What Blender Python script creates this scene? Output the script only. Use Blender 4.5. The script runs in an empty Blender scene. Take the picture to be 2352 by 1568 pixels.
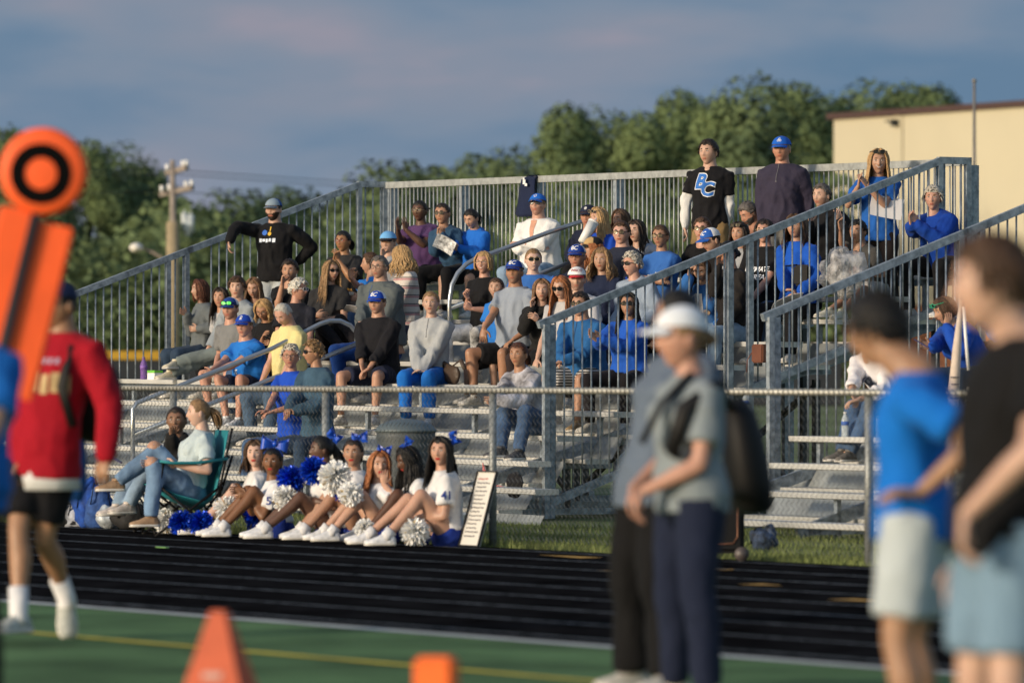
import bpy, bmesh, math, random
from mathutils import Vector, Matrix, noise
from mathutils.bvhtree import BVHTree
R = math.radians
random.seed(7)
scene = bpy.context.scene
col = scene.collection
V = Vector
Z = V((0, 0, 1))

# ------------------------------------------------------------------ camera
FOC, HOR, CX, CAMH = 13067.0, 842.0, 1176.0, 1.38
cam = bpy.data.cameras.new('camera')
camo = bpy.data.objects.new('camera', cam)
col.objects.link(camo)
camo.location = (0, 0, CAMH)
camo.rotation_euler = (R(90) + math.atan((HOR - 784) / FOC), 0, 0)
cam.lens = 200
cam.sensor_width = 36
cam.clip_start = 0.5
cam.clip_end = 4000
cam.dof.use_dof = True
cam.dof.focus_distance = 55.5
cam.dof.aperture_fstop = 2.8
scene.camera = camo

# ------------------------------------------------------------------ world: low evening sun, slate cloud bank away from it
SUN_AZ, SUN_EL = R(-126), R(13)       # azimuth from +Y towards +X; the sun stands left of and behind the camera
sunv = V((math.sin(SUN_AZ) * math.cos(SUN_EL), math.cos(SUN_AZ) * math.cos(SUN_EL), math.sin(SUN_EL)))
world = bpy.data.worlds.new('World')
scene.world = world
world.use_nodes = True
nt = world.node_tree
nt.nodes.clear()


def N(nt, typ, **kw):
    n = nt.nodes.new(typ)
    for k, v in kw.items():
        if k.startswith('i_'):
            n.inputs[k[2:].replace('_', ' ')].default_value = v
        elif k.startswith('n_'):
            n.inputs[int(k[2:])].default_value = v
        else:
            setattr(n, k, v)
    return n


def L(nt, a, b):
    nt.links.new(a, b)


def ramp(nt, fac, stops, interp='LINEAR'):
    r = N(nt, 'ShaderNodeValToRGB')
    r.color_ramp.interpolation = interp
    els = r.color_ramp.elements
    els[0].position, els[0].color = stops[0][0], (*stops[0][1], 1)
    els[1].position, els[1].color = stops[-1][0], (*stops[-1][1], 1)
    for p, c in stops[1:-1]:
        e = els.new(p)
        e.color = (*c, 1)
    L(nt, fac, r.inputs[0])
    return r.outputs[0]


def mixc(nt, fac, a, b, mode='MIX'):
    m = N(nt, 'ShaderNodeMix', data_type='RGBA', blend_type=mode)
    for s, v in ((m.inputs[0], fac), (m.inputs[6], a), (m.inputs[7], b)):
        if isinstance(v, (int, float)):
            s.default_value = v
        elif isinstance(v, tuple):
            s.default_value = (*v, 1)
        else:
            L(nt, v, s)
    return m.outputs[2]


def mathn(nt, op, a, b=0.0, clamp=False):
    m = N(nt, 'ShaderNodeMath', operation=op, use_clamp=clamp)
    for s, v in ((m.inputs[0], a), (m.inputs[1], b)):
        if isinstance(v, (int, float)):
            s.default_value = v
        else:
            L(nt, v, s)
    return m.outputs[0]


sky = N(nt, 'ShaderNodeTexSky', sky_type='NISHITA', sun_disc=False)
sky.sun_elevation = SUN_EL
sky.sun_rotation = SUN_AZ
skyc = mixc(nt, 1.0, sky.outputs[0], (0.10, 0.10, 0.10), 'MULTIPLY')
tc = N(nt, 'ShaderNodeTexCoord')
sep = N(nt, 'ShaderNodeSeparateXYZ')
L(nt, tc.outputs['Generated'], sep.inputs[0])
mp = N(nt, 'ShaderNodeMapping')
mp.inputs['Scale'].default_value = (15, 15, 46)
mp.inputs['Location'].default_value = (3.4, 0.4, 2.6)
mp.inputs['Rotation'].default_value = (0, R(-7), 0)
L(nt, tc.outputs['Generated'], mp.inputs[0])
n1 = N(nt, 'ShaderNodeTexNoise', i_Scale=1.0, i_Detail=3.0, i_Roughness=0.42)
L(nt, mp.outputs[0], n1.inputs[0])
mp2 = N(nt, 'ShaderNodeMapping')
mp2.inputs['Scale'].default_value = (30, 30, 110)
mp2.inputs['Location'].default_value = (9.0, 2.0, 0.3)
L(nt, tc.outputs['Generated'], mp2.inputs[0])
n2 = N(nt, 'ShaderNodeTexNoise', i_Scale=1.0, i_Detail=4.0, i_Roughness=0.5)
L(nt, mp2.outputs[0], n2.inputs[0])
cl = mathn(nt, 'ADD', mathn(nt, 'MULTIPLY', n1.outputs[0], 0.66), mathn(nt, 'MULTIPLY', n2.outputs[0], 0.34))
cloud = ramp(nt, cl, [(0.36, (0.070, 0.118, 0.178)), (0.44, (0.090, 0.131, 0.186)), (0.50, (0.110, 0.142, 0.190)),
                      (0.58, (0.128, 0.148, 0.190)), (0.68, (0.168, 0.160, 0.195))])
# paler near the skyline
hz = mathn(nt, 'SUBTRACT', 1.0, mathn(nt, 'MULTIPLY', sep.outputs[2], 22.0), clamp=True)
cloud = mixc(nt, mathn(nt, 'MULTIPLY', hz, 0.55), cloud, (0.126, 0.160, 0.212))
# cloud bank stands opposite the sun, broken sky elsewhere
bank = mathn(nt, 'ADD', mathn(nt, 'MULTIPLY', sep.outputs[1], 1.6), 0.35, clamp=True)
upf = mathn(nt, 'SUBTRACT', 1.25, sep.outputs[2], clamp=True)
final = mixc(nt, mathn(nt, 'MULTIPLY', bank, upf), skyc, cloud)
bg = N(nt, 'ShaderNodeBackground')
L(nt, final, bg.inputs[0])
bg.inputs[1].default_value = 1.45
wo = N(nt, 'ShaderNodeOutputWorld')
L(nt, bg.outputs[0], wo.inputs[0])

sun = bpy.data.lights.new('sun', 'SUN')
sun.energy = 2.6
sun.angle = R(7)
sun.color = (1.0, 0.84, 0.64)
suno = bpy.data.objects.new('sun', sun)
col.objects.link(suno)
suno.rotation_euler = sunv.to_track_quat('Z', 'Y').to_euler()

scene.view_settings.view_transform = 'Standard'
scene.view_settings.look = 'None'
scene.view_settings.exposure = 0.36
scene.view_settings.gamma = 1.0
scene.render.engine = 'CYCLES'
scene.render.resolution_x = 1024
scene.render.resolution_y = 682
try:
    scene.cycles.max_bounces = 5
    scene.cycles.transparent_max_bounces = 12
except Exception:
    pass

# ------------------------------------------------------------------ plan coordinates: t along the track, w away from the field
F0 = V((-0.173, 43.7, 0))
U = V((0.5317, -0.8469, 0))
W = V((0.8469, 0.5317, 0))


def P3(t, w, z=0.0):
    return F0 + U * t + W * w + Z * z


def atD(x, y, D):
    return V(((x - CX) / FOC * D, D, CAMH + (HOR - y) / FOC * D))


def atW(x, y, w):
    dx = (x - CX) / FOC
    D = (w - 0.173 * 0.8469 + 43.7 * 0.5317) / (dx * 0.8469 + 0.5317)
    return atD(x, y, D)


def onG(x, y, z=0.0):
    """point of the ground (height z) seen at x, y"""
    D = (CAMH - z) * FOC / (y - HOR)
    return V(((x - CX) / FOC * D, D, z))


def tw(p):
    d = p - F0
    return d.dot(U), d.dot(W)


ROW0, RUN, SZ, RISE = 3.58, 0.62, 0.356, 0.216


def roww(n):
    return ROW0 + RUN * (n - 1)


def seatz(n, t, sect='A'):
    return SZ + RISE * (n - 1) + (0.0063 * (-t - 13) if sect == 'A' else 0.0)


# ------------------------------------------------------------------ materials
MATS = {}


def mat(name, c, rough=0.6, metal=0.0, var=0.08, vscale=6.0, bump=0.0, bscale=30.0, c2=None, spec=0.5, island=0.0, alpha=1.0, trans=0.0, sheen=0.0, stretch=None):
    if name in MATS:
        return MATS[name]
    m = bpy.data.materials.new(name)
    m.use_nodes = True
    t = m.node_tree
    t.nodes.clear()
    out = N(t, 'ShaderNodeOutputMaterial')
    b = N(t, 'ShaderNodeBsdfPrincipled')
    L(t, b.outputs[0], out.inputs[0])
    b.inputs['Roughness'].default_value = rough
    b.inputs['Metallic'].default_value = metal
    b.inputs['Specular IOR Level'].default_value = spec
    b.inputs['Alpha'].default_value = alpha
    b.inputs['Transmission Weight'].default_value = trans
    if sheen:
        b.inputs['Sheen Weight'].default_value = sheen
    tcn = N(t, 'ShaderNodeTexCoord')
    src = tcn.outputs['Object']
    if stretch:
        mm = N(t, 'ShaderNodeMapping')
        mm.inputs['Scale'].default_value = stretch
        L(t, src, mm.inputs[0])
        src = mm.outputs[0]
    nz = N(t, 'ShaderNodeTexNoise', i_Scale=vscale, i_Detail=5.0, i_Roughness=0.6)
    L(t, src, nz.inputs[0])
    ca = tuple(max(0, v * (1 - var * 2.2)) for v in c)
    cb = tuple(min(1, v * (1 + var * 2.2)) for v in (c2 or c))
    cc = ramp(t, nz.outputs[0], [(0.3, ca), (0.7, cb)])
    if island:
        g = N(t, 'ShaderNodeNewGeometry')
        k = mathn(t, 'ADD', mathn(t, 'MULTIPLY', g.outputs['Random Per Island'], 2 * island), 1 - island)
        hs = N(t, 'ShaderNodeHueSaturation')
        L(t, cc, hs.inputs['Color'])
        L(t, k, hs.inputs['Value'])
        cc = hs.outputs[0]
    L(t, cc, b.inputs['Base Color'])
    if bump:
        nb = N(t, 'ShaderNodeTexNoise', i_Scale=bscale, i_Detail=4.0, i_Roughness=0.55)
        L(t, src, nb.inputs[0])
        bp = N(t, 'ShaderNodeBump', i_Strength=bump, i_Distance=0.02)
        L(t, nb.outputs[0], bp.inputs['Height'])
        L(t, bp.outputs[0], b.inputs['Normal'])
    MATS[name] = m
    return m


def hexc(r, g, b):
    return tuple((v / 255.0 / 12.92) if v / 255.0 < 0.04045 else ((v / 255.0 + 0.055) / 1.055) ** 2.4 for v in (r, g, b))


STEEL = mat('galvanised_steel', (0.19, 0.235, 0.28), 0.5, 0.35, 0.18, 14, 0.15, 60, c2=(0.27, 0.31, 0.35))
STEELB = mat('bright_steel_tube', (0.42, 0.45, 0.48), 0.28, 0.7, 0.05, 8)
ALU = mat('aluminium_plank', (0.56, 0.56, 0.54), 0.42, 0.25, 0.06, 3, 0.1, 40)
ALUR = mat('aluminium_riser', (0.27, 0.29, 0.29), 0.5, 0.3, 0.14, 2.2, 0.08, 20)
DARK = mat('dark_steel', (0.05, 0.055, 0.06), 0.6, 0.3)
BLACKP = mat('black_plastic', (0.005, 0.005, 0.006), 0.6, spec=0.25)
WHITEP = mat('white_plastic', (0.75, 0.75, 0.75), 0.4, var=0.03)


# ------------------------------------------------------------------ object helpers
def tag(o, label=None, cat=None, group=None, kind=None):
    if label: o['label'] = label
    if cat: o['category'] = cat
    if group: o['group'] = group
    if kind: o['kind'] = kind
    return o


def empty(name, loc, label=None, cat=None, group=None, kind=None):
    o = bpy.data.objects.new(name, None)
    o.empty_display_size = 0.1
    o.location = loc
    col.objects.link(o)
    return tag(o, label, cat, group, kind)


def obj(name, bm, mats, parent=None, smooth=False):
    """links a bmesh (world coordinates) as one mesh object; under a parent its vertices become local"""
    me = bpy.data.meshes.new(name)
    if parent is not None:
        base = parent.location.copy()
        p = parent.parent
        while p is not None:
            base += p.location
            p = p.parent
        bmesh.ops.translate(bm, vec=-base, verts=bm.verts)
    if smooth:
        for f in bm.faces: f.smooth = True
    bm.to_mesh(me)
    bm.free()
    for m in (mats if isinstance(mats, (list, tuple)) else [mats]):
        me.materials.append(m)
    o = bpy.data.objects.new(name, me)
    col.objects.link(o)
    if parent is not None:
        o.parent = parent
    return o


def frame(d, up=Z):
    d = d.normalized()
    a = up if abs(d.dot(up)) < 0.95 else V((1, 0, 0))
    s = d.cross(a).normalized()
    return s, s.cross(d).normalized()


def box(bm, c, sx, sy, sz, ax=None, ay=None, az=None, mi=0):
    ax = ax or V((1, 0, 0)); ay = ay or V((0, 1, 0)); az = az or Z
    vs = []
    for k in (-1, 1):
        for j in (-1, 1):
            for i in (-1, 1):
                vs.append(bm.verts.new(c + ax * (i * sx / 2) + ay * (j * sy / 2) + az * (k * sz / 2)))
    for q in ((0, 2, 3, 1), (4, 5, 7, 6), (0, 1, 5, 4), (2, 6, 7, 3), (0, 4, 6, 2), (1, 3, 7, 5)):
        f = bm.faces.new([vs[i] for i in q])
        f.material_index = mi
    return vs


def bar(bm, a, b, wx, wy, up=Z, mi=0):
    """rectangular bar from a to b"""
    d = (b - a)
    s, u = frame(d, up)
    box(bm, (a + b) / 2, wx, d.length, wy, s, d.normalized(), u, mi)


def loft(bm, rings, mi=0, cap=True, close=True):
    """rings: lists of vectors of equal length"""
    vr = [[bm.verts.new(p) for p in r] for r in rings]
    n = len(vr[0])
    for a, b in zip(vr, vr[1:]):
        for i in range(n if close else n - 1):
            j = (i + 1) % n
            try:
                f = bm.faces.new((a[i], a[j], b[j], b[i]))
                f.material_index = mi
                f.smooth = True
            except ValueError:
                pass
    if cap:
        for r, rev in ((vr[0], True), (vr[-1], False)):
            try:
                f = bm.faces.new(list(reversed(r)) if rev else r)
                f.material_index = mi
            except ValueError:
                pass
    return vr


def tube(bm, pts, rad, n=8, mi=0, flat=1.0, side=None, round_ends=False):
    """tube along pts with radii rad (number or list); side: vector of the wide axis, flat: thin/wide ratio"""
    pts = [V(p) for p in pts]
    if isinstance(rad, (int, float)): rad = [rad] * len(pts)
    rad = list(rad)
    if round_ends:
        d0 = (pts[0] - pts[1]).normalized(); d1 = (pts[-1] - pts[-2]).normalized()
        a, b = pts[0], pts[-1]
        pts = [a + d0 * rad[0] * 0.95, a + d0 * rad[0] * 0.6] + pts + [b + d1 * rad[-1] * 0.6, b + d1 * rad[-1] * 0.95]
        rad = [rad[0] * 0.25, rad[0] * 0.78] + rad + [rad[-1] * 0.78, rad[-1] * 0.25]
    rings = []
    s = None
    for i, p in enumerate(pts):
        d = (pts[min(i + 1, len(pts) - 1)] - pts[max(i - 1, 0)])
        if d.length < 1e-7: d = Z.copy()
        d.normalize()
        if side is not None:
            s = (side - d * side.dot(d))
            s = s.normalized() if s.length > 1e-4 else frame(d)[0]
        elif s is None:
            s = frame(d)[0]
        else:
            s = s - d * s.dot(d)
            s = s.normalized() if s.length > 1e-4 else frame(d)[0]
        u = d.cross(s)
        r = rad[i]
        rings.append([p + s * (r * math.cos(2 * math.pi * k / n)) + u * (r * flat * math.sin(2 * math.pi * k / n)) for k in range(n)])
    return loft(bm, rings, mi)


def ball(bm, c, rx, ry, rz, ax=None, ay=None, az=None, mi=0, nu=10, nv=7):
    ax = ax or V((1, 0, 0)); ay = ay or V((0, 1, 0)); az = az or Z
    rings = []
    for j in range(nv + 1):
        th = math.pi * (0.04 + 0.92 * j / nv)
        rings.append([c + az * (rz * math.cos(th)) + ax * (rx * math.sin(th) * math.cos(2 * math.pi * k / nu)) + ay * (ry * math.sin(th) * math.sin(2 * math.pi * k / nu)) for k in range(nu)])
    return loft(bm, rings[::-1], mi)


# ------------------------------------------------------------------ lettering (built once as meshes)
TEXTS = {}
for s_, off, sh in [('BC', 0.035, 0.25), ('BC', 0.0, 0.25), ('B', 0.075, 0.2), ('B', 0.035, 0.2), ('C', 0.075, 0.2), ('C', 0.035, 0.2), ('WISCO', 0.02, 0), ('ULTIMATE', 0.02, 0.3), ('SUPERFAN', 0.02, 0.3), ('41', 0.02, 0),
                    ('44', 0.03, 0), ('70', 0.02, 0), ('BC', 0.02, 0), ('KC', 0.02, 0.2), ('ST', 0.02, 0), ('TRUE', 0, 0), ('EK', 0.02, 0), ('54', 0.02, 0), ('BADGERS', 0.03, 0)]:
    cu = bpy.data.curves.new('t', 'FONT')
    cu.body = s_
    cu.offset = off
    cu.shear = sh
    cu.resolution_u = 3
    cu.align_x = 'CENTER'
    cu.align_y = 'CENTER'
    o_ = bpy.data.objects.new('t', cu)
    col.objects.link(o_)
    TEXTS[(s_, off, sh)] = o_
dg_ = bpy.context.evaluated_depsgraph_get()
for k_, o_ in list(TEXTS.items()):
    me_ = bpy.data.meshes.new_from_object(o_.evaluated_get(dg_))
    b_ = bmesh.new(); b_.from_mesh(me_)
    bmesh.ops.triangulate(b_, faces=b_.faces)
    b_.verts.ensure_lookup_table()
    TEXTS[k_] = ([(v.co.x, v.co.y) for v in b_.verts], [[v.index for v in f.verts] for f in b_.faces])
    b_.free()
    bpy.data.objects.remove(o_)
    bpy.data.meshes.remove(me_)


def text2d(s, off=0.02, sh=0.0, size=0.1, dx=0.0, dy=0.0, squash=1.0):
    vs, fs = TEXTS[(s, off, sh)]
    return [(x * size * squash + dx, y * size + dy) for x, y in vs], fs


def disc2d(r, ri=0.0, n=24, dx=0, dy=0, ys=1.0):
    vs = [(dx + r * math.cos(2 * math.pi * i / n), dy + ys * r * math.sin(2 * math.pi * i / n)) for i in range(n)]
    if ri:
        vs += [(dx + ri * math.cos(2 * math.pi * i / n), dy + ys * ri * math.sin(2 * math.pi * i / n)) for i in range(n)]
        return vs, [[i, (i + 1) % n, n + (i + 1) % n, n + i] for i in range(n)]
    return vs, [list(range(n))]


def rect2d(w, h, dx=0, dy=0):
    return [(dx - w / 2, dy - h / 2), (dx + w / 2, dy - h / 2), (dx + w / 2, dy + h / 2), (dx - w / 2, dy + h / 2)], [[0, 1, 2, 3]]


def decal(bm, bvh, shp, o, right, up, d, mi=0, lift=0.004):
    """lays a flat shape on a surface by casting along d"""
    vs, fs = shp
    b = bmesh.new()
    bv = [b.verts.new((x, y, 0)) for x, y in vs]
    for f in fs:
        try: b.faces.new([bv[i] for i in f])
        except ValueError: pass
    bmesh.ops.triangulate(b, faces=b.faces)
    for _ in range(4):
        es = [e for e in b.edges if e.calc_length() * right.length > 0.016]
        if not es or len(b.faces) > 5000: break
        bmesh.ops.subdivide_edges(b, edges=es, cuts=1)
        bmesh.ops.triangulate(b, faces=[f for f in b.faces if len(f.verts) > 3])
    out = {}
    for v in b.verts:
        p = o + right * v.co.x + up * v.co.y
        hit = bvh.ray_cast(p - d * 0.5, d)[0]
        if hit is not None: out[v.index if False else v] = bm.verts.new(hit - d * lift)
    for f in b.faces:
        if all(v in out for v in f.verts):
            try:
                q = bm.faces.new([out[v] for v in f.verts]); q.material_index = mi
            except ValueError:
                pass
    b.free()
# ------------------------------------------------------------------ people
SKIN = {'fair': (0.52, 0.31, 0.225), 'light': (0.46, 0.265, 0.185), 'tan': (0.39, 0.215, 0.14), 'red': (0.47, 0.245, 0.175),
        'olive': (0.34, 0.18, 0.10), 'brown': (0.20, 0.095, 0.05), 'dark': (0.10, 0.045, 0.026), 'pale': (0.54, 0.33, 0.25)}
HAIRC = {'black': (0.008, 0.007, 0.007), 'dark': (0.022, 0.013, 0.009), 'brown': (0.07, 0.037, 0.02), 'auburn': (0.09, 0.03, 0.014), 'lbrown': (0.17, 0.095, 0.05),
         'blond': (0.38, 0.24, 0.11), 'dblond': (0.24, 0.145, 0.07), 'red': (0.30, 0.11, 0.04), 'grey': (0.24, 0.22, 0.20), 'white': (0.62, 0.60, 0.55),
         'pepper': (0.10, 0.09, 0.085), 'silver': (0.46, 0.43, 0.38)}


def skinmat(k):
    c = SKIN[k]
    m = mat('skin_' + k, c, 0.48, var=0.05, vscale=9, bump=0.03, bscale=60, spec=0.4)
    b = [n for n in m.node_tree.nodes if n.type == 'BSDF_PRINCIPLED'][0]
    b.inputs['Subsurface Weight'].default_value = 0.12
    t = m.node_tree
    if not b.inputs['Base Color'].links[0].from_node.type == 'HUE_SAT':
        src = b.inputs['Base Color'].links[0].from_socket
        oi = N(t, 'ShaderNodeObjectInfo')
        hs_ = N(t, 'ShaderNodeHueSaturation')
        L(t, src, hs_.inputs['Color'])
        L(t, mathn(t, 'ADD', mathn(t, 'MULTIPLY', oi.outputs['Random'], 0.20), 0.84), hs_.inputs['Value'])
        L(t, mathn(t, 'ADD', mathn(t, 'MULTIPLY', oi.outputs['Random'], -0.22), 1.08), hs_.inputs['Saturation'])
        L(t, hs_.outputs[0], b.inputs['Base Color'])
    b.inputs['Subsurface Scale'].default_value = 0.02
    b.inputs['Subsurface Radius'].default_value = (1.0, 0.35, 0.2)
    return m


def hairmat(k):
    lt = k in ('white', 'silver', 'grey', 'blond', 'pepper')
    return mat('hair_' + k, HAIRC[k], 0.5, var=0.08 if lt else 0.2, vscale=38, bump=0.5, bscale=90, island=0.16 if lt else 0.35, spec=0.35)


def cloth(name, c, rough=0.85, var=0.05, c2=None):
    return mat('cloth_' + name, c, rough, var=var, vscale=5, bump=0.42, bscale=15, c2=c2, spec=0.2, sheen=0.03)


def stripes(m, cols, scale):
    t = m.node_tree
    b = [n for n in t.nodes if n.type == 'BSDF_PRINCIPLED'][0]
    tcn = N(t, 'ShaderNodeTexCoord')
    sp = N(t, 'ShaderNodeSeparateXYZ')
    L(t, tcn.outputs['Object'], sp.inputs[0])
    v = mathn(t, 'FRACT', mathn(t, 'MULTIPLY', sp.outputs[2], scale))
    c = ramp(t, v, cols, 'CONSTANT')
    L(t, c, b.inputs['Base Color'])


JOBS = []


def job(name, bm, mats, parent, voxel, post=None, sm=4, keep=0):
    o = obj(name, bm, mats, parent)
    m = o.modifiers.new('r', 'REMESH'); m.mode = 'VOXEL'; m.voxel_size = voxel; m.use_smooth_shade = True
    s = o.modifiers.new('s', 'SMOOTH'); s.iterations = sm; s.factor = 0.5
    JOBS.append((o, post))
    return o


def flush():
    dg = bpy.context.evaluated_depsgraph_get()
    for o, post in JOBS:
        mats = list(o.data.materials)
        me = bpy.data.meshes.new_from_object(o.evaluated_get(dg))
        o.modifiers.clear()
        old = o.data
        me.name = o.name
        o.data = me
        bpy.data.meshes.remove(old)
        me.materials.clear()
        for m in mats: me.materials.append(m)
    for o, post in JOBS:
        if post: post(o)
    JOBS.clear()


def ik(a, b, l1, l2, pole):
    d = b - a
    L_ = d.length
    if L_ > (l1 + l2) * 0.995:
        b = a + d.normalized() * (l1 + l2) * 0.995
        d = b - a; L_ = d.length
    if L_ < abs(l1 - l2) + 0.06:
        L_ = abs(l1 - l2) + 0.06
        b = a + d.normalized() * L_; d = b - a
    x = (l1 * l1 - l2 * l2 + L_ * L_) / (2 * L_)
    h = math.sqrt(max(0, l1 * l1 - x * x))
    dn = d.normalized()
    p = pole - dn * pole.dot(dn)
    if p.length < 1e-4: p = frame(dn)[0]
    return a + dn * x + p.normalized() * h, b


def g(x, s):
    return math.exp(-(x / s) ** 2)


HU, HV = 36, 34


def head_verts():
    """head surface, local: x side, y forward, z up; (theta row, phi column)"""
    out = []
    for j in range(HV + 1):
        th = math.pi * (0.03 + 0.94 * j / HV)
        row = []
        for i in range(HU):
            a = 2 * math.pi * i / HU
            ph = a - 0.42 * math.sin(a)          # denser at the front
            dx, dy, dz = math.sin(th) * math.sin(ph), math.sin(th) * math.cos(ph), math.cos(th)
            x, y, z = 0.083 * dx, 0.100 * dy, 0.117 * dz
            if dz < 0:
                x *= 1 - 0.30 * (-dz) ** 1.4
                y *= (1 - 0.06 * -dz) if dy > 0 else (1 - 0.50 * -dz)
                q = max(0, -dz - 0.75) * 4
                y += 0.016 * q * (1 if dy > -0.3 else 0)
            elif dz > 0.1:
                x *= 1 + 0.06 * dz
            if dy > 0:
                y *= 0.95 - 0.03 * g(z - 0.0, 0.05)
                f = min(1, dy * 2.2)
                t_ = (0.028 - z) / 0.056
                pr = 0 if t_ < 0 or z < -0.040 else (min(1, t_) ** 1.25) * (1 if z > -0.028 else max(0, (z + 0.040) / 0.012))
                y += f * (0.025 * g(x, 0.0105) * pr + 0.008 * (g(x - 0.013, 0.007) + g(x + 0.013, 0.007)) * g(z + 0.026, 0.008)
                          + 0.006 * g(z - 0.036, 0.009) * g(abs(x) - 0.028, 0.022)
                          - 0.012 * g(abs(x) - 0.031, 0.017) * g(z - 0.014, 0.012)
                          + 0.004 * g(abs(x) - 0.043, 0.018) * g(z + 0.018, 0.018)
                          + 0.0075 * g(x, 0.024) * (g(z + 0.050, 0.006) + g(z + 0.062, 0.006)) - 0.003 * g(x, 0.02) * g(z + 0.056, 0.003)
                          - 0.004 * g(x, 0.02) * g(z + 0.074, 0.006) + 0.007 * g(x, 0.024) * g(z + 0.094, 0.013))
            row.append((x, y, z, dx, dy, dz))
        out.append(row)
    return out


HEADV = head_verts()


HL = [(0, .60), (22, .62), (40, .60), (52, .44), (64, .12), (74, -.06), (84, .02), (98, .10), (112, -.12), (130, -.42), (150, -.55), (180, -.60)]


def hairline(dx, dy, dz, style):
    """how far the scalp is haired in this direction (positive = haired)"""
    ph = abs(math.degrees(math.atan2(dx, dy)))
    lim = HL[-1][1]
    for (a, u), (b, v) in zip(HL, HL[1:]):
        if a <= ph <= b:
            lim = u + (v - u) * (ph - a) / (b - a)
            break
    if ph < 60: lim += 0.05 * math.sin(ph * 0.9) * 0.6 + 0.035 * noise.noise(V((dx * 9, dy * 9, 1.0)))
    if style == 'recede': lim += 0.20 * max(0, 1 - ph / 75)
    if style == 'full': lim -= 0.10 if ph < 50 else 0.06
    return dz - lim


def make_head(bm, M, hs, spec):
    """adds the head to a body bmesh; M 4x4 head frame"""
    vr = []
    cols = spec
    for row in HEADV:
        vr.append([bm.verts.new(M @ V((x * hs * cols.get('hw', 1) * (1 + cols.get('jaw', 0) * max(0, min(1, (-dz - 0.2) * 1.6))),
                                          (y + (cols.get('nose', 0) * g(x, 0.014) * g(z + 0.012, 0.02) if dy > 0 else 0)) * hs,
                                          (z + (cols.get('chin', 0) * max(0, -dz - 0.4) * 1.6)) * hs))) for x, y, z, dx, dy, dz in row])
    beard = cols.get('beard')
    for j in range(HV):
        for i in range(HU):
            k = (i + 1) % HU
            f = bm.faces.new((vr[j][i], vr[j + 1][i], vr[j + 1][k], vr[j][k]))
            f.smooth = True
            x, y, z, dx, dy, dz = HEADV[j][i]
            x2, y2, z2 = HEADV[j + 1][k][:3]
            cx, cz = (x + x2) / 2, (z + z2) / 2
            mi = 0
            if dy > 0:
                lw, sm_ = cols.get('lip', 0.02), cols.get('smile')
                czl = cz - (26 * cx * cx if sm_ else 0)
                if abs(cx) < (lw + (0.006 if sm_ else 0)) and abs(czl + 0.056) < (0.0105 if sm_ else 0.0085):
                    mi = 3 if (sm_ and abs(czl + 0.056) < 0.0042) else 1
                elif 0.031 < cz - 0.12 * (0.03 - abs(abs(cx) - 0.03)) < 0.0365 and 0.015 < abs(cx) < 0.046:
                    mi = 2
                elif beard and cz < (-0.038 if abs(cx) < 0.03 else -0.030 + 0.3 * (abs(cx) - 0.03)) and dy > 0.05:
                    mi = 5
            elif beard and dy > -0.35 and -0.1 < cz < 0.0 and False:
                mi = 5
            f.material_index = mi
            if mi == 5:
                for v in f.verts: v.tag = True
    for ring, c, rv in ((vr[0], V((0, 0, 0.1155)), False), (vr[-1], V((0, 0.008, -0.112)), True)):
        cv = bm.verts.new(M @ (c * hs))
        for i in range(HU):
            a, b = ring[i], ring[(i + 1) % HU]
            f = bm.faces.new((cv, b, a) if rv else (cv, a, b)); f.smooth = True
    R3 = M.to_3x3().normalized()
    ax, ay, az = R3 @ V((1, 0, 0)), R3 @ V((0, 1, 0)), R3 @ V((0, 0, 1))
    if beard:
        for rr in vr:
            for v in rr:
                if v.tag:
                    c = M.translation
                    v.co += (v.co - c).normalized() * (0.008 * hs if beard == 'full' else 0.001)
                    v.tag = False
    for s in (-1, 1):
        e = M @ (V((s * 0.032, 0.0800, 0.0125)) * hs)
        op = cols.get('eye', 1.0)
        ball(bm, e, 0.0135 * hs, 0.006 * hs, 0.0052 * hs * op, ax, ay, az, 3, 10, 5)
        ball(bm, e + ay * (0.0035 * hs) + ax * cols.get('gx', 0) * hs, 0.0048 * hs, 0.0030 * hs, 0.0046 * hs * op, ax, ay, az, 4, 8, 5)
        tube(bm, [M @ (V((s * (0.032 + q), 0.0830 - abs(q) * 0.32, 0.0185 - 22 * q * q)) * hs) for q in (-0.015, -0.007, 0, 0.007, 0.016)], [0.0008 * hs, 0.0015 * hs, 0.0018 * hs, 0.0015 * hs, 0.0008 * hs], 5, 4)
        ball(bm, M @ (V((s * 0.0835 * cols.get('hw', 1), -0.010, -0.004)) * hs), 0.009 * hs, 0.018 * hs, 0.031 * hs, ax, ay, az, 0, 8, 6)


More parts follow.
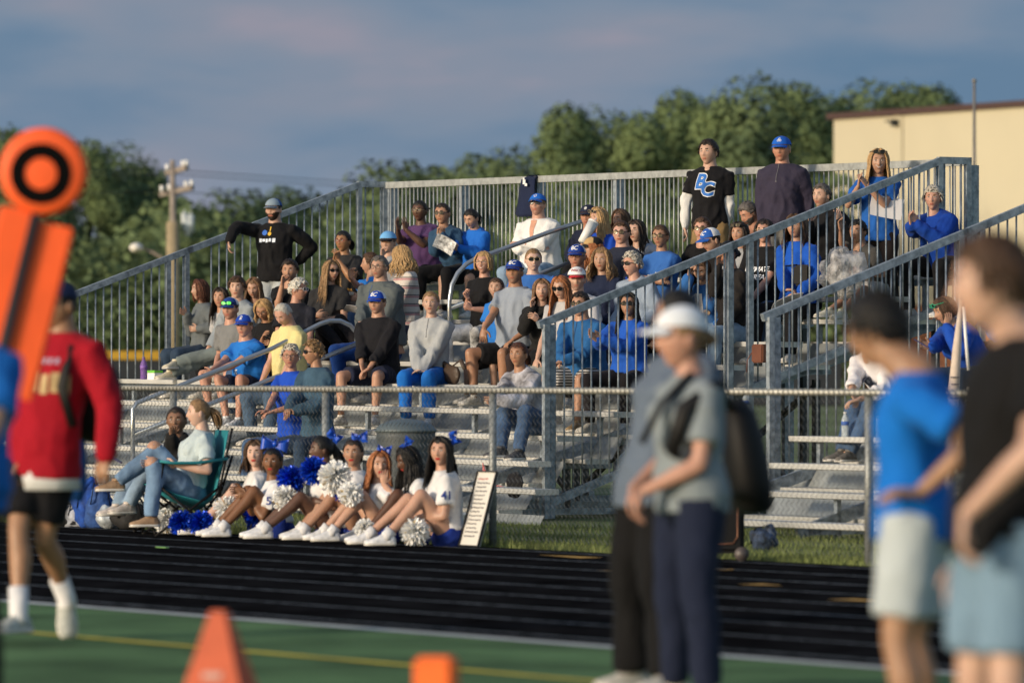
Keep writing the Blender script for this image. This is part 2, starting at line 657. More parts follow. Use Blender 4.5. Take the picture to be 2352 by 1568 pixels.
def make_hand(bm, w, d, palm_n, k=1.0, curl=0.5, mi=0, side=1, spread=0.0):
    """hand at wrist w pointing along d with the palm facing palm_n; side +1/-1 puts the thumb"""
    d = d.normalized()
    n = (palm_n - d * palm_n.dot(d))
    n = n.normalized() if n.length > 1e-3 else frame(d)[0]
    s = d.cross(n) * side
    c = w + d * 0.045 * k
    rings = []
    for q, hw, ht in ((-0.02, 0.024, 0.019), (0.01, 0.032, 0.017), (0.045, 0.041, 0.015), (0.08, 0.040, 0.012), (0.092, 0.034, 0.008)):
        p = w + d * (q * k)
        rings.append([p + s * (hw * k * math.cos(a)) + n * (ht * k * math.sin(a)) for a in [2 * math.pi * i / 10 for i in range(10)]])
    loft(bm, rings, mi)
    for i, (off, ln) in enumerate(((0.030, 0.070), (0.010, 0.080), (-0.010, 0.075), (-0.029, 0.060))):
        c_ = curl * (1 + 0.12 * i)
        p = w + d * (0.082 * k) + s * (off * k)
        dd = (d + s * (off * (1.5 + spread * 8))).normalized()
        pts, rr = [p - dd * 0.012 * k, p], [0.009 * k, 0.0095 * k]
        a = 0
        for seg in (0.45, 0.32, 0.23):
            a += c_ * 0.9
            p = p + (dd * math.cos(a) + n * math.sin(a)) * (ln * seg * k)
            pts.append(p); rr.append((0.0088 - 0.0009 * len(pts)) * k)
        tube(bm, pts, [r * 1.15 for r in rr], 6, mi, round_ends=True)
    p = w + d * 0.022 * k + s * 0.026 * k
    t1 = p + (d * 0.6 + s * 0.75 + n * 0.3).normalized() * 0.042 * k
    t2 = t1 + (d * 0.9 + s * 0.25 + n * (0.2 + curl * 0.5)).normalized() * 0.034 * k
    tube(bm, [p - s * 0.01 * k, p, t1, t2], [0.013 * k, 0.0135 * k, 0.0115 * k, 0.0085 * k], 7, mi, round_ends=True)


def make_shoe(name, parent, ankle, d, m, k=1.0, sole=None, high=False):
    bm = bmesh.new()
    d = V((d.x, d.y, d.z)).normalized()
    s = d.cross(Z)
    s = s.normalized() if s.length > 1e-3 else V((1, 0, 0))
    u = s.cross(d).normalized()
    base = ankle - u * 0.075 * k
    prof = [(-0.075, 0.030, 0.030, 0.055), (-0.055, 0.038, 0.046, 0.085), (-0.01, 0.041, 0.055, 0.105), (0.04, 0.043, 0.050, 0.092),
            (0.10, 0.050, 0.040, 0.062), (0.155, 0.046, 0.032, 0.048), (0.185, 0.030, 0.024, 0.036)]
    rings, rs = [], []
    for q, hw, mid, top in prof:
        p = base + d * (q * k)
        rings.append([p + s * (x * hw * k) + u * (z * k) for x, z in ((-0.9, 0.012), (0.9, 0.012), (1.0, mid * 0.7), (0.72, top * 0.86), (0.25, top), (-0.25, top), (-0.72, top * 0.86), (-1.0, mid * 0.7))])
        rs.append([p + s * (x * hw * 1.12 * k) + u * (z * k) for x, z in ((-1, 0.0), (1, 0.0), (1.0, 0.022), (-1.0, 0.022))])
    loft(bm, rings, 0)
    loft(bm, rs, 1)
    tube(bm, [ankle + u * 0.012 * k, ankle + u * 0.035 * k], [0.043 * k, 0.040 * k], 10, 0)
    return obj(name, bm, [m, sole or MATS['sole_white']], parent, True)


mat('sole_white', (0.6, 0.58, 0.54), 0.6)
mat('iris', (0.012, 0.009, 0.008), 0.2)
mat('eyewhite', (0.55, 0.52, 0.50), 0.35)
mat('lens', (0.006, 0.007, 0.009), 0.22, spec=0.35)
mat('lens_gold', (0.06, 0.055, 0.05), 0.2, 0.7)
mat('lens_green', (0.03, 0.65, 0.16), 0.12, 0.4, spec=0.9)
mat('frame_dark', (0.015, 0.012, 0.012), 0.3)
mat('frame_white', (0.75, 0.76, 0.78), 0.3)
mat('frame_red', (0.25, 0.03, 0.04), 0.3)
mat('frame_metal', (0.45, 0.36, 0.22), 0.3, 0.6)
mat('frame_green', (0.02, 0.42, 0.22), 0.3)
LIPS = {}


def lipmat(k, paint):
    c = SKIN[k]
    if paint: return mat('lips_painted', (0.42, 0.03, 0.03), 0.3)
    return mat('lips_' + k, (c[0] * 0.82, c[1] * 0.55, c[2] * 0.55), 0.4)


def clump(bm, pts, r, rng, n=5):
    rad = [r * q for q in (0.7, 1.0, 1.05, 1.0, 0.9, 0.7, 0.35, 0.12)]
    m = len(pts)
    rr = [rad[min(7, int(i * 7 / max(1, m - 1)))] for i in range(m)]
    tube(bm, pts, rr, n, 0, flat=0.55)


def scalp(bm, M, hs, th, style, noi=0.004, seed=0, lo=-0.03):
    vid = {}
    for j in range(HV + 1):
        for i in range(HU):
            x, y, z, dx, dy, dz = HEADV[j][i]
            h = hairline(dx, dy, dz, style)
            if h < lo: continue
            t_ = th * min(1, max(0.0, (h - lo) * 4.5))
            p = V((x, y, z))
            nrm = V((dx / 0.073, dy / 0.093, dz / 0.115)).normalized()
            wob = noise.noise(p * 55 + V((seed, 0, 0))) * noi + noise.noise(p * 130 + V((0, seed, 0))) * noi * 0.5
            vid[(j, i)] = bm.verts.new(M @ ((p + nrm * (t_ + (wob if t_ > 0.3 * th else 0))) * hs))
    for j in range(HV):
        for i in range(HU):
            k = (i + 1) % HU
            q = [(j, i), (j + 1, i), (j + 1, k), (j, k)]
            if all(a in vid for a in q):
                f = bm.faces.new([vid[a] for a in q]); f.smooth = True
    top = [vid[(0, i)] for i in range(HU) if (0, i) in vid]
    if len(top) == HU: bm.faces.new(top)


def make_hair(parent, M, hs, style, mcol, length=0.3, seed=1, shoulder=None, cap=False, fwd=None):
    """style: buzz short full recede curlyshort bob long curly pony bun"""
    rng = random.Random(seed)
    bm = bmesh.new()
    base = {'buzz': ('n', 0.006), 'recede': ('recede', 0.010), 'short': ('n', 0.016), 'curlyshort': ('n', 0.016), 'bob': ('n', 0.012),
            'long': ('n', 0.010), 'curly': ('n', 0.020), 'pony': ('n', 0.011), 'bun': ('n', 0.011), 'full': ('full', 0.02), 'shortback': ('n', 0.01)}[style]
    scalp(bm, M, hs, base[1] * (0.6 if cap else 1), base[0], 0.007 if style in ('curlyshort', 'curly', 'full', 'short', 'bob') else 0.003, seed)

    def surf(th, ph, out):
        dx, dy, dz = math.sin(th) * math.sin(ph), math.sin(th) * math.cos(ph), math.cos(th)
        return V((dx * (0.083 + out), dy * (0.100 + out), dz * (0.115 + out)))
    R3 = M.to_3x3()
    c = M.translation
    if style in ('short', 'curlyshort', 'full', 'recede') and not cap:
        n_ = {'short': 210, 'curlyshort': 260, 'full': 250, 'recede': 150}[style]
        for _ in range(n_):
            th = rng.uniform(0.0, 1.75); ph = rng.uniform(-math.pi, math.pi)
            dx, dy, dz = math.sin(th) * math.sin(ph), math.sin(th) * math.cos(ph), math.cos(th)
            if hairline(dx, dy, dz, base[0]) < 0.02: continue
            o_ = base[1] * rng.uniform(0.5, 0.95)
            p = surf(th, ph, o_)
            ln = {'short': 0.030, 'recede': 0.022, 'curlyshort': 0.034, 'full': 0.045}[style] * rng.uniform(0.7, 1.3)
            sweep = V((rng.uniform(-.5, .5), (0.35 if dy > 0.45 else -0.7) if dz > 0.5 else -0.25, 0.55 if dz > 0.5 and dy > 0.3 else (0.15 if dz > 0.6 else -0.85))) if style != 'curlyshort' else V((rng.uniform(-1, 1), rng.uniform(-1, 1), rng.uniform(-1, .3)))
            nr = p.normalized()
            sweep = (sweep - nr * sweep.dot(nr)).normalized()
            bow = 0.35 if style != 'curlyshort' else 0.8
            pts = [M @ ((p + sweep * ln * q + nr * (math.sin(q * math.pi * 0.8) * ln * bow * 0.5 - 0.003)) * hs) for q in (0, 0.25, 0.5, 0.75, 1)]
            clump(bm, pts, (0.0065 if style != 'curlyshort' else 0.008) * hs, rng)
    if style in ('long', 'bob', 'curly'):
        n_ = {'long': 210, 'bob': 170, 'curly': 230}[style]
        for q_ in range(n_):
            ph = rng.uniform(0.98 if not cap else 1.05, math.pi) * rng.choice((-1, 1))
            th0 = rng.uniform(0.05, 0.8) if not cap else 1.1
            lay = rng.uniform(0.35, 1.0)
            o_ = (base[1] + 0.006) * lay
            pts = []
            ph_s = ph * 0.75 if abs(ph) < 2 else ph
            th_end = 1.72
            for i in range(4):
                q = i / 3
                th = th0 + (th_end - th0) * q
                ph_i = ph_s + (ph - ph_s) * q
                pts.append(M @ (surf(th, ph_i, o_ + 0.004 * math.sin(q * 3)) * hs))
            ln = length * rng.uniform(0.75, 1.08)
            p = pts[-1]
            out = (R3 @ V((math.sin(ph), math.cos(ph) * 0.9, 0))).normalized()
            if fwd is not None and abs(ph) < 1.9: out = (out * 0.6 + fwd * 0.35)
            wav = {'long': 0.010, 'bob': 0.006, 'curly': 0.024}[style]
            f1, f2 = rng.uniform(0, 6), rng.uniform(0, 6)
            segs = 5 if ln > 0.12 else 3
            for i in range(1, segs + 1):
                q = i / segs
                spread = 0.055 * q if ln > 0.15 else -0.012 * q * q
                if style == 'curly': spread = 0.05 * math.sin(q * 2.2)
                dn = -Z * (ln * q) + out * spread + V((math.sin(f1 + q * 7), math.cos(f2 + q * 8), 0)) * (wav * q ** 0.5)
                pts.append(p + dn * hs)
            clump(bm, pts, (0.0085 if style != 'curly' else 0.0095) * hs * rng.uniform(0.8, 1.25), rng)
        if style == 'long' and not cap:
            for s in (-1, 1):                                   # hair swept down from the parting beside the brow
                for e in range(9):
                    o_ = 0.016 + 0.004 * (e % 3)
                    pts = [M @ (surf(th, s * (0.22 + 0.05 * e + 0.85 * q), o_) * hs) for th, q in ((0.35, 0), (0.6, .4), (0.85, .75), (1.15, 1), (1.5, 1.12), (1.8, 1.2))]
                    e2 = pts[-1]
                    pts += [e2 - Z * length * 0.3 * hs, e2 - Z * length * 0.6 * hs + R3 @ V((s * 0.02, 0.01, 0))]
                    clump(bm, pts, 0.0095 * hs, rng)
    if style in ('pony', 'bun') or style == 'shortback':
        for _ in range(70):
            ph = rng.uniform(-math.pi, math.pi)
            th0 = rng.uniform(0.2, 0.9) if abs(ph) < 1.5 else rng.uniform(0.4, 1.5)
            pts = []
            for i in range(5):
                q = i / 4
                a = surf(th0, ph, 0.009)
                b = surf(1.25, math.pi * (1 if ph > 0 else -1), 0.012)
                p = a.lerp(b, q)
                s_ = V((p.x / (0.082), p.y / (0.102), p.z / (0.124)))
                if s_.length > 1e-5: p = p / s_.length
                pts.append(M @ (p * hs))
            if style != 'shortback' and not cap: clump(bm, pts, 0.006 * hs, rng)
    if style == 'pony':
        b = M @ (V((0, -0.108, 0.035)) * hs)
        bk = (R3 @ V((0, -1, 0))).normalized()
        for _ in range(26):
            o_ = V((rng.uniform(-1, 1), rng.uniform(-1, 1), rng.uniform(-1, 1))) * 0.012
            sp = V((rng.uniform(-1, 1), rng.uniform(-1, 1), 0)) * 0.035
            pts = [b + o_ + bk * (0.035 + 0.04 * math.sin(q * 2.4)) * (q ** 0.5) + sp * math.sin(q * 2.6) - Z * (length * q * q * 0.6 + length * q * 0.4) for q in (0, .12, .28, .45, .62, .8, 1)]
            clump(bm, pts, 0.011 * hs, rng)
    if style == 'bun':
        for _ in range(30):
            b = V((rng.uniform(-1, 1), rng.uniform(-1, 1), rng.uniform(-1, 1))).normalized() * 0.022
            cc = V((0, -0.112, 0.0 + length * 0)) + b
            t_ = b.cross(V((rng.uniform(-1, 1), rng.uniform(-1, 1), rng.uniform(-1, 1)))).normalized() * 0.028
            clump(bm, [M @ ((cc - t_ * 0.8) * hs), M @ ((cc + b * 0.3) * hs), M @ ((cc + t_ * 0.8) * hs)], 0.012 * hs, rng)
    return obj('hair', bm, hairmat(mcol), parent, True)


def make_cap(parent, M, hs, c1, c2=None, logo=None, vis=None, back=False, lc=(0.8, 0.8, 0.8), high=1.0, underhair=None):
    Mc = M @ Matrix.Rotation(math.pi if back else 0, 4, 'Z')
    bm = bmesh.new()
    rings = []
    nu = 24
    for j in range(9):
        th = 0.02 + 1.42 * j / 8
        rings.append([(math.sin(th) * math.sin(2 * math.pi * i / nu), math.sin(th) * math.cos(2 * math.pi * i / nu), math.cos(th)) for i in range(nu)])
    vr = []
    for r in rings:
        vr.append([bm.verts.new(Mc @ (V((x * 0.095, y * 0.112 - 0.004, 0.038 + z * 0.096 * high - (0.02 * max(0, -y) if z < 0.4 else 0))) * hs)) for x, y, z in r])
    for a in range(8):
        for i in range(nu):
            k = (i + 1) % nu
            f = bm.faces.new((vr[a][i], vr[a + 1][i], vr[a + 1][k], vr[a][k])); f.smooth = True
            f.material_index = 1 if (c2 and rings[a][i][1] < 0.25 and rings[a + 1][k][1] < 0.3) else 0
    bm.faces.new(vr[0])
    if c2 is None:
        c2 = c1
    mats = [cloth('cap_%d_%d_%d' % tuple(int(v * 99) for v in c1), c1, 0.8), cloth('cap_%d_%d_%d' % tuple(int(v * 99) for v in c2), c2, 0.8), cloth('cap_%d_%d_%d' % tuple(int(v * 99) for v in (vis or c1)), vis or c1, 0.8)]
    o = obj('cap', bm, mats, parent, True)
    # visor
    bv = bmesh.new()
    top, bot = [], []
    for q in range(4):
        rt, rb = [], []
        for i in range(13):
            a = R(-54 + 108 * i / 12)
            ext = q / 3 * 0.076 * max(0, math.cos(a * 1.5)) ** 0.5
            x = math.sin(a) * 0.093; y = math.cos(a) * 0.104 + ext
            z = 0.044 - 0.014 * (abs(math.sin(a)) ** 2) - q / 3 * 0.020
            rt.append(bv.verts.new(Mc @ (V((x, y, z + 0.003)) * hs))); rb.append(bv.verts.new(Mc @ (V((x, y, z - 0.002)) * hs)))
        top.append(rt); bot.append(rb)
    for q in range(3):
        for i in range(12):
            bv.faces.new((top[q][i], top[q][i + 1], top[q + 1][i + 1], top[q + 1][i])).smooth = True
            bv.faces.new((bot[q][i + 1], bot[q][i], bot[q + 1][i], bot[q + 1][i + 1])).smooth = True
    for i in range(12):
        bv.faces.new((top[3][i], top[3][i + 1], bot[3][i + 1], bot[3][i]))
    vo = obj('visor', bv, mats[2], o)
    if logo:
        bl = bmesh.new()
        R3 = M.to_3x3().normalized() if not back else Mc.to_3x3().normalized()
        right, fw, up = R3 @ V((-1, 0, 0)), R3 @ V((0, 1, 0)), R3 @ V((0, 0, 1))
        # world-space bvh of the crown
        b0 = bmesh.new(); b0.from_mesh(o.data)
        bmesh.ops.translate(b0, vec=parent.location, verts=b0.verts)
        bvh = BVHTree.FromBMesh(b0); b0.free()
        o0 = Mc @ (V((0, 0.12, 0.092)) * hs)
        for shp in logo:
            decal(bl, bvh, shp, o0, right * hs, up * hs, -fw, 0, 0.003)
        obj('emblem', bl, mat('emblem_%d_%d_%d' % tuple(int(v * 99) for v in lc), lc, 0.7, var=0.02), o)
    return o


def make_glasses(parent, M, hs, kind='sun', fm='frame_dark', lens='lens', up=0.0, tilt=0.0, big=1.0):
    Mg = M @ Matrix.Translation(V((0, 0, up)) * hs) @ Matrix.Rotation(tilt, 4, 'X')
    bm = bmesh.new()
    R3 = Mg.to_3x3().normalized()
    ax, ay, az = R3 @ V((1, 0, 0)), R3 @ V((0, 1, 0)), R3 @ V((0, 0, 1))
    yo = 0.0985 if not up else 0.108
    for s in (-1, 1):
        c = V((s * 0.032, yo, 0.010))
        pts = []
        for i in range(15):
            a = 2 * math.pi * i / 14
            ca, sa = math.cos(a), math.sin(a)
            px = s * 0.032 + 0.0255 * big * (abs(ca) ** 0.7) * (1 if ca > 0 else -1)
            pts.append(V((px, yo - 0.18 * max(0, abs(px) - 0.02), 0.010 + 0.0185 * big * (abs(sa) ** 0.75) * (1 if sa > 0 else -1))))
        tube(bm, [Mg @ (p * hs) for p in pts], (0.0026 if kind == 'sun' else 0.0017) * hs, 5, 0)
        vs = [bm.verts.new(Mg @ (p * hs)) for p in pts[:-1]]
        if kind == 'sun':
            f = bm.faces.new(vs); f.material_index = 1
        tube(bm, [Mg @ (V(p) * hs) for p in ((s * 0.057, yo - 0.006, 0.016), (s * 0.076, yo - 0.027, 0.015), (s * 0.084, 0.02, 0.012), (s * 0.084, -0.012, 0.006))], (0.0030 if kind == 'sun' else 0.0018) * hs, 5, 0)
    tube(bm, [Mg @ (V(p) * hs) for p in ((-0.009, yo + 0.001, 0.014), (0, yo + 0.003, 0.017), (0.009, yo + 0.001, 0.014))], 0.0025 * hs, 5, 0)
    return obj('sunglasses' if kind == 'sun' else 'glasses', bm, [MATS[fm], MATS[lens]], parent, False)


def folds(o, amp, seed, sc=6.5, quiet=None):
    import numpy as np
    me = o.data
    n = len(me.vertices)
    co = np.empty(n * 3, dtype=np.float32); me.vertices.foreach_get('co', co)
    no = np.empty(n * 3, dtype=np.float32); me.vertices.foreach_get('normal', no)
    co = co.reshape(-1, 3); no = no.reshape(-1, 3)
    s0 = (seed * 1.7, seed * 0.9, seed * 2.3)
    nn = noise.noise
    d = np.empty(n, dtype=np.float32)
    for i, (x, y, z) in enumerate(co.tolist()):
        x += s0[0]; y += s0[1]; z += s0[2]
        wx = nn((x * 3, y * 3, z * 3)) * 0.10
        a = nn(((x + wx) * sc, (y + wx) * sc, (z + wx * 1.5) * sc * 0.62))
        b = nn((x * sc * 2.4, y * sc * 2.4, (z + wx) * sc * 1.6))
        d[i] = amp * max(-0.45, (0.85 - 3.6 * abs(a)) * 0.8 + b * 0.55)
    if quiet is not None:
        r = np.linalg.norm(co - np.array(quiet, dtype=np.float32), axis=1)
        d *= np.clip((r - 0.10) / 0.10, 0.12, 1)
    co += no * d[:, None]
    me.vertices.foreach_set('co', co.ravel())
    me.update()


PEOPLE = {}


def person(pid, label, head, row=None, sect='A', k=1.0, yaw=45, hyaw=40, hpitch=0, hroll=0, skin='light', hair='short', hcol='brown', hlen=0.28, beard=None,
           top=('tee', 'grey', (0.3, 0.3, 0.3)), bot=('pants', 'black', (0.02, 0.02, 0.022)), shoe=(0.6, 0.6, 0.6), cap=None, glasses=None, fat=1.0, fem=False,
           hR=None, hL=None, stand=None, footz=None, D=None, w=None, handcurl=0.45, group=None, feet=None, hips=None, lips=False, collar=None,
           print_=None, knee=0.42, splay=0.10, ground=False, seatup=0.0, headk=None, hw=1.0, eye=1.0, gx=0.0, sleeve=None, cat='person', elbR=None, elbL=None, nolegs=False, voxel=0.015, feetz=None, legs=None, smile=False, toes=None, nb=0.0, lean=0.0, palms=None, hem=None, under=None, socks=None):
    """hR / hL: ('lap',) ('thigh',) ('cross',) ('px', x, y, towards_camera) for the hand at image right / left"""
    rng = random.Random(pid)
    hs = headk or (0.965 if not fem else 0.945) * (0.55 + 0.45 * k)
    yaw_, hy = R(yaw), R(hyaw)
    F = V((-math.sin(yaw_), -math.cos(yaw_), 0))
    S = V((math.cos(yaw_), -math.sin(yaw_), 0))
    hx, hyy = head
    LT = (0.535 if not fem else 0.515) * k          # pelvis to base of neck
    NK = (0.152 if not fem else 0.158) * k ** 0.5
    # head frame
    Rh = Matrix.Rotation(-hy + 0.0, 3, 'Z')
    HF = V((-math.sin(hy), -math.cos(hy), 0))
    HS = V((-math.cos(hy), math.sin(hy), 0))      # local +x (person's right-hand rule with y forward)
    Mh = Matrix((HS, HF, Z)).transposed()
    Mh = Mh @ Matrix.Rotation(R(-hpitch), 3, 'X') @ Matrix.Rotation(R(hroll), 3, 'Y')
    nbo = -HF * (0.035 + 0.10 * math.sin(R(max(0, hpitch)))) - Z * NK * (1 - 0.25 * math.sin(R(max(0, hpitch))))
    if row is not None:
        wp = roww(row) + 0.13
        off = 0.05
        for _ in range(4):
            wh = wp + (F * off + HF * 0.06).dot(W)
            Hc = atW(hx, hyy, wh)
            Nb = Hc + nbo
            t_, _w = tw(Nb)
            zs = seatz(row, t_, sect) + seatup
            zp = zs + 0.10 * k
            dz = Nb.z - zp
            if dz < LT:
                off = min(math.sqrt(max(0.0004, LT * LT - dz * dz)), 0.33) + lean
            else:
                off = 0.03 + lean
        P = Nb - F * off
        P.z = zp
        fz = zs - 0.43 if footz is None else footz
    elif ground:
        wp = w
        Hc = atW(hx, hyy, w)
        Nb = Hc + nbo
        zs = seatup
        zp = zs + 0.09 * k
        dz = Nb.z - zp
        off = 0.05 + lean
        P = Nb - F * off
        P.z = zp
        fz = 0.0 if footz is None else footz
    else:
        Hc = atD(hx, hyy, D) if D else atW(hx, hyy, w)
        nbo = nbo - F * nb
        Nb = Hc + nbo
        fz = footz or 0.0
        P = Nb - Z * LT * 0.98 - F * lean
        if hips: P = atD(hips[0], hips[1], Nb.y)
    Hc = Nb - nbo
    base = V((P.x, P.y, fz))
    root = empty('person', base, label, cat, group)
    PEOPLE[pid] = dict(root=root, Hc=Hc, P=P, N=Nb, F=F, S=S)
    UP = (Nb - P).normalized()
    FF = (F - UP * F.dot(UP)).normalized()
    sw = (0.184 if not fem else 0.160) * k * (0.7 + 0.3 * fat)
    shR = Nb + S * sw - UP * (0.072 if not fem else 0.064) * k
    shL = Nb - S * sw - UP * (0.072 if not fem else 0.064) * k
    la, lf = 0.29 * k, 0.265 * k
    # legs
    hipw = 0.088 * k
    hipR, hipL = P + S * hipw - Z * 0.02, P - S * hipw - Z * 0.02
    lt_, ls_ = 0.43 * k, 0.42 * k
    legsd = []
    for side, hp in ((1, hipR), (-1, hipL)):
        if row is not None or ground:
            fd = 0.40 * k if not ground else 0.56 * k
            ank = hp + F * (fd + (rng.uniform(-.06, .06))) + S * (side * splay * 1.0)
            ank.z = fz + 0.085
            pole = Z * 1.0 + F * 0.5 + S * side * splay * 2.2
        else:
            ank = hp + S * side * splay * 0.6
            ank.z = fz + 0.085
            pole = F
        if feet:
            fx = feet[0] if side == 1 else feet[1]
            if fx:
                ank = atD(fx[0], fx[1], hp.y - fx[2])
                if len(fx) > 3: pole = pole + S * fx[3]
        if row is None and not ground and not feet:
            tot = (ank - hp).length * 1.003
            kn, ank2 = ik(hp, ank, tot * 0.506, tot * 0.494, pole)
        else:
            kn, ank2 = ik(hp, ank, lt_, ls_, pole)
        legsd.append((side, hp, kn, ank2))
    PEOPLE[pid]['knees'] = [l[2] for l in legsd]
    # arms
    arms = []
    for side, sh, spec in ((1, shR, hR), (-1, shL, hL)):
        kn = legsd[0][2] if side == 1 else legsd[1][2]
        hp = legsd[0][1] if side == 1 else legsd[1][1]
        pole = -Z * 0.9 + S * side * 0.6 - F * 0.35
        pn = -Z
        fdir = None
        if spec is None:
            spec = ('thigh',) if (row is not None or ground) else ('down',)
        if spec[0] == 'thigh':
            tg = hp.lerp(kn, 0.72) + Z * 0.075 * k + S * side * (-0.02)
        elif spec[0] == 'lap':
            mid = (legsd[0][2] + legsd[1][2]) / 2
            tg = P.lerp(mid, 0.80) + Z * 0.09 * k + S * side * 0.035
            pn = -S * side
        elif spec[0] == 'knee':
            tg = kn + Z * 0.06
            fdir = F * 0.6 - Z * 0.8
        elif spec[0] == 'cross':
            tg = P.lerp(Nb, 0.55) + FF * (0.20 if side == 1 else 0.17) * fat - S * side * 0.10 + UP * (0.02 * side)
            pole = -Z * 0.5 + S * side * 1.2 + F * 0.2
            fdir = -S * side + UP * 0.1
        elif spec[0] == 'down':
            tg = sh - Z * (la + lf) * 0.97 + S * side * 0.05 + F * 0.06
            pn = -S * side
            pole = -F + S * side * 0.3
        elif spec[0] == 'face':
            tg = Hc + HF * 0.075 + S * side * 0.055 - Z * 0.15
            fdir = (Hc + HF * 0.08 - tg) + Z * 0.05
            pn = -S * side - F * 0.3
            pole = -Z + F * 0.5 + S * side * 0.4
        elif spec[0] == 'px':
            tg = atD(spec[1], spec[2], Nb.y - spec[3])
            if len(spec) > 4:
                fdir = V(spec[4])
            if tg.z > sh.z - 0.25: pn = -F * 0.2 - S * side
        if side == 1 and elbR: pole = V(elbR)
        if side == -1 and elbL: pole = V(elbL)
        el, hnd = ik(sh, tg, la, lf, pole)
        arms.append((side, sh, el, hnd, pn, fdir))
    sk = skinmat(skin)
    # --- body
    bm = bmesh.new()
    B = fat

    def torso(bm, e, z0=-0.14, z1=1.0, chest=1.0, hemflare=0.0):
        rings = []
        prof = [(-0.16, .150, .115, 0.0), (-0.06, .172, .125, 0.0), (0.08, .165, .120, 0.01), (0.27, .145 + .03 * (B - 1), .108, .012), (0.45, .152, .112, .012),
                (0.64, .168, .118, .012), (0.80, .182, .108, 0.0), (0.90, .176, .090, -0.008), (0.97, .135, .074, -.012), (1.03, .080, .064, -0.008)]
        for q, rx, ry, fo in prof:
            if q < z0 or q > z1 + 0.04: continue
            rx = rx * (0.9 if fem and q > 0.2 else 1.0) * (1.04 if fem and q < 0.1 else 1)
            bb = 1 + (B - 1) * (1.6 if q < 0.6 else 0.8)
            by = 1 + (B - 1) * (2.6 if q < 0.6 else 1.0)
            c = P + (Nb - P) * q + FF * (fo * k + (0.06 * max(0, B - 1) if 0 < q < 0.6 else 0))
            if q < 0: c = P + Z * (q * LT)
            rx_, ry_ = rx * k * bb * (1.10 if q > 0.2 else 1.05) + e, ry * k * by * 1.04 + e
            rings.append([c + S * (rx_ * math.cos(a)) + FF * (ry_ * math.sin(a)) for a in [2 * math.pi * i / 16 for i in range(16)]])
        loft(bm, rings)
        if fem and k > 0.85:
            for s in (-1, 1):
                ball(bm, P + (Nb - P) * 0.66 + S * (s * 0.07 * k) + FF * 0.085 * k * chest, 0.062 * k + e, 0.055 * k + e, 0.062 * k + e, S, FF, UP)
    torso(bm, -0.028)
    nkr = (0.066 if not fem else 0.053) * k ** 0.4 * (0.85 + 0.15 * fat)
    hb = Hc - (Mh @ V((0, 0, 1))) * 0.055 * hs - (Mh @ V((0, 1, 0))) * 0.022
    tube(bm, [Nb - UP * 0.05, Nb + Z * 0.01, Nb.lerp(hb, 0.5), hb, hb + Z * 0.03], [nkr * 1.5, nkr * 1.18, nkr, nkr * 0.98, nkr * 0.9], 12)
    for side, sh, el, hnd, pn, fdir in arms:
        tube(bm, [sh - S * side * 0.03, sh.lerp(el, 0.3), sh.lerp(el, 0.7), el], [0.050 * k * fat, 0.048 * k * fat, 0.041 * k * fat, 0.037 * k], 10, round_ends=True)
        tube(bm, [el, el.lerp(hnd, 0.25), el.lerp(hnd, 0.7), hnd], [0.036 * k, 0.041 * k * fat ** .5, 0.031 * k, 0.025 * k], 10, round_ends=True)
    if not nolegs:
        for side, hp, kn, an in legsd:
            tube(bm, [hp, hp.lerp(kn, 0.35), hp.lerp(kn, 0.75), kn], [0.088 * k * fat ** .6, 0.083 * k * fat ** .6, 0.062 * k, 0.055 * k], 12, round_ends=True)
            cb = -(F * 0.5 + UP * 0) * 0.03 if row is not None else -F * 0.018
            tube(bm, [kn, kn.lerp(an, 0.28) + cb * k, kn.lerp(an, 0.65) + cb * 0.4 * k, an], [0.053 * k, 0.060 * k * (1.0 if not fem else .93), 0.042 * k, 0.034 * k], 12, round_ends=True)
    Mh4 = Matrix.Translation(Hc) @ Mh.to_4x4()
    hd = dict(beard=beard, hw=hw * rng.uniform(0.95, 1.04) * (1 + 0.10 * (fat - 1.08) if fat > 1.08 else 1), eye=eye * rng.uniform(0.8, 1.0), gx=gx, jaw=rng.uniform(-0.07, 0.07) + (0.05 if not fem else -0.03) + 0.25 * max(0, fat - 1.1), nose=rng.uniform(-0.004, 0.004), lip=rng.uniform(0.017, 0.023), smile=smile, chin=rng.uniform(-0.004, 0.004))
    rloc = root.location.copy()

    def post_body(o):
        b = bmesh.new()
        b.from_mesh(o.data)
        off_ = Matrix.Translation(-rloc)
        make_head(b, off_ @ Mh4, hs, hd)
        for side, sh, el, hnd, pn, fdir in arms:
            d = (hnd - el) if fdir is None else fdir
            pn2 = pn
            if palms: pn2 = V(palms)
            make_hand(b, hnd - rloc, d, pn2, (0.93 if not fem else 0.86) * (0.4 + 0.6 * k), handcurl, 0, -side)
        bmesh.ops.recalc_face_normals(b, faces=b.faces)
        b.to_mesh(o.data)
        b.free()
        for p in o.data.polygons: p.use_smooth = True
    brow = hcol if hcol not in ('white', 'blond', 'silver') else 'dblond'
    job('body', bm, [sk, lipmat(skin, lips), hairmat(brow), MATS['eyewhite'], MATS['iris'], hairmat(hcol if beard == 'full' else 'pepper') if beard != 'stubble' else mat('stubble_' + skin, tuple(v * q for v, q in zip(SKIN[skin], (0.66, 0.66, 0.70))), 0.6)], root, voxel * 0.95, post_body, 3)
    # --- hair, cap, glasses
    if hair: make_hair(root, Mh4, hs, hair, hcol, hlen, seed=sum(ord(c) for c in pid), cap=bool(cap), fwd=F if not fem else F)
    if cap: make_cap(root, Mh4, hs, **cap)
    if glasses:
        for gl in (glasses if isinstance(glasses, list) else [glasses]):
            make_glasses(root, Mh4, hs, **gl)
    # --- top
    kind, cname, cc = top[0], top[1], top[2]
    seated = row is not None or ground
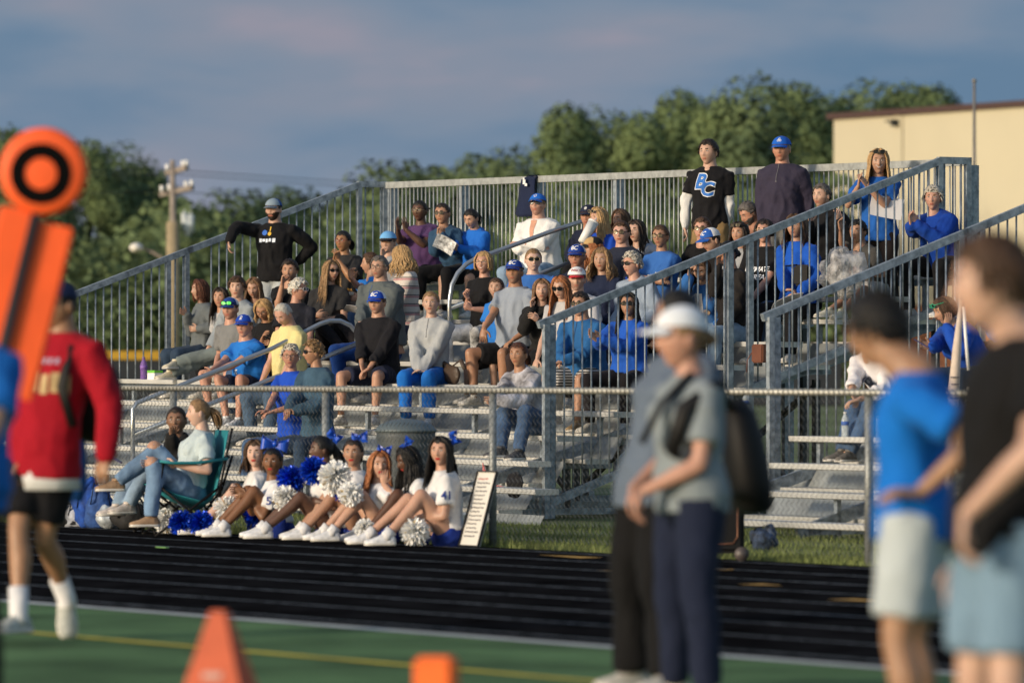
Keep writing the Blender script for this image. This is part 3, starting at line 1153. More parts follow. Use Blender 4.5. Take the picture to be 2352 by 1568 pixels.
    m = cloth(cname, cc, 0.85, top[3] if len(top) > 3 else 0.05, top[4] if len(top) > 4 else None)
    bm = bmesh.new()
    loose = {'tee': 0.014, 'long': 0.014, 'hoodie': 0.026, 'jacket': 0.024, 'polo': 0.014, 'tank': 0.010, 'shirt': 0.02}[kind]
    torso(bm, loose, z0=(-0.04 if seated else -0.10) if hem is None else hem)
    if not seated:
        tube(bm, [P + Z * 0.02, P - Z * (0.15 if kind == 'hoodie' else 0.10) * k], [0.172 * k * fat + loose, 0.178 * k * fat + loose], 16, flat=0.76, side=S)
    for side, sh, el, hnd, pn, fdir in arms:
        ex = 0.012 if kind in ('tee', 'polo', 'tank') else 0.016
        ex += 0.006 if kind in ('hoodie', 'jacket') else 0
        a, b_, c_ = 0.060 * k * fat + ex, 0.056 * k * fat + ex, 0.045 * k + ex
        short = kind in ('tee', 'polo') or sleeve == 'short'
        if kind == 'tank': continue
        if short:
            en = sh.lerp(el, 0.70)
            tube(bm, [sh - S * side * 0.05 + UP * 0.01, sh, sh.lerp(el, 0.35), en], [a * 0.80, a * 0.96, b_ * 1.0, b_ * 1.08], 12)
        else:
            fin = 0.93 if sleeve != 'mid' else 0.35
            tube(bm, [sh - S * side * 0.05 + UP * 0.01, sh, sh.lerp(el, 0.5), el], [a * 0.80, a * 0.96, b_, c_ * 1.02], 12, round_ends=False)
            tube(bm, [el, el.lerp(hnd, 0.3), el.lerp(hnd, 0.75), el.lerp(hnd, fin)], [c_ * 1.02, c_, c_ * 0.88, c_ * 0.74], 12, round_ends=True)
    if kind in ('hoodie',):
        for i in range(7):
            a = math.pi * (i / 6) - math.pi / 2
            ball(bm, Nb - FF * (0.065 * math.cos(a)) + S * (0.075 * math.sin(a)) + UP * (0.012 - 0.02 * abs(math.sin(a))), 0.034, 0.034, 0.040)
    if kind in ('jacket', 'polo', 'shirt') or collar:
        rr = nkr * 1.28
        tube(bm, [Nb + UP * 0.0 + S * (rr * math.sin(a)) + FF * (-rr * math.cos(a) + 0.008) for a in [R(-150 + 300 * i / 14) for i in range(15)]], 0.012, 6)
    sd = sum(ord(c) for c in pid) % 97

    def post_top(o, m=m):
        folds(o, {'hoodie': 0.016, 'jacket': 0.016, 'long': 0.013, 'shirt': 0.016}.get(kind, 0.014) * (0.55 if D else 1), sd, 7.5, Nb - rloc)
        if print_:
            b0 = bmesh.new(); b0.from_mesh(o.data)
            bmesh.ops.translate(b0, vec=rloc, verts=b0.verts)
            bvh = BVHTree.FromBMesh(b0); b0.free()
            for pr in print_:
                bl = bmesh.new()
                o0 = P + (Nb - P) * pr.get('h', 0.68) + S * pr.get('x', 0.0) + FF * 0.3
                rt = S; dd = -FF; upv = UP
                if pr.get('arm'):
                    sd_, sh_, el_ = arms[0 if pr['arm'] > 0 else 1][:3]
                    dd = -(S * pr['arm'] * 0.5 + F * 0.85).normalized() if not pr.get('dir') else V(pr['dir']).normalized()
                    rt = dd.cross(Z).normalized(); upv = rt.cross(dd).normalized()
                    o0 = sh_.lerp(el_, 0.42) - dd * 0.3
                for shp in pr['shp']:
                    decal(bl, bvh, shp, o0, rt, upv, dd, 0, pr.get('lift', 0.005))
                po = obj('print', bl, mat('print_%d_%d_%d' % tuple(int(v * 99) for v in pr['c']), pr['c'], 0.7, var=0.02), None)
                for v in po.data.vertices: v.co -= rloc
                po.parent = o
    tn = {'tee': 'shirt', 'polo': 'shirt', 'tank': 'shirt', 'long': 'shirt', 'shirt': 'shirt', 'hoodie': 'sweatshirt', 'jacket': 'jacket'}[kind]
    job(tn, bm, m, root, voxel * 0.85, post_top, 2)
    if under:
        bm = bmesh.new()
        for side, sh, el, hnd, pn, fdir in arms:
            c_ = 0.040 * k + 0.013
            tube(bm, [sh, sh.lerp(el, 0.5), el], [0.052 * k, 0.048 * k + .012, c_ + .006], 12, round_ends=True)
            tube(bm, [el, el.lerp(hnd, 0.3), el.lerp(hnd, 0.75), el.lerp(hnd, 0.95)], [c_ + .006, c_, c_ * 0.9, c_ * 0.72], 12, round_ends=True)
        job('undershirt', bm, cloth(under[0], under[1]), root, voxel, lambda o: folds(o, 0.014, 3, 9), 2)
    # --- trousers and shoes
    if nolegs: return root
    kind, cname, cc = bot[0], bot[1], bot[2]
    m = cloth(cname, cc, 0.85, bot[3] if len(bot) > 3 else 0.05, bot[4] if len(bot) > 4 else None)
    bm = bmesh.new()
    ball(bm, P - Z * 0.03, 0.165 * k * fat ** .5 + 0.012, 0.130 * k * fat + 0.012, 0.12 * k, S, F, Z, nu=16, nv=10)
    for side, hp, kn, an in legsd:
        e = 0.016 if kind != 'leggings' else 0.006
        r1, r2, r3, r4 = 0.092 * k * fat ** .6 + e, 0.086 * k * fat ** .6 + e, 0.066 * k + e, 0.058 * k + e
        if kind == 'wide': r3 += .02; r4 += .02
        if kind == 'shorts':
            q = 0.80
            tube(bm, [hp, hp.lerp(kn, 0.35), hp.lerp(kn, q)], [r1, r2 * 1.02, r3 * 1.16], 14)
        elif kind == 'briefs':
            tube(bm, [hp, hp.lerp(kn, 0.22)], [r1, r2], 14)
        else:
            tube(bm, [hp, hp.lerp(kn, 0.35), hp.lerp(kn, 0.75), kn], [r1, r2, r3, r4], 14, round_ends=True)
            rc, ra = (0.058 * k + e, 0.040 * k + e * 1.1)
            if kind == 'wide': rc, ra = 0.085 * k, 0.095 * k
            cb = -F * 0.018
            tube(bm, [kn, kn.lerp(an, 0.3) + cb, kn.lerp(an, 0.7), kn.lerp(an, 0.97)], [r4, rc, (rc + ra) / 2, ra], 14, round_ends=False)

    def post_bot(o):
        folds(o, 0.006 if kind not in ('leggings', 'briefs') else 0.0025, sd + 5, 8)
    job({'shorts': 'shorts', 'briefs': 'shorts'}.get(kind, 'trousers'), bm, m, root, voxel, post_bot, 3)
    if socks:
        for side, hp, kn, an in legsd:
            bm = bmesh.new()
            tube(bm, [an - Z * 0.03, an, an.lerp(kn, socks)], [0.046 * k, 0.045 * k, 0.050 * k], 12)
            obj('sock', bm, cloth('white_sock', (0.66, 0.66, 0.68)), root, True)
    sm = mat('shoe_%d_%d_%d' % tuple(int(v * 99) for v in shoe), shoe, 0.6, bump=0.3, bscale=50, var=0.12, vscale=25)
    for side, hp, kn, an in legsd:
        fd = F + S * side * 0.15
        if ground: fd = F * 0.75 + Z * 0.0
        if toes and toes[0 if side == 1 else 1]: fd = V(toes[0 if side == 1 else 1])
        make_shoe('shoe', root, an, fd, sm, 0.95 * (0.5 + 0.5 * k))
    return root


WHITE = (0.72, 0.72, 0.72)
BLUEL = (0.012, 0.09, 0.40)
ROYAL = (0.008, 0.05, 0.36)
NAVY = (0.010, 0.014, 0.035)
BLK = (0.006, 0.006, 0.0075)
capBC = lambda: [text2d('BC', 0.02, 0, 0.055)]
# ------------------------------------------------------------------ ground, track, turf
def sheet(name, pts, z, m, kind='structure', label=None):
    bm = bmesh.new()
    bm.faces.new([bm.verts.new((p[0], p[1], z)) for p in pts])
    o = obj(name, bm, m)
    return tag(o, label, None, None, kind)


GRASSM = mat('lawn', (0.06, 0.095, 0.022), 0.9, var=0.25, vscale=0.5, bump=0.5, bscale=25, c2=(0.095, 0.13, 0.035))
sheet('ground', [(-900, -60), (900, -60), (900, 2500), (-900, 2500)], -0.008, GRASSM)
TRK = mat('track_rubber', (0.0065, 0.0065, 0.007), 1.0, var=0.3, vscale=2.2, bump=0.35, bscale=180, c2=(0.011, 0.011, 0.012), spec=0.0)
TA, TB = -40, 34


def strip(name, w0, w1, z, m, t0=TA, t1=TB, kind='structure', nseg=1):
    a, b, c, d = P3(t0, w0), P3(t1, w0), P3(t1, w1), P3(t0, w1)
    return sheet(name, [a, b, c, d], z, m)


strip('track', -7.8, -0.06, 0.0, TRK)
TURF = mat('turf', (0.082, 0.156, 0.068), 0.85, var=0.18, vscale=0.9, bump=0.7, bscale=140, c2=(0.102, 0.186, 0.082), spec=0.1)
strip('turf_field', -45, -7.8, 0.004, TURF, -60, 50)
LINE = mat('lane_paint', (0.065, 0.072, 0.080), 0.8, var=0.4, vscale=9, c2=(0.14, 0.152, 0.165), spec=0.1)
YEL = mat('yellow_turf_paint', (0.62, 0.50, 0.04), 0.8, var=0.12, vscale=2)
WHT = mat('white_turf_paint', (0.50, 0.52, 0.50), 0.8, var=0.12, vscale=2)
GOLD = mat('gold_lane_mark', (0.62, 0.34, 0.06), 0.7, var=0.15, vscale=6)
for k in range(-1, 8):
    w = -1.25 - 0.885 * k
    strip('lane_line', w - 0.024, w + 0.024, 0.004, LINE)
strip('sideline_edge', -7.93, -7.79, 0.010, WHT)
strip('yellow_line', -9.62, -9.52, 0.010, YEL, -60, 50)
for (xa, xb, y) in ((1158, 1428, 1281), (1380, 1428, 1312), (1640, 1692, 1310), (1645, 1868, 1345), (1820, 2140, 1381), (2120, 2352, 1423)):
    a, b = onG(xa, y + (0 if xa != 1158 else -4)), onG(xb, y)
    ta, wa = tw(a); tb, wb = tw(b)
    wm = (wa + wb) / 2
    ta2, tb2 = ta, tb
    bm = bmesh.new()
    tip = P3(ta2, wm + 0.03) if xa == 1158 else P3(tb2, wm + 0.03)
    q1, q2 = (P3(tb2, wm - 0.10), P3(tb2, wm + 0.10)) if xa == 1158 else (P3(ta2, wm - 0.10), P3(ta2, wm + 0.10))
    bm.faces.new([bm.verts.new((p.x, p.y, 0.008)) for p in (tip, q1, q2)])
    tag(obj('lane_mark', bm, GOLD), kind='structure')
bm = bmesh.new()
p = onG(373, 1259)
box(bm, P3(*tw(p), 0.010), 0.16, 0.03, 0.006, U, W)
tag(obj('lane_tape', bm, mat('lime_tape', (0.18, 0.38, 0.12), 0.6)), 'short strip of lime green tape lying on the track edge', 'tape')

# grass blades between the track and the bleachers
rng = random.Random(3)
bm = bmesh.new()
for _ in range(62000):
    t_ = rng.uniform(-13, 5.5); w_ = -0.03 + 5.9 * rng.random() ** 1.5
    if t_ < -3.5 and w_ > 3.6: continue
    p = P3(t_, w_, -0.008)
    a = rng.uniform(0, math.pi)
    h = rng.uniform(0.035, 0.085) * (0.75 + 0.5 * noise.noise(V((t_ * 1.3, w_ * 1.3, 0))))
    d = V((math.cos(a), math.sin(a), 0)) * 0.004
    ln = V((rng.uniform(-1, 1), rng.uniform(-1, 1), 0)) * 0.03
    bm.faces.new((bm.verts.new(p - d), bm.verts.new(p + d), bm.verts.new(p + ln + Z * h)))
tag(obj('grass', bm, mat('grass_blade', (0.075, 0.12, 0.025), 0.7, var=0.3, vscale=1.2, c2=(0.14, 0.17, 0.05), island=0.35)), kind='stuff')

# ------------------------------------------------------------------ chain-link fence
fence = empty('chain_link_fence', P3(-5, 0, 0), 'waist-high galvanised chain-link fence between the track and the bleachers', 'fence')
WIRE = mat('fence_wire', (0.20, 0.20, 0.19), 0.5, 0.5, 0.1)
FT0, FT1, FH = -8.4, 6.6, 1.20
bm = bmesh.new()
tube(bm, [P3(FT0, 0, FH), P3(FT1, 0, FH)], 0.021, 10)
obj('top_rail', bm, mat('rail_pipe', (0.40, 0.40, 0.37), 0.5, 0.3, 0.1), fence, True)
FP = mat('post_pipe', (0.24, 0.26, 0.27), 0.5, 0.4, 0.12)
for k in range(-3, 3):
    bm = bmesh.new()
    t_ = 2.55 * k + (0.0 if k < 1 else -0.08 * k)
    tube(bm, [P3(t_, 0.03, 0), P3(t_, 0.03, FH - 0.02)], 0.030, 12)
    tube(bm, [P3(t_, 0.03, FH - 0.02), P3(t_, 0.03, FH + 0.025)], 0.034, 12)
    obj('post', bm, FP, fence, True)
bm = bmesh.new()
pitch = 0.062
nw = int((FT1 - FT0) / pitch)
nz_ = 38
zz = (FH + 0.025 - 0.03) / nz_
for i in range(nw):
    x0 = FT0 + pitch * (i + 0.5)
    pr = None
    for j in range(nz_ + 1):
        sgn = 1 if (j + 0) % 2 else -1
        z_ = 0.03 + zz * j
        w_ = -0.006 * sgn - 0.024
        p = P3(x0 + sgn * pitch * 0.5, w_, z_)
        e = U * 0.0026; f_ = W * 0.0026
        cur = [bm.verts.new(p + e), bm.verts.new(p + f_), bm.verts.new(p - e), bm.verts.new(p - f_)]
        if pr:
            for q in range(4):
                bm.faces.new((pr[q], pr[(q + 1) % 4], cur[(q + 1) % 4], cur[q]))
        pr = cur
obj('wire_mesh', bm, WIRE, fence)
# wrap ties of the mesh round the rail
bm = bmesh.new()
for i in range(nw):
    x0 = FT0 + pitch * (i + 0.5)
    tube(bm, [P3(x0 + 0.008 * math.sin(a), 0.026 * math.cos(a), FH + 0.026 * math.sin(a)) for a in [2 * math.pi * q / 7 for q in range(8)]], 0.004, 4)
obj('wire_ties', bm, mat('tie_wire', (0.34, 0.34, 0.31), 0.5, 0.4), fence)

# ------------------------------------------------------------------ bleachers
RW = 0.25


def bleachers(name, label, sect, t0s, t1s, tg, posts_t, gside):
    root = empty(name, P3((t0s[5] + t1s[5]) / 2, ROW0, 0), label, 'bleachers')
    for n in range(0, 11):
        ta, tb = t0s[min(n, 10)], t1s[min(n, 10)]
        w = roww(n)

        def plank(nm, w0, w1, dz, th=0.045, m=ALU, ta=ta, tb=tb):
            bm = bmesh.new()
            a, b = seatz(n, ta, sect) + dz, seatz(n, tb, sect) + dz
            vs = [[bm.verts.new(P3(t_, w_, z_ + q)) for w_, q in ((w0, 0), (w1, 0), (w1, -th), (w0 + 0.02, -th), (w0 + 0.004, -th + 0.008), (w0 + 0.004, -th * 0.55), (w0, -th * 0.5))] for t_, z_ in ((ta, a), (tb, b))]
            k = len(vs[0])
            for i in range(k):
                bm.faces.new((vs[0][i], vs[0][(i + 1) % k], vs[1][(i + 1) % k], vs[1][i]))
            bm.faces.new(vs[0][::-1]); bm.faces.new(vs[1])
            bmesh.ops.recalc_face_normals(bm, faces=bm.faces)
            return obj(nm, bm, m, root)
        if n == 0:
            plank('step_plank', w, w + RW, 0, 0.05)
            continue
        plank('seat_plank', w, w + RW, 0, 0.05)
        plank('foot_plank', w - 0.31, w - 0.055, -0.43, 0.045, ALU)
        if n > 1 or sect == 'A':
            bm = bmesh.new()
            for t_a, t_b in ((ta, tb),):
                za, zb = seatz(n, t_a, sect) - 0.43, seatz(n, t_b, sect) - 0.43
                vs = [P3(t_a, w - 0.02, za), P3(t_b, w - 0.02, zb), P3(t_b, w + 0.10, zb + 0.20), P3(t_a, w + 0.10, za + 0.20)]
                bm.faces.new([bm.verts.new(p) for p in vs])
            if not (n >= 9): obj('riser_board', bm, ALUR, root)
    # sloping stringers and legs underneath
    for t_ in posts_t:
        bm = bmesh.new()
        zf = lambda w_: SZ + RISE * ((w_ - ROW0) / RUN) + (0.0063 * (-t_ - 13) if sect == 'A' else 0)
        bar(bm, P3(t_, 3.3, 0.03), P3(t_, 9.5, zf(9.5) - 0.56), 0.05, 0.10)
        obj('stringer', bm, STEEL, root)
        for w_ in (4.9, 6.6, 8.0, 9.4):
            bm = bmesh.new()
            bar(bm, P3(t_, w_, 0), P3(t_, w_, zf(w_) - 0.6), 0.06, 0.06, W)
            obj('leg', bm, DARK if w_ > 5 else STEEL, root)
        bm = bmesh.new()
        bar(bm, P3(t_, 3.4, 0.05), P3(t_, 9.5, 0.05), 0.05, 0.06)
        obj('base_beam', bm, STEEL, root)
        for n in range(1, 11):
            bm = bmesh.new()
            bar(bm, P3(t_, roww(n) + 0.12, zf(roww(n)) - 0.52), P3(t_, roww(n) + 0.12, zf(roww(n)) - 0.052), 0.05, 0.04, W)
            bar(bm, P3(t_, roww(n) - 0.30, zf(roww(n)) - 0.50), P3(t_, roww(n) + 0.24, zf(roww(n)) - 0.50), 0.05, 0.05)
            obj('seat_bracket', bm, STEEL, root)
    for a, b in zip(posts_t, posts_t[1:]):
        bm = bmesh.new()
        bar(bm, P3(a, 8.0, 0.1), P3(b, 8.0, 1.2), 0.05, 0.05)
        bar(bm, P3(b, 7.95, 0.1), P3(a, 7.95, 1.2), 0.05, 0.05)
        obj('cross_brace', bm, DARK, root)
    return root


def guard(root, sect, tg, w0=4.66, kjoint=6.78, back=True, front=True, bals=None, posts=(4.70, 6.70, 6.93, 9.12, 9.45)):
    tl = 0.0063 * (-tg - 13) if sect == 'A' else 0.0
    zt = lambda w_: 1.79 + 0.349 * (min(w_, 9.13) - 4.66) + tl + 0.03
    for (a, b, low) in ((w0, kjoint, 1.66), (kjoint + 0.12, 9.45, 1.40)):
        if a > b: continue
        pn = None
        bm = bmesh.new()
        if b > 9.2:
            bar(bm, P3(tg, a - 0.18, zt(a - 0.18)), P3(tg, 9.13, zt(9.13)), 0.05, 0.066)
            bar(bm, P3(tg, 9.10, zt(9.13) + 0.002), P3(tg, 9.48, zt(9.13) + 0.002), 0.052, 0.066)
        else:
            bar(bm, P3(tg, a - 0.06, zt(a - 0.06)), P3(tg, b, zt(b)), 0.05, 0.066)
        pn = obj('guard_rail', bm, STEEL, root)
        bm = bmesh.new()
        bar(bm, P3(tg, a + 0.05, zt(a + 0.05) - low), P3(tg, min(b, 9.13), zt(min(b, 9.13)) - low), 0.045, 0.075)
        lo = obj('lower_rail', bm, STEEL, root)
        w_ = a + 0.12
        while w_ < b - 0.04:
            bm = bmesh.new()
            tube(bm, [P3(tg, w_, zt(w_) - low), P3(tg, w_, zt(w_) - 0.02)], 0.0095, 6)
            bo = obj('baluster', bm, STEEL, None, True)
            for v in bo.data.vertices: v.co -= root.location
            bo.parent = pn
            w_ += 0.098
    for w_ in posts:
        if w_ < w0 - 0.1: continue
        bm = bmesh.new()
        z0 = 0.0 if w_ in (4.70, 9.45) else zt(w_) - 1.75
        for dq in ((-0.035, 0.035) if w_ == 4.70 else (0,)):
            bar(bm, P3(tg + (0.03 if dq < 0 else 0), w_ + dq * 1.1, z0), P3(tg + (0.03 if dq < 0 else 0), w_ + dq * 1.1, zt(w_) - 0.03), 0.05, 0.055, W)
        obj('guard_post', bm, STEEL, root)


t0A = [-17.38] + [-17.38] * 10
t1A = [-5.2, -5.0, -6.1] + [-6.58] * 8
bA = bleachers('bleachers', 'long aluminium and galvanised steel bleachers packed with spectators', 'A', t0A, t1A, -6.55, [-17.2, -15.2, -13.2, -11.2, -9.2, -7.0], 1)
guard(bA, 'A', -6.55)
guard(bA, 'A', -17.40, w0=5.2, kjoint=7.0)
# back guard with its balusters
for a, b in ((-17.40, -6.55),):
    tl = lambda t_: 0.0063 * (-t_ - 13)
    zB = 3.374
    bm = bmesh.new()
    bar(bm, P3(a, 9.47, zB + tl(a)), P3(b, 9.47, zB + tl(b)), 0.05, 0.07)
    gb = obj('back_rail', bm, mat('back_rail_steel', (0.34, 0.36, 0.36), 0.5, 0.3, 0.12, 14), bA)
    bm = bmesh.new()
    bar(bm, P3(a, 9.47, zB - 1.15 + tl(a)), P3(b, 9.47, zB - 1.15 + tl(b)), 0.045, 0.06)
    obj('lower_rail', bm, STEEL, bA)
    bm = bmesh.new()
    t_ = a + 0.1
    while t_ < b - 0.03:
        tube(bm, [P3(t_, 9.47, zB - 1.15 + tl(t_)), P3(t_, 9.47, zB - 0.03 + tl(t_))], 0.009, 6)
        t_ += 0.0835
    tag(obj('balusters', bm, mat('bal_steel', (0.33, 0.35, 0.36), 0.5, 0.35, 0.1), bA, True), kind='stuff')
    for i in range(8):
        bm = bmesh.new()
        t_ = a + 0.03 + (b - a - 0.06) * i / 7
        bar(bm, P3(t_, 9.53, 0), P3(t_, 9.53, zB - 0.03 + tl(t_)), 0.06, 0.11, W)
        obj('guard_post', bm, STEEL if i != 4 else mat('pale_steel', (0.42, 0.43, 0.42), 0.5, 0.3), bA)
t0B = [-1.3, -1.7, -2.3] + [-2.9] * 8
t1B = [7.0] + [7.0] * 10
bB = bleachers('bleachers', 'second aluminium bleachers at the right edge behind the men in the foreground', 'B', t0B, t1B, -2.97, [-2.6, -0.6, 1.4, 3.4], -1)
guard(bB, 'B', -2.97)
bm = bmesh.new()
bar(bm, P3(-2.97, 9.47, 3.374), P3(7, 9.47, 3.374), 0.05, 0.07)
obj('back_rail', bm, STEEL, bB)
bm = bmesh.new()
t_ = -2.9
while t_ < 3.0:
    tube(bm, [P3(t_, 9.47, 2.2), P3(t_, 9.47, 3.35)], 0.009, 6)
    t_ += 0.0835
tag(obj('balusters', bm, STEEL, bB, True), kind='stuff')
# aisle handrails
tH = -12.67


def handrail(pts, post_w, zb, zt_):
    bm = bmesh.new()
    tube(bm, [P3(tH, w_, z_) for w_, z_ in pts], 0.024, 10)
    return obj('aisle_handrail', bm, STEELB, bA, True)


s_ = 0.352
z0_, z1_ = 1.02, 1.88
handrail([(3.72, 0.30), (3.72, z0_ - 0.06), (3.76, z0_), (4.5, z0_ + 0.26), (5.3, z0_ + 0.26 + 0.28), (5.86, 1.81), (5.98, 1.845), (6.10, 1.845), (6.22, 1.80), (6.32, 1.70), (6.38, 1.5), (6.38, 1.1)], 0, 0, 0)
handrail([(3.72, 0.70), (4.6, 1.01), (5.5, 1.33), (6.36, 1.63)], 0, 0, 0)
handrail([(7.40, 1.35), (7.40, 2.05), (7.43, 2.22), (7.50, 2.34), (7.60, 2.43), (7.72, 2.49), (7.9, 2.545), (8.6, 2.77), (9.28, 2.97)], 0, 0, 0)
handrail([(7.41, 1.98), (8.2, 2.24), (9.2, 2.57)], 0, 0, 0)

# ------------------------------------------------------------------ far building
DB = 285.0
xa = (1915 - CX) / FOC * DB
A_ = V((xa, DB, 0))
dirB = V((0.51, -0.86, 0)).normalized()
hB = CAMH + (842 - 262) / FOC * DB
xb_ = A_ + dirB * 60
nB = V((dirB.y, -dirB.x, 0))
bld = empty('warehouse_building', A_, 'pale yellow metal warehouse with brown roof edge and brick base behind the bleachers', 'building')
bm = bmesh.new()
NR = 240
top_, bot_ = [], []
for i in range(NR + 1):
    q = i / NR
    o_ = nB * (0.006 if (i % 2) else 0.0)
    p = A_.lerp(xb_, q) + o_
    bot_.append(bm.verts.new(p + Z * 4.4)); top_.append(bm.verts.new(p + Z * (hB - 0.26)))
for i in range(NR):
    bm.faces.new((bot_[i], bot_[i + 1], top_[i + 1], top_[i]))
bk = -nB * 30
vs = [bm.verts.new(A_ + Z * 0), bm.verts.new(A_ + bk), bm.verts.new(A_ + bk + Z * hB), bm.verts.new(A_ + Z * hB)]
bm.faces.new(vs)
obj('wall', bm, mat('cream_cladding', (0.47, 0.43, 0.315), 0.6, var=0.03, vscale=0.1), bld)
bm = bmesh.new()
box(bm, (A_ + xb_) / 2 + Z * 2.2 - nB * 0.2, 60, 0.5, 4.39, dirB, nB)
obj('brick_base', bm, mat('orange_brick', (0.30, 0.12, 0.06), 0.8, var=0.2, vscale=2), bld)
bm = bmesh.new()
box(bm, (A_ + xb_) / 2 + Z * (hB - 0.12), 60.6, 0.5, 0.30, dirB, nB)
obj('roof_edge', bm, mat('brown_trim', (0.055, 0.028, 0.025), 0.6), bld)
for q_ in range(1, 10):
    bm = bmesh.new()
    box(bm, A_ + dirB * (6.1 * q_) + nB * 0.03 + Z * (4.4 + (hB - 4.7) / 2), 0.09, 0.06, hB - 4.72, dirB, nB)
    obj('panel_joint', bm, mat('joint', (0.33, 0.30, 0.22), 0.7), bld)
bm = bmesh.new()
box(bm, A_ + dirB * 5.65 + nB * 0.2 + Z * (CAMH + (842 - 287) / FOC * (DB - 2.5)), 0.28, 0.3, 0.34, dirB, nB)
box(bm, A_ + dirB * 5.65 + nB * 0.4 + Z * (CAMH + (842 - 284) / FOC * (DB - 2.5)), 0.34, 0.5, 0.10, dirB, nB)
obj('wall_lamp', bm, DARK, bld)

bm = bmesh.new()
pp = atD(2238, 800, 120)
tube(bm, [V((pp.x, pp.y, 0)), V((pp.x, pp.y, 3)), V((pp.x, pp.y, CAMH + (842 - 190) / FOC * 120))], [0.055, 0.05, 0.03], 10)
ball(bm, V((pp.x, pp.y, CAMH + (842 - 186) / FOC * 120)), 0.05, 0.05, 0.05)
tag(obj('flagpole', bm, mat('pole_grey', (0.16, 0.15, 0.14), 0.5), None, True), 'slim bare grey pole in front of the yellow warehouse', 'pole')

# outfield fence with yellow cap
of = empty('outfield_fence', atD(300, 842, 200), 'long black windscreen fence with a yellow cap behind the left end of the bleachers', 'fence')
of.location.z = 0
o0 = of.location
for nm, z0, z1, m, th in (('windscreen', 0.0, 1.63, mat('windscreen', (0.012, 0.016, 0.022), 0.8), 0.05), ('cap', 1.63, 1.93, mat('cap_yellow', (0.42, 0.24, 0.01), 0.6), 0.14)):
    bm = bmesh.new()
    box(bm, V((o0.x + 8.0, o0.y, (z0 + z1) / 2)), 34, th, z1 - z0 - 0.002)
    obj(nm, bm, m, of)
for i in range(9):
    bm = bmesh.new()
    tube(bm, [V((o0.x - 8 + 4 * i, o0.y + 0.1, 0)), V((o0.x - 8 + 4 * i, o0.y + 0.1, 1.9))], 0.05, 8)
    obj('post', bm, DARK, of)

# utility pole
DU = 180.0
uq = lambda x, y: atD(x, y, DU)
u0 = uq(398, 842); u0.z = 0
up = empty('utility_pole', u0, 'weathered wooden utility pole with two cross-arms, transformers and a lamp arm', 'utility pole')
WOOD = mat('pole_wood', (0.24, 0.205, 0.18), 0.85, var=0.15, vscale=4)
bm = bmesh.new()
tube(bm, [u0, V((u0.x, u0.y, 5.5)), uq(396, 368)], [0.15, 0.12, 0.08], 12)
obj('pole', bm, WOOD, up, True)
bm = bmesh.new()
tube(bm, [V((u0.x + 0.03, u0.y - 0.3, 0)), V((u0.x + 0.0, u0.y - 0.3, uq(0, 510).z))], [0.24, 0.2], 12)
obj('pole_guard', bm, mat('pole_wood2', (0.30, 0.24, 0.15), 0.85, var=0.1), up, True)
for (xa2, ya2, xb2, yb2) in ((381, 397, 431, 386), (367, 446, 444, 432)):
    bm = bmesh.new()
    bar(bm, uq(xa2, ya2) + V((0, 0.4, 0)), uq(xb2, yb2) - V((0, 0.4, 0)), 0.14, 0.16)
    ar = obj('cross_arm', bm, WOOD, up)
    for q in (0.06, 0.28, 0.78, 0.95):
        bm = bmesh.new()
        p = uq(xa2, ya2).lerp(uq(xb2, yb2), q)
        tube(bm, [p + Z * 0.05, p + Z * 0.26], [0.05, 0.07], 8)
        b_ = obj('insulator', bm, WHITEP, None, True)
        for v in b_.data.vertices: v.co -= up.location
        b_.parent = ar
for dx, dy in ((424, 508), (438, 512), (431, 520)):
    bm = bmesh.new()
    p = uq(dx, dy)
    tube(bm, [p - Z * 0.30, p + Z * 0.26], [0.12, 0.12], 10)
    tube(bm, [p + Z * 0.26, p + Z * 0.36], [0.03, 0.04], 6)
    obj('transformer', bm, mat('transformer_grey', (0.45, 0.50, 0.52), 0.5), up, True)
bm = bmesh.new()
tube(bm, [uq(392, 612), uq(372, 592), uq(350, 579), uq(330, 572)], 0.05, 6)
la = obj('lamp_arm', bm, WOOD, up, True)
bm = bmesh.new()
ball(bm, uq(313, 569), 0.22, 0.35, 0.16, nu=14, nv=9)
obj('lamp_head', bm, mat('lamp_glass', (0.75, 0.72, 0.66), 0.3), up, True)
bm = bmesh.new()
for ya3, yb3 in ((390, 375), (400, 388), (440, 428)):
    a = uq(396, ya3); b = V((a.x + 45, a.y + 190, a.z + 3 + (ya3 - yb3) / 10))
    tube(bm, [a.lerp(b, q) - Z * (2.0 * q * (1 - q)) for q in [i / 12 for i in range(13)]], 0.012, 4)
    b = V((a.x - 60, a.y - 30, a.z))
    tube(bm, [a.lerp(b, q) - Z * (2.0 * q * (1 - q)) for q in [i / 12 for i in range(13)]], 0.012, 4)
obj('wires', bm, DARK, up)

# ------------------------------------------------------------------ trees
LEAFM = [mat('foliage_a', (0.100, 0.145, 0.062), 0.9, var=0.15, vscale=0.25, c2=(0.128, 0.170, 0.074), island=0.15, spec=0.1),
         mat('foliage_b', (0.082, 0.122, 0.062), 0.9, var=0.15, vscale=0.25, c2=(0.110, 0.148, 0.070), island=0.15, spec=0.1)]
BARK = mat('bark', (0.06, 0.045, 0.035), 0.9)


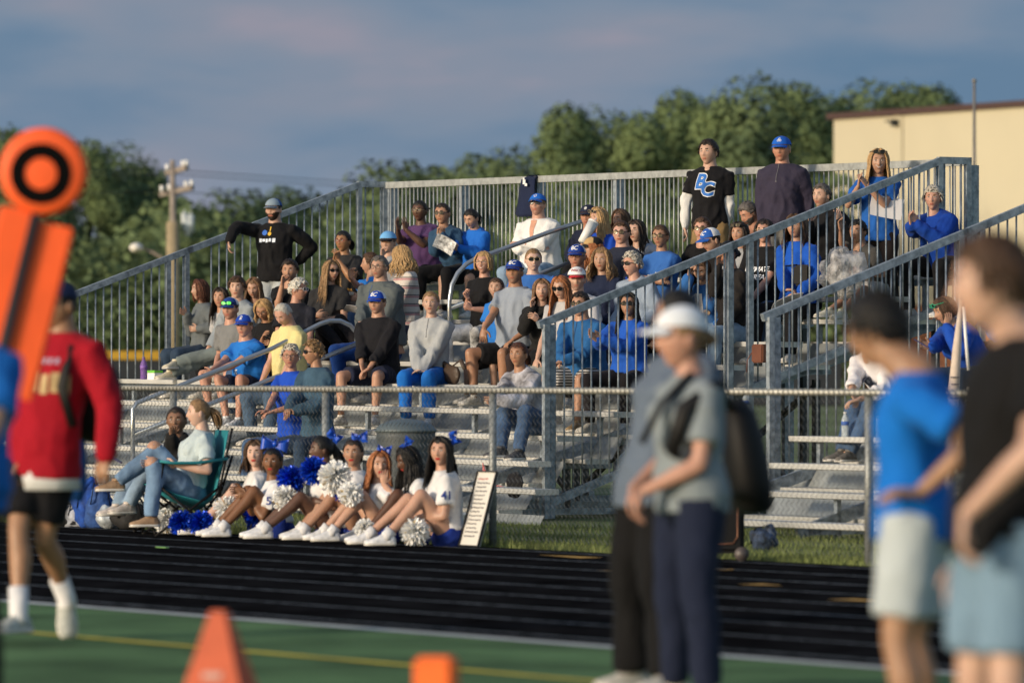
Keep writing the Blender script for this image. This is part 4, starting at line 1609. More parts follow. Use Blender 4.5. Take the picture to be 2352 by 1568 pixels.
def tree_proto(seed, h, wd, m, n=3400, low=0.12):
    rng = random.Random(seed)
    cm = bmesh.new(); tm = bmesh.new()
    tube(tm, [V((0, 0, 0)), V((0.1, 0, h * 0.25)), V((-0.1, 0.1, h * 0.5)), V((0, 0, h * 0.85))], [0.32, 0.26, 0.18, 0.05], 8)
    lobes = []
    for i in range(17):
        q = i / 16
        zc = h * (low + (0.93 - low) * q)
        rr = wd * 0.5 * math.sin(math.pi * min(1, 0.24 + q * 0.76)) ** 0.7
        a = rng.uniform(0, 6.28)
        rad = rr * rng.uniform(0.25, 0.75)
        c = V((math.cos(a) * rad, math.sin(a) * rad, zc))
        r = wd * rng.uniform(0.17, 0.27)
        lobes.append((c, r))
        tube(tm, [V((0, 0, zc * 0.72)), c * 0.6 + V((0, 0, zc * 0.36)), c], [0.10, 0.07, 0.02], 5)
    for i in range(n):
        c, r = lobes[rng.randrange(len(lobes))]
        d = V((rng.gauss(0, 1), rng.gauss(0, 1), rng.gauss(0, 0.85)))
        d.normalize()
        rad = r * rng.uniform(0.45, 1.0) ** 0.5
        rad *= 1 + 0.28 * noise.noise(V((d.x * 2 + c.x, d.y * 2, d.z * 2 + seed)))
        p = c + d * rad
        s = rng.uniform(0.09, 0.19)
        a = V((rng.gauss(0, 1), rng.gauss(0, 1), rng.gauss(0, 1))).normalized()
        nn = (d + a * 0.45).normalized()
        u, v = frame(nn)
        cm.faces.new([cm.verts.new(p + u * s * x + v * s * y) for x, y in ((0.1, 0.8), (1.1, 0.1), (0, -0.7), (-1, -0.2))])
        nrm_ = (d * 0.8 + (c - V((0, 0, h * 0.5))).normalized() * 0.3 + a * 0.3 + Z * 0.1).normalized()
        LN.extend([nrm_] * 4)
    return cm, tm


protos = []
LN = []
for i, (h, wd, m) in enumerate(((16, 8.5, 0), (14, 9, 1), (17, 7.5, 0), (9, 7.5, 1), (7, 7, 0))):
    LN.clear()
    cm, tm = tree_proto(20 + i, h, wd, LEAFM[m], 15000 if i < 3 else 10000)
    m1 = bpy.data.meshes.new('crown'); cm.to_mesh(m1); cm.free()
    m1.polygons.foreach_set('use_smooth', [True] * len(m1.polygons)); m1.normals_split_custom_set_from_vertices(LN); m1.materials.append(LEAFM[m])
    m2 = bpy.data.meshes.new('trunk'); tm.to_mesh(m2); tm.free(); m2.materials.append(BARK)
    protos.append((max(v.co.z for v in m1.vertices) / 0.99 * 0.985, m1, m2))
rng = random.Random(11)
# x of the crown, top y, distance, kind, label
TREES = [(15, 292, 300, 0, 'tall dark broad tree at the left edge behind the orange marker'), (90, 330, 290, 1, 'broad dark green tree mostly hidden behind the orange marker disc'),
         (205, 322, 300, 2, 'tall tree with pale green top just right of the orange marker disc'), (275, 335, 310, 1, 'round-topped green tree left of the utility pole'), (340, 372, 320, 0, 'tapering darker tree touching the utility pole on its left'),
         (455, 490, 280, 3, 'low dim tree just right of the utility pole'), (560, 440, 300, 3, 'olive green tree above the leaning bearded man'), (650, 432, 310, 3, 'grey-green tree behind the sloping rail, right of the bearded man'),
         (740, 452, 300, 4, 'low olive tree behind the sloping left rail'), (815, 425, 320, 3, 'yellow-green tree beside the top corner of the left rail'),
         (915, 372, 300, 3, 'small round tree, leftmost above the back rail'), (1005, 380, 310, 3, 'small green tree second from left above the back rail'), (1090, 352, 300, 3, 'bushy mid-height tree left of the tall grove'), (1180, 330, 300, 1, 'mid-height tree stepping up to the tall grove'),
         (1300, 248, 300, 2, 'tall tree at the left end of the grove above the white-shirted man'), (1370, 255, 310, 1, 'broad tall tree in the left half of the grove'), (1470, 262, 300, 0, 'rounded tree left of the standing man in the black tee'),
         (1560, 205, 310, 2, 'tall tree rising right behind the standing man in the black tee'), (1650, 225, 300, 0, 'full green tree between the two standing men'), (1740, 178, 300, 1, 'tallest broad tree of the grove, between the two standing men'), (1830, 185, 310, 2, 'tall tree above the standing man in navy'),
         (1905, 225, 320, 0, 'dark tree touching the corner of the warehouse'), (1990, 192, 330, 1, 'broad tree rising over the warehouse roof corner'), (2080, 186, 330, 0, 'rounded tree over the warehouse roof'), (2150, 205, 335, 2, 'last tree over the warehouse roof, left of the slim pole')]
for i, (x, y, D_, kd, lab) in enumerate(TREES):
    h, m1, m2 = protos[kd]
    H_ = CAMH + (842 - y) / FOC * D_
    p = atD(x, 842, D_ + rng.uniform(-4, 4)); p.z = 0
    r = empty('tree', p, lab, 'tree', 'trees behind the bleachers')
    sc_ = H_ / (h * 0.99)
    c_ = bpy.data.objects.new('crown', m1); t_ = bpy.data.objects.new('trunk', m2)
    rz = rng.uniform(0, 6.28)
    for o_ in (c_, t_):
        col.objects.link(o_); o_.parent = r
        o_.rotation_euler = (0, 0, rz)
        o_.scale = (sc_ * rng.uniform(0.95, 1.1), sc_, sc_)
# low far hedge that reads as one mass
bm = bmesh.new()
rng = random.Random(5)
for _ in range(42000):
    x = rng.uniform(-30, 16.5); y = rng.uniform(268, 298)
    hh = 8.4 + 2.2 * noise.noise(V((x * 0.22, 3, 0))) + (1.5 if x > 2 else 0)
    z_ = rng.uniform(0, hh)
    s = rng.uniform(0.15, 0.3)
    n_ = V((rng.gauss(0, 1), rng.gauss(-1, 1), rng.gauss(0.3, 1))).normalized()
    u, v = frame(n_)
    p = V((x, y, z_))
    bm.faces.new([bm.verts.new(p + u * s * a + v * s * b) for a, b in ((-1, -0.2), (0, -0.7), (1.1, 0.1), (0.1, 0.8))])
tag(obj('far_undergrowth', bm, LEAFM[1]), kind='stuff')
# ------------------------------------------------------------------ who is where
def cr(ox, oy, s):
    return lambda x, y: (ox + s * x, oy + s * y)


c2, c3, c4, c5, c6, c7 = cr(376.3, 414, .24), cr(658.6, 414, .24), cr(987.8, 414, .24), cr(1270, 414, .24), cr(1552.3, 301, .24), cr(1881.6, 310.5, .24)
d1, d2, d3, d4, d5, d6 = cr(376.3, 696.2, .24), cr(705.6, 696.2, .24), cr(1034.9, 696.2, .24), cr(188.2, 884.4, .24), cr(517.4, 940.8, .21), cr(799.7, 940.8, .24)
e8, r5 = cr(1693.4, 752.6, .3), cr(1834.6, 564.5, .33)
GS = 'spectators on the bleachers'


def px(p, dd=0.3, d=None):
    return ('px', p[0], p[1], dd, d) if d else ('px', p[0], p[1], dd)


def pp(pid, label, head, **kw):
    kw.setdefault('group', GS)
    if kw.get('fem') and 'lips' not in kw: kw['lips'] = False
    return person(pid, label, head, **kw)


T = lambda n, c: ('tee', n, c)
BLUET, GREY_, CREAM = (0.018, 0.13, 0.50), (0.19, 0.20, 0.21), (0.52, 0.48, 0.44)
JEANS, LJEANS, DJEANS = ('jeans', 'jeans', (0.055, 0.10, 0.19), 0.15), ('jeans', 'light_jeans', (0.22, 0.31, 0.42), 0.15), ('jeans', 'dark_jeans', (0.025, 0.045, 0.08), 0.12)
BP, BSH, LEG = ('pants', 'black_cloth', BLK), ('shorts', 'black_cloth', BLK), ('leggings', 'black_leggings', (0.012, 0.010, 0.012))
bc = [text2d('BC', 0.02, 0, 0.058)]

# left block
pp('p1', 'bearded man in grey cap and black printed sweatshirt standing, arm draped over the left rail', c2(1050, 285), w=7.45, footz=1.44, yaw=20, hyaw=24, skin='light', hair='shortback', hcol='dark', beard='full',
   cap=dict(c1=(0.22, 0.29, 0.36), c2=(0.02, 0.07, 0.25), vis=(0.13, 0.17, 0.22)), top=('long', 'blk_sweat', BLK), bot=('pants', 'lightgrey', (0.40, 0.43, 0.45)), fat=1.06,
   hL=px(c2(625, 590), 0.28, (0.0, -0.1, -1)), elbL=(-0.8, 0, 1.0), hR=px(c2(1270, 800), -0.05, (-0.5, 0, -0.6)), elbR=(1, 0, 0.1), hem=-0.2,
   print_=[dict(h=0.66, x=-0.03, c=(0.62, 0.68, 0.78), shp=[rect2d(0.032, 0.04, -0.085, 0), rect2d(0.035, 0.03, -0.045, 0.002), rect2d(0.03, 0.04, -0.005, -0.003), rect2d(0.03, 0.035, 0.035, 0.004), rect2d(0.036, 0.044, 0.078, 0)]),
           dict(h=0.82, x=-0.05, c=(0.02, 0.12, 0.5), shp=[disc2d(0.03, 0, 12, -0.02, 0)]), dict(h=0.82, x=-0.02, c=(0.62, 0.38, 0.03), shp=[disc2d(0.022, 0, 10, 0.01, -0.012), rect2d(0.014, 0.05, 0.012, 0.04)])])
pp('p2', 'woman with chin-length auburn bob and grey jacket at the left rail, seen in profile', c2(345, 1050), row=6, yaw=70, hyaw=68, fem=True, skin='tan', hair='long', hcol='auburn', hlen=0.13, top=('jacket', 'slate_jacket', (0.105, 0.12, 0.13)), bot=DJEANS,
   hL=px(c2(220, 1275), 0.15, (-0.5, -0.3, 0.2)), hR=px(c2(330, 1420), 0.2), k=0.94)
pp('p3', 'dark-haired young woman half hidden behind the man with green sunglasses on his cap', c2(545, 1125), row=6, yaw=50, hyaw=22, fem=True, skin='light', hair='long', hcol='dark', hlen=0.3, top=T('dim_white', (0.4, 0.4, 0.42)), bot=BP, k=0.9)
pp('p4', 'young man with tousled brown hair and light grey sweatshirt', c2(700, 1030), row=6, yaw=50, hyaw=10, skin='light', hair='full', hcol='brown', top=('long', 'heather', (0.24, 0.27, 0.30)), bot=('jeans', 'greygreen_jeans', (0.15, 0.18, 0.18), 0.12), hL=('knee',), sleeve='mid', feet=((352, 838, 0.15), (385, 858, 0.25)), shoe=(0.55, 0.50, 0.38))
pp('p5', 'girl with long light brown hair looking down, beside the tousled young man', c2(862, 1030), row=7, yaw=45, hyaw=14, hpitch=18, fem=True, skin='light', hair='long', hcol='lbrown', hlen=0.34, top=T('grey_t', (0.25, 0.26, 0.28)), bot=BP, k=0.92, eye=0.5)
pp('p6', 'man in grey printed tee with mirrored green sunglasses resting on his blue cap', c2(635, 1235), row=5, yaw=50, hyaw=22, skin='red', hair='shortback', hcol='brown', beard='stubble', cap=dict(c1=(0.012, 0.05, 0.22), c2=WHITE), glasses=dict(kind='sun', lens='lens_green', up=0.058, fm='frame_dark', big=1.05),
   top=T('grey_tee', (0.17, 0.175, 0.18)), bot=('shorts', 'stone', (0.3, 0.3, 0.28)), fat=1.15, hL=('thigh',),
   print_=[dict(h=0.46, x=0.02, c=(0.6, 0.62, 0.65), shp=[disc2d(0.062, 0, 20)]), dict(h=0.45, x=0.02, c=(0.02, 0.09, 0.35), lift=0.009, shp=[rect2d(0.06, 0.045)])])
pp('p7', 'man in bright blue tee, cap and shorts leaning forward by the handrail', c2(770, 1400), row=4, yaw=52, hyaw=22, skin='red', hair='shortback', hcol='lbrown', cap=dict(c1=ROYAL, c2=WHITE, logo=[disc2d(0.014, 0.008, 12, 0, 0.008), rect2d(0.03, 0.007, 0, -0.014)]),
   top=('tee', 'bright_blue', (0.015, 0.15, 0.52)), bot=('shorts', 'navy_shorts', NAVY), shoe=(0.55, 0.57, 0.6), fat=1.12, hR=px(d1(470, 665), 0.35, (-1, -0.3, -0.1)), hL=px(d1(420, 670), 0.32, (-0.9, -0.3, -0.2)), feet=((*d1(715, 1120), 0.35), (*d1(600, 1110), 0.3)), lean=0.05,
   print_=[dict(h=0.55, x=-0.02, c=(0.7, 0.72, 0.76), shp=[text2d('ST', 0.02, 0, 0.07, 0, 0.05), text2d('ST', 0.02, 0, 0.07, 0.0, -0.03)])])
pp('p8', 'dark-haired man in black tee resting his cheek on his fist', c2(1205, 865), row=6, yaw=40, hyaw=12, hpitch=6, skin='light', hair='short', hcol='dark', beard='stubble', top=T('blk_t', BLK), bot=BP, hL=px(c2(1135, 985), 0.20, (0.2, -0.1, 1)), handcurl=0.9)
pp('p9', 'elderly woman with cropped white hair and white-framed glasses facing right', c2(1290, 1050), row=5, yaw=10, hyaw=-62, fem=True, skin='red', hair='curlyshort', hcol='white', glasses=dict(kind='sun', fm='frame_white'), top=('tee', 'floral', (0.012, 0.013, 0.02), 0.3), bot=BP, k=0.95)
pp('p10', 'woman with blond bob and glasses in black top looking down at her lap', c2(955, 1240), row=5, yaw=45, hyaw=22, hpitch=30, fem=True, skin='tan', hair='long', hcol='blond', hlen=0.10, glasses=dict(kind='clear'), top=T('blk_t', BLK), bot=JEANS, eye=0.4, hR=px(d1(1060, 390), 0.22), hL=px(d1(950, 330), 0.25))
pp('p11', 'white-haired man in pale yellow polo looking down', c2(1145, 1285), row=4, yaw=55, hyaw=38, hpitch=36, skin='red', hair='recede', hcol='silver', top=('polo', 'yellow_polo', (0.60, 0.53, 0.25)), bot=('pants', 'denim', (0.06, 0.10, 0.16)), fat=1.1, eye=0.4)
pp('p12', 'white-haired woman with round dark glasses and royal blue polo on the lowest row', d1(1215, 515), row=2, yaw=48, hyaw=6, fem=True, skin='red', hair='curlyshort', hcol='silver', glasses=dict(kind='clear'), top=('polo', 'royal_polo', (0.01, 0.06, 0.42)), bot=JEANS, hR=px(d1(1040, 1040), 0.33), hL=px(d1(980, 1045), 0.33, (-1, -0.2, 0)), k=0.97)
pp('p13', 'woman with wavy golden-brown hair and denim jacket turned towards the white-haired woman', d1(1430, 475), row=2, yaw=48, hyaw=72, fem=True, skin='tan', hair='curlyshort', hcol='dblond', glasses=dict(kind='sun'), top=('jacket', 'denim_jacket', (0.035, 0.075, 0.12), 0.15), bot=DJEANS, hR=px(d1(1250, 1040), 0.3), hL=px(d1(1200, 1010), 0.3))
pp('p14', 'woman with long blond hair and black oval sunglasses looking right, in a charcoal tee', c3(425, 872), row=6, yaw=25, hyaw=-30, fem=True, skin='light', hair='long', hcol='dblond', hlen=0.36, glasses=dict(kind='sun', big=0.9), top=T('charcoal', (0.022, 0.022, 0.024)), bot=LEG, hR=px(c3(330, 1330), 0.28, (-0.6, -0.3, -0.1)), hL=px(c3(280, 1290), 0.26, (0.8, -0.3, 0)), feet=((822, 795, 0.50), (792, 806, 0.55)))
pp('p15', 'dark-haired woman with red-framed glasses, hoop earrings and hands clasped at her chest', c3(540, 588), row=8, yaw=40, hyaw=30, fem=True, skin='olive', hair='pony', hcol='black', hlen=0.12, glasses=dict(kind='clear', fm='frame_red'), top=T('charcoal', (0.022, 0.022, 0.024)), bot=BP, fat=1.2,
   hR=px(c3(490, 760), 0.28, (-0.2, -0.2, 0.8)), hL=px(c3(455, 760), 0.28, (0.2, -0.2, 0.8)), print_=[dict(h=0.6, x=-0.02, c=(0.5, 0.03, 0.07), shp=[rect2d(0.07, 0.02, 0, 0.02), rect2d(0.06, 0.02, 0.01, -0.02)])])
pp('p16', 'person with brown hair, hidden behind the big man, raising a pointing finger', c3(800, 800), row=7, yaw=70, hyaw=95, skin='light', hair='short', hcol='brown', top=('tee', 'bright_blue', (0.015, 0.15, 0.52)), bot=BP, k=0.93, hL=px(c3(612, 930), 0.30, (0.05, -0.1, 1)), hR=px(c3(690, 1125), 0.38, (-1, -0.1, 0)), handcurl=0.7)
pp('p17', 'big man with glasses and greying hair in dark grey quarter-zip jacket', c3(885, 838), row=6, yaw=48, hyaw=28, skin='light', hair='short', hcol='pepper', glasses=dict(kind='clear'), beard='stubble', top=('jacket', 'grey_fleece', (0.085, 0.10, 0.105)), bot=('jeans', 'royal_jeans', (0.01, 0.045, 0.20)), print_=[dict(h=0.86, x=0.0, c=(0.012, 0.08, 0.30), shp=[rect2d(0.006, 0.17), rect2d(0.016, 0.01, 0, -0.09)])], fat=1.28, k=1.08, collar=True, headk=0.98, hL=px(c3(710, 1360), 0.35), hR=('thigh',))
pp('p18', 'man in light blue cap with black visor, chin in his hand', c3(970, 600), row=8, yaw=45, hyaw=20, skin='light', hair='shortback', hcol='brown', cap=dict(c1=(0.14, 0.36, 0.66), vis=(0.01, 0.01, 0.015)), top=T('grey_t', (0.25, 0.26, 0.28)), bot=JEANS, hL=px(c3(915, 725), 0.22, (0.1, -0.1, 1)), handcurl=0.8)
pp('p19', 'woman with curly blond hair and striped cream shirt turned away', c3(1100, 735), row=7, yaw=75, hyaw=118, hpitch=8, fem=True, skin='light', hair='curly', hcol='blond', hlen=0.20, top=('long', 'striped', CREAM), bot=('pants', 'navy_pants', NAVY))
pp('p20', 'woman in purple tee and glasses clapping beside the corner post', c3(1272, 297), row=10, yaw=45, hyaw=26, fem=True, skin='dark', hair='pony', hcol='black', hlen=0.02, glasses=dict(kind='clear', fm='frame_metal'), top=T('purple', (0.075, 0.035, 0.11)), bot=BP, fat=1.25, hL=px(c3(1065, 470), 0.33, (-0.1, 0, 1)), hR=px(c3(1135, 470), 0.36, (-0.1, 0, 1)), handcurl=0.12)
pp('p21', 'woman in dark teal top and sunglasses with hands clasped under her chin', c4(118, 322), row=10, yaw=45, hyaw=26, fem=True, skin='tan', hair='bun', hcol='dark', glasses=dict(kind='sun'), top=('long', 'teal_blue', (0.022, 0.06, 0.12)), bot=BP, hL=px(c4(80, 520), 0.26, (0.15, -0.1, 1)), hR=px(c4(115, 520), 0.26, (-0.15, -0.1, 1)), handcurl=0.9)
pp('p22', 'girl in bright blue hoodie with black ponytail reading a booklet', c4(395, 368), row=10, yaw=45, hyaw=34, hpitch=24, fem=True, skin='tan', hair='pony', hcol='black', hlen=0.16, top=('hoodie', 'blue_hoodie', (0.012, 0.12, 0.50)), bot=BSH, k=0.86, eye=0.5, hR=px(c4(285, 650), 0.30, (-1, -0.2, 0.1)), hL=px(c4(180, 690), 0.34, (0.3, -0.3, 0.5)),
   print_=[dict(h=0.6, x=-0.03, c=(0.6, 0.65, 0.75), shp=[text2d('54', 0.02, 0, 0.1)])])
pp('p23', 'man in open white shirt, blue cap and sunglasses with arms crossed', c4(1030, 240), row=10, yaw=35, hyaw=22, hpitch=-10, skin='red', hair='shortback', hcol='dblond', beard='stubble', cap=dict(c1=(0.012, 0.12, 0.50), logo=[disc2d(0.017, 0.012, 14)]), glasses=dict(kind='sun', lens='lens_gold'), top=('shirt', 'white_shirt', (0.66, 0.66, 0.66)), bot=LJEANS, print_=[dict(h=0.80, x=0.0, c=(0.50, 0.26, 0.18), shp=[([(-0.045, 0.17), (0.045, 0.17), (0.03, 0.02), (0.006, -0.13), (-0.006, -0.13), (-0.03, 0.02)], [[0, 5, 4, 3, 2, 1]])])], fat=1.18, hR=('cross',), hL=('cross',))
pp('p24', 'man in black long-sleeve shirt and navy shorts, hands clasped on the front bench', c3(865, 1178), row=5, yaw=30, hyaw=24, skin='light', hair='short', hcol='brown', beard='stubble', cap=dict(c1=ROYAL, c2=WHITE, logo=bc), top=('long', 'blk_long', (0.008, 0.008, 0.011)), bot=('shorts', 'navy_shorts', NAVY), sleeve='mid', fat=1.12,
   hR=px(d2(570, 655), 0.34, (-0.8, -0.2, -0.5)), hL=px(d2(520, 650), 0.34, (0.3, -0.2, -0.8)), hem=-0.1)
pp('p25', 'woman in pale grey quarter-zip with folded collar and bright blue trousers', c3(1380, 1175), row=5, yaw=22, hyaw=10, fem=True, skin='light', hair='pony', hcol='dblond', hlen=0.03, top=('hoodie', 'pale_grey', (0.33, 0.345, 0.36)), print_=[dict(h=0.86, x=0.0, c=(0.18, 0.18, 0.19), shp=[rect2d(0.006, 0.17), rect2d(0.016, 0.01, 0, -0.09)])], bot=('pants', 'sky_trousers', (0.01, 0.13, 0.48)), hR=px(d2(1090, 640), 0.30, (-0.9, 0, -0.3)), hL=px(d2(1060, 650), 0.30, (0.9, 0, -0.3)), splay=0.03, handcurl=0.25)
pp('p26', 'smiling woman with short blond hair, glasses and black tee flexing her wrist', c4(512, 792), row=7, yaw=42, hyaw=20, smile=True, fem=True, skin='red', hair='bob', hcol='blond', hlen=0.06, glasses=dict(kind='clear', fm='frame_metal'), top=T('blk_t', BLK), bot=('pants', 'cow_print', (0.5, 0.47, 0.46), 0.6), hL=px(c4(365, 1130), 0.30, (-0.5, -0.2, 0.8)), hR=px(c4(400, 1230), 0.32, (-0.6, -0.2, 0.4)), handcurl=1.0)
pp('p27', 'little girl in blue tee with hair tied back', c4(635, 1035), row=6, yaw=45, hyaw=18, fem=True, skin='tan', hair='pony', hcol='brown', hlen=0.1, top=('tee', 'girl_blue', (0.02, 0.15, 0.50), 0.12), bot=BSH, k=0.74, headk=0.86)
pp('p28', 'man in grey-blue tee and black shorts in a cap, one hand on his knee', c4(808, 885), row=6, yaw=46, hyaw=18, hpitch=-6, skin='tan', hair='buzz', hcol='pepper', beard='stubble', cap=dict(c1=(0.012, 0.045, 0.26), c2=WHITE, logo=bc), top=T('grey_blue', (0.235, 0.27, 0.33)), bot=BSH, fat=1.12, hL=px(d3(225, 420), 0.55, (-0.1, -0.3, -1)), hR=px(d3(600, 350), 0.35), k=1.05, elbL=(-0.3, 0, -1))
pp('p29', 'laughing woman in blue tee and aviator sunglasses', c4(988, 765), row=7, yaw=20, hyaw=-6, smile=True, fem=True, skin='pale', hair='bun', hcol='dblond', glasses=dict(kind='sun', fm='frame_metal', big=1.1), top=T('mid_blue', (0.03, 0.115, 0.37)), bot=LJEANS, fat=1.35)
pp('p30', 'girl with long brown hair and black sweatshirt holding up two fingers', c4(1072, 1055), row=6, yaw=30, hyaw=4, fem=True, skin='light', hair='long', hcol='lbrown', hlen=0.34, top=('hoodie', 'blk_hoodie', (0.012, 0.012, 0.013)), bot=('leggings', 'brown_leggings', (0.028, 0.018, 0.018)), k=0.93, hL=px(c4(975, 1230), 0.24, (-0.1, -0.1, 1)), hR=px(c4(1040, 1340), 0.30))
pp('p31', 'red-blond woman with round sunglasses looking down, left of the man in the white WISCO cap', c4(1255, 1030), row=5, seatup=0.06, yaw=40, hyaw=28, hpitch=12, fem=True, skin='light', hair='long', hcol='red', hlen=0.38, glasses=dict(kind='sun', big=1.1), top=T('dim_white', (0.4, 0.4, 0.42)), bot=('jeans', 'pale_khaki', (0.38, 0.38, 0.34), 0.1), k=0.95)
pp('p32', 'young man with moustache in white WISCO cap with red visor', c4(1405, 952), row=6, yaw=35, hyaw=4, skin='light', hair='shortback', hcol='dark', beard='stubble', cap=dict(c1=(0.72, 0.72, 0.72), vis=(0.45, 0.02, 0.03), logo=[text2d('WISCO', 0.02, 0, 0.036)], lc=(0.30, 0.015, 0.03)), top=T('offwhite', (0.50, 0.50, 0.52)), bot=BP, fat=1.1, hL=px(c4(1325, 1160), 0.22, (0.1, -0.1, 1)))
pp('p33', 'older man with glasses and blue BC cap behind the man in the WISCO cap', c5(230, 735), row=7, yaw=35, hyaw=18, skin='red', hair='shortback', hcol='grey', cap=dict(c1=(0.012, 0.045, 0.26), c2=WHITE, logo=bc), glasses=dict(kind='clear', fm='frame_dark'), top=('jacket', 'navy_vest', NAVY), bot=BP, under=('white_sleeve', (0.6, 0.6, 0.6)))
pp('p34', 'woman with long pale blond hair drinking from a large white cup', c5(440, 368), row=9, yaw=45, hyaw=58, fem=True, skin='pale', hair='long', hcol='blond', hlen=0.30, glasses=dict(kind='sun', fm='frame_metal', up=0.07, big=0.9), top=T('royal', ROYAL), bot=BP, hL=px(c5(300, 560), 0.24, (0.3, -0.1, 0.8)), eye=0.4)
pp('p35', 'man in navy cap half hidden behind the woman with the white cup', c5(340, 350), row=10, yaw=40, hyaw=22, skin='red', hair='shortback', hcol='brown', cap=dict(c1=(0.012, 0.016, 0.04), logo=[disc2d(0.016, 0, 12)], lc=(0.5, 0.5, 0.5)), top=('jacket', 'navy_vest', NAVY), bot=BP)
pp('p36', 'red-haired woman in black and tan cap turned to the left', c5(385, 655), row=8, yaw=50, hyaw=75, fem=True, skin='light', hair='long', hcol='red', hlen=0.26, cap=dict(c1=(0.42, 0.28, 0.13), c2=(0.015, 0.015, 0.016), vis=(0.02, 0.02, 0.02)), top=T('dim_white', (0.4, 0.4, 0.42)), bot=BP, k=0.95)
pp('p37', 'man with mirrored sunglasses and short brown hair in blue and black top', c5(655, 508), row=8, yaw=42, hyaw=20, skin='red', hair='short', hcol='brown', glasses=dict(kind='sun', lens='lens_gold'), top=('jacket', 'blackblue', (0.014, 0.018, 0.035)), bot=BP, under=('royal_sleeve', ROYAL))
pp('p38', 'dark-haired woman in pale hoodie behind the man with mirrored sunglasses', c5(800, 490), row=9, yaw=50, hyaw=35, fem=True, skin='light', hair='long', hcol='dark', hlen=0.24, top=('hoodie', 'pale_blue_hoodie', (0.32, 0.35, 0.42)), bot=BP)
pp('p38b', 'woman with long brown hair at the back rail, mostly hidden', c5(650, 385), row=10, yaw=50, hyaw=42, fem=True, skin='light', hair='long', hcol='brown', hlen=0.3, top=T('grey_t', (0.25, 0.26, 0.28)), bot=BP)
pp('p39', 'woman with wavy blond hair and navy sweater squinting left', c5(468, 765), row=7, yaw=40, hyaw=20, fem=True, skin='tan', hair='curly', hcol='dblond', hlen=0.20, top=('long', 'navy_sweater', (0.010, 0.016, 0.042)), bot=BP)
pp('p40', 'elderly woman with curly white hair and dark sunglasses in pale blue sweatshirt', c5(755, 805), row=7, yaw=50, hyaw=52, fem=True, skin='red', hair='curlyshort', hcol='silver', glasses=dict(kind='sun'), top=('hoodie', 'pale_blue', (0.26, 0.32, 0.41)), bot=('pants', 'navy_pants', NAVY), fat=1.1)
pp('p41', 'woman in blue tee with brown bun and sunglasses, arms crossed', c5(1030, 540), row=8, yaw=42, hyaw=24, fem=True, skin='tan', hair='bun', hcol='brown', glasses=dict(kind='sun', lens='lens_gold'), top=T('mid_blue', (0.03, 0.115, 0.37)), bot=BP, hR=('cross',), hL=('cross',), print_=[dict(h=0.62, x=0.0, c=(0.7, 0.72, 0.76), shp=[rect2d(0.03, 0.03, -0.05, -0.012), rect2d(0.05, 0.012, 0, 0), rect2d(0.02, 0.034, 0.045, 0.01)])])
pp('p42', 'man with sunglasses and blue quarter-zip on the front bench behind the sloping rail', c5(262, 1190), row=5, yaw=38, hyaw=28, skin='tan', hair='short', hcol='dark', glasses=dict(kind='sun'), top=('long', 'steel_blue', (0.018, 0.10, 0.27)), bot=('shorts', 'stripe_shorts', (0.28, 0.28, 0.28), 0.8), print_=[dict(h=0.86, x=0.0, c=(0.01, 0.04, 0.12), shp=[rect2d(0.006, 0.17), rect2d(0.016, 0.01, 0, -0.09)])], fat=1.12, hR=px(d3(1075, 560), 0.35, (-0.9, -0.2, -0.2)), hL=px(d3(1040, 560), 0.35, (-0.5, -0.2, -0.6)), collar=True, shoe=(0.25, 0.18, 0.10))
pp('p43', 'woman with long black hair, blue-framed sunglasses and royal hoodie clapping', c5(722, 1190), row=5, yaw=36, hyaw=10, fem=True, skin='tan', hair='long', hcol='black', hlen=0.40, glasses=dict(kind='sun', fm='frame_dark'), top=('hoodie', 'royal_hoodie', (0.012, 0.08, 0.42)), bot=LEG, hR=px(c5(465, 1525), 0.36, (-0.8, -0.3, 0.4)), hL=px(c5(420, 1530), 0.38, (-0.6, -0.3, 0.6)), handcurl=0.15, shoe=(0.5, 0.5, 0.48))
pp('p44', 'talking man with mirrored sunglasses seated below the standing man in the black tee', c5(1430, 472), row=9, yaw=42, hyaw=20, skin='red', hair='short', hcol='brown', glasses=dict(kind='sun', lens='lens_gold'), top=('jacket', 'blk_jacket', BLK), bot=BP)
pp('p45', 'person in royal cap with white mesh back looking down to the left', c6(335, 1050), row=8, yaw=50, hyaw=56, hpitch=14, skin='light', hair='shortback', hcol='dark', cap=dict(c1=(0.018, 0.09, 0.38), c2=WHITE, logo=[text2d('KC', 0.02, 0.2, 0.05)]), top=('jacket', 'blk_jacket', BLK), bot=BP)
pp('p46', 'smiling brown-haired woman in blue jacket bending forward, hand at her temple', c6(240, 1322), row=7, yaw=35, hyaw=20, hpitch=32, smile=True, fem=True, skin='tan', hair='long', hcol='brown', hlen=0.30, top=('jacket', 'denimblue_jacket', (0.025, 0.11, 0.33)), bot=LJEANS, hL=px(c6(125, 1400), 0.20, (0.1, -0.1, 1)), eye=0.5, print_=[dict(h=0.62, x=-0.02, c=(0.62, 0.6, 0.6), shp=[rect2d(0.09, 0.30)]), dict(h=0.58, x=0.06, c=(0.55, 0.38, 0.22), lift=0.012, shp=[disc2d(0.032, 0, 16)])])
pp('p47', 'woman in black shirt with dark bun and hand over her face between the rail posts', c6(500, 1172), row=7, yaw=55, hyaw=62, fem=True, skin='tan', hair='bun', hcol='black', top=('shirt', 'blk_shirt', (0.014, 0.012, 0.012)), bot=LJEANS, hL=px(c6(400, 1290), 0.20, (0.1, -0.1, 1)))
pp('p48', 'dark-haired woman with blue sunglasses pushed up on her head', c6(610, 985), row=8, yaw=50, hyaw=30, fem=True, skin='light', hair='long', hcol='dark', hlen=0.22, glasses=dict(kind='sun', up=0.08, fm='frame_dark'), top=T('grey_t', (0.25, 0.26, 0.28)), bot=BP, k=0.96)
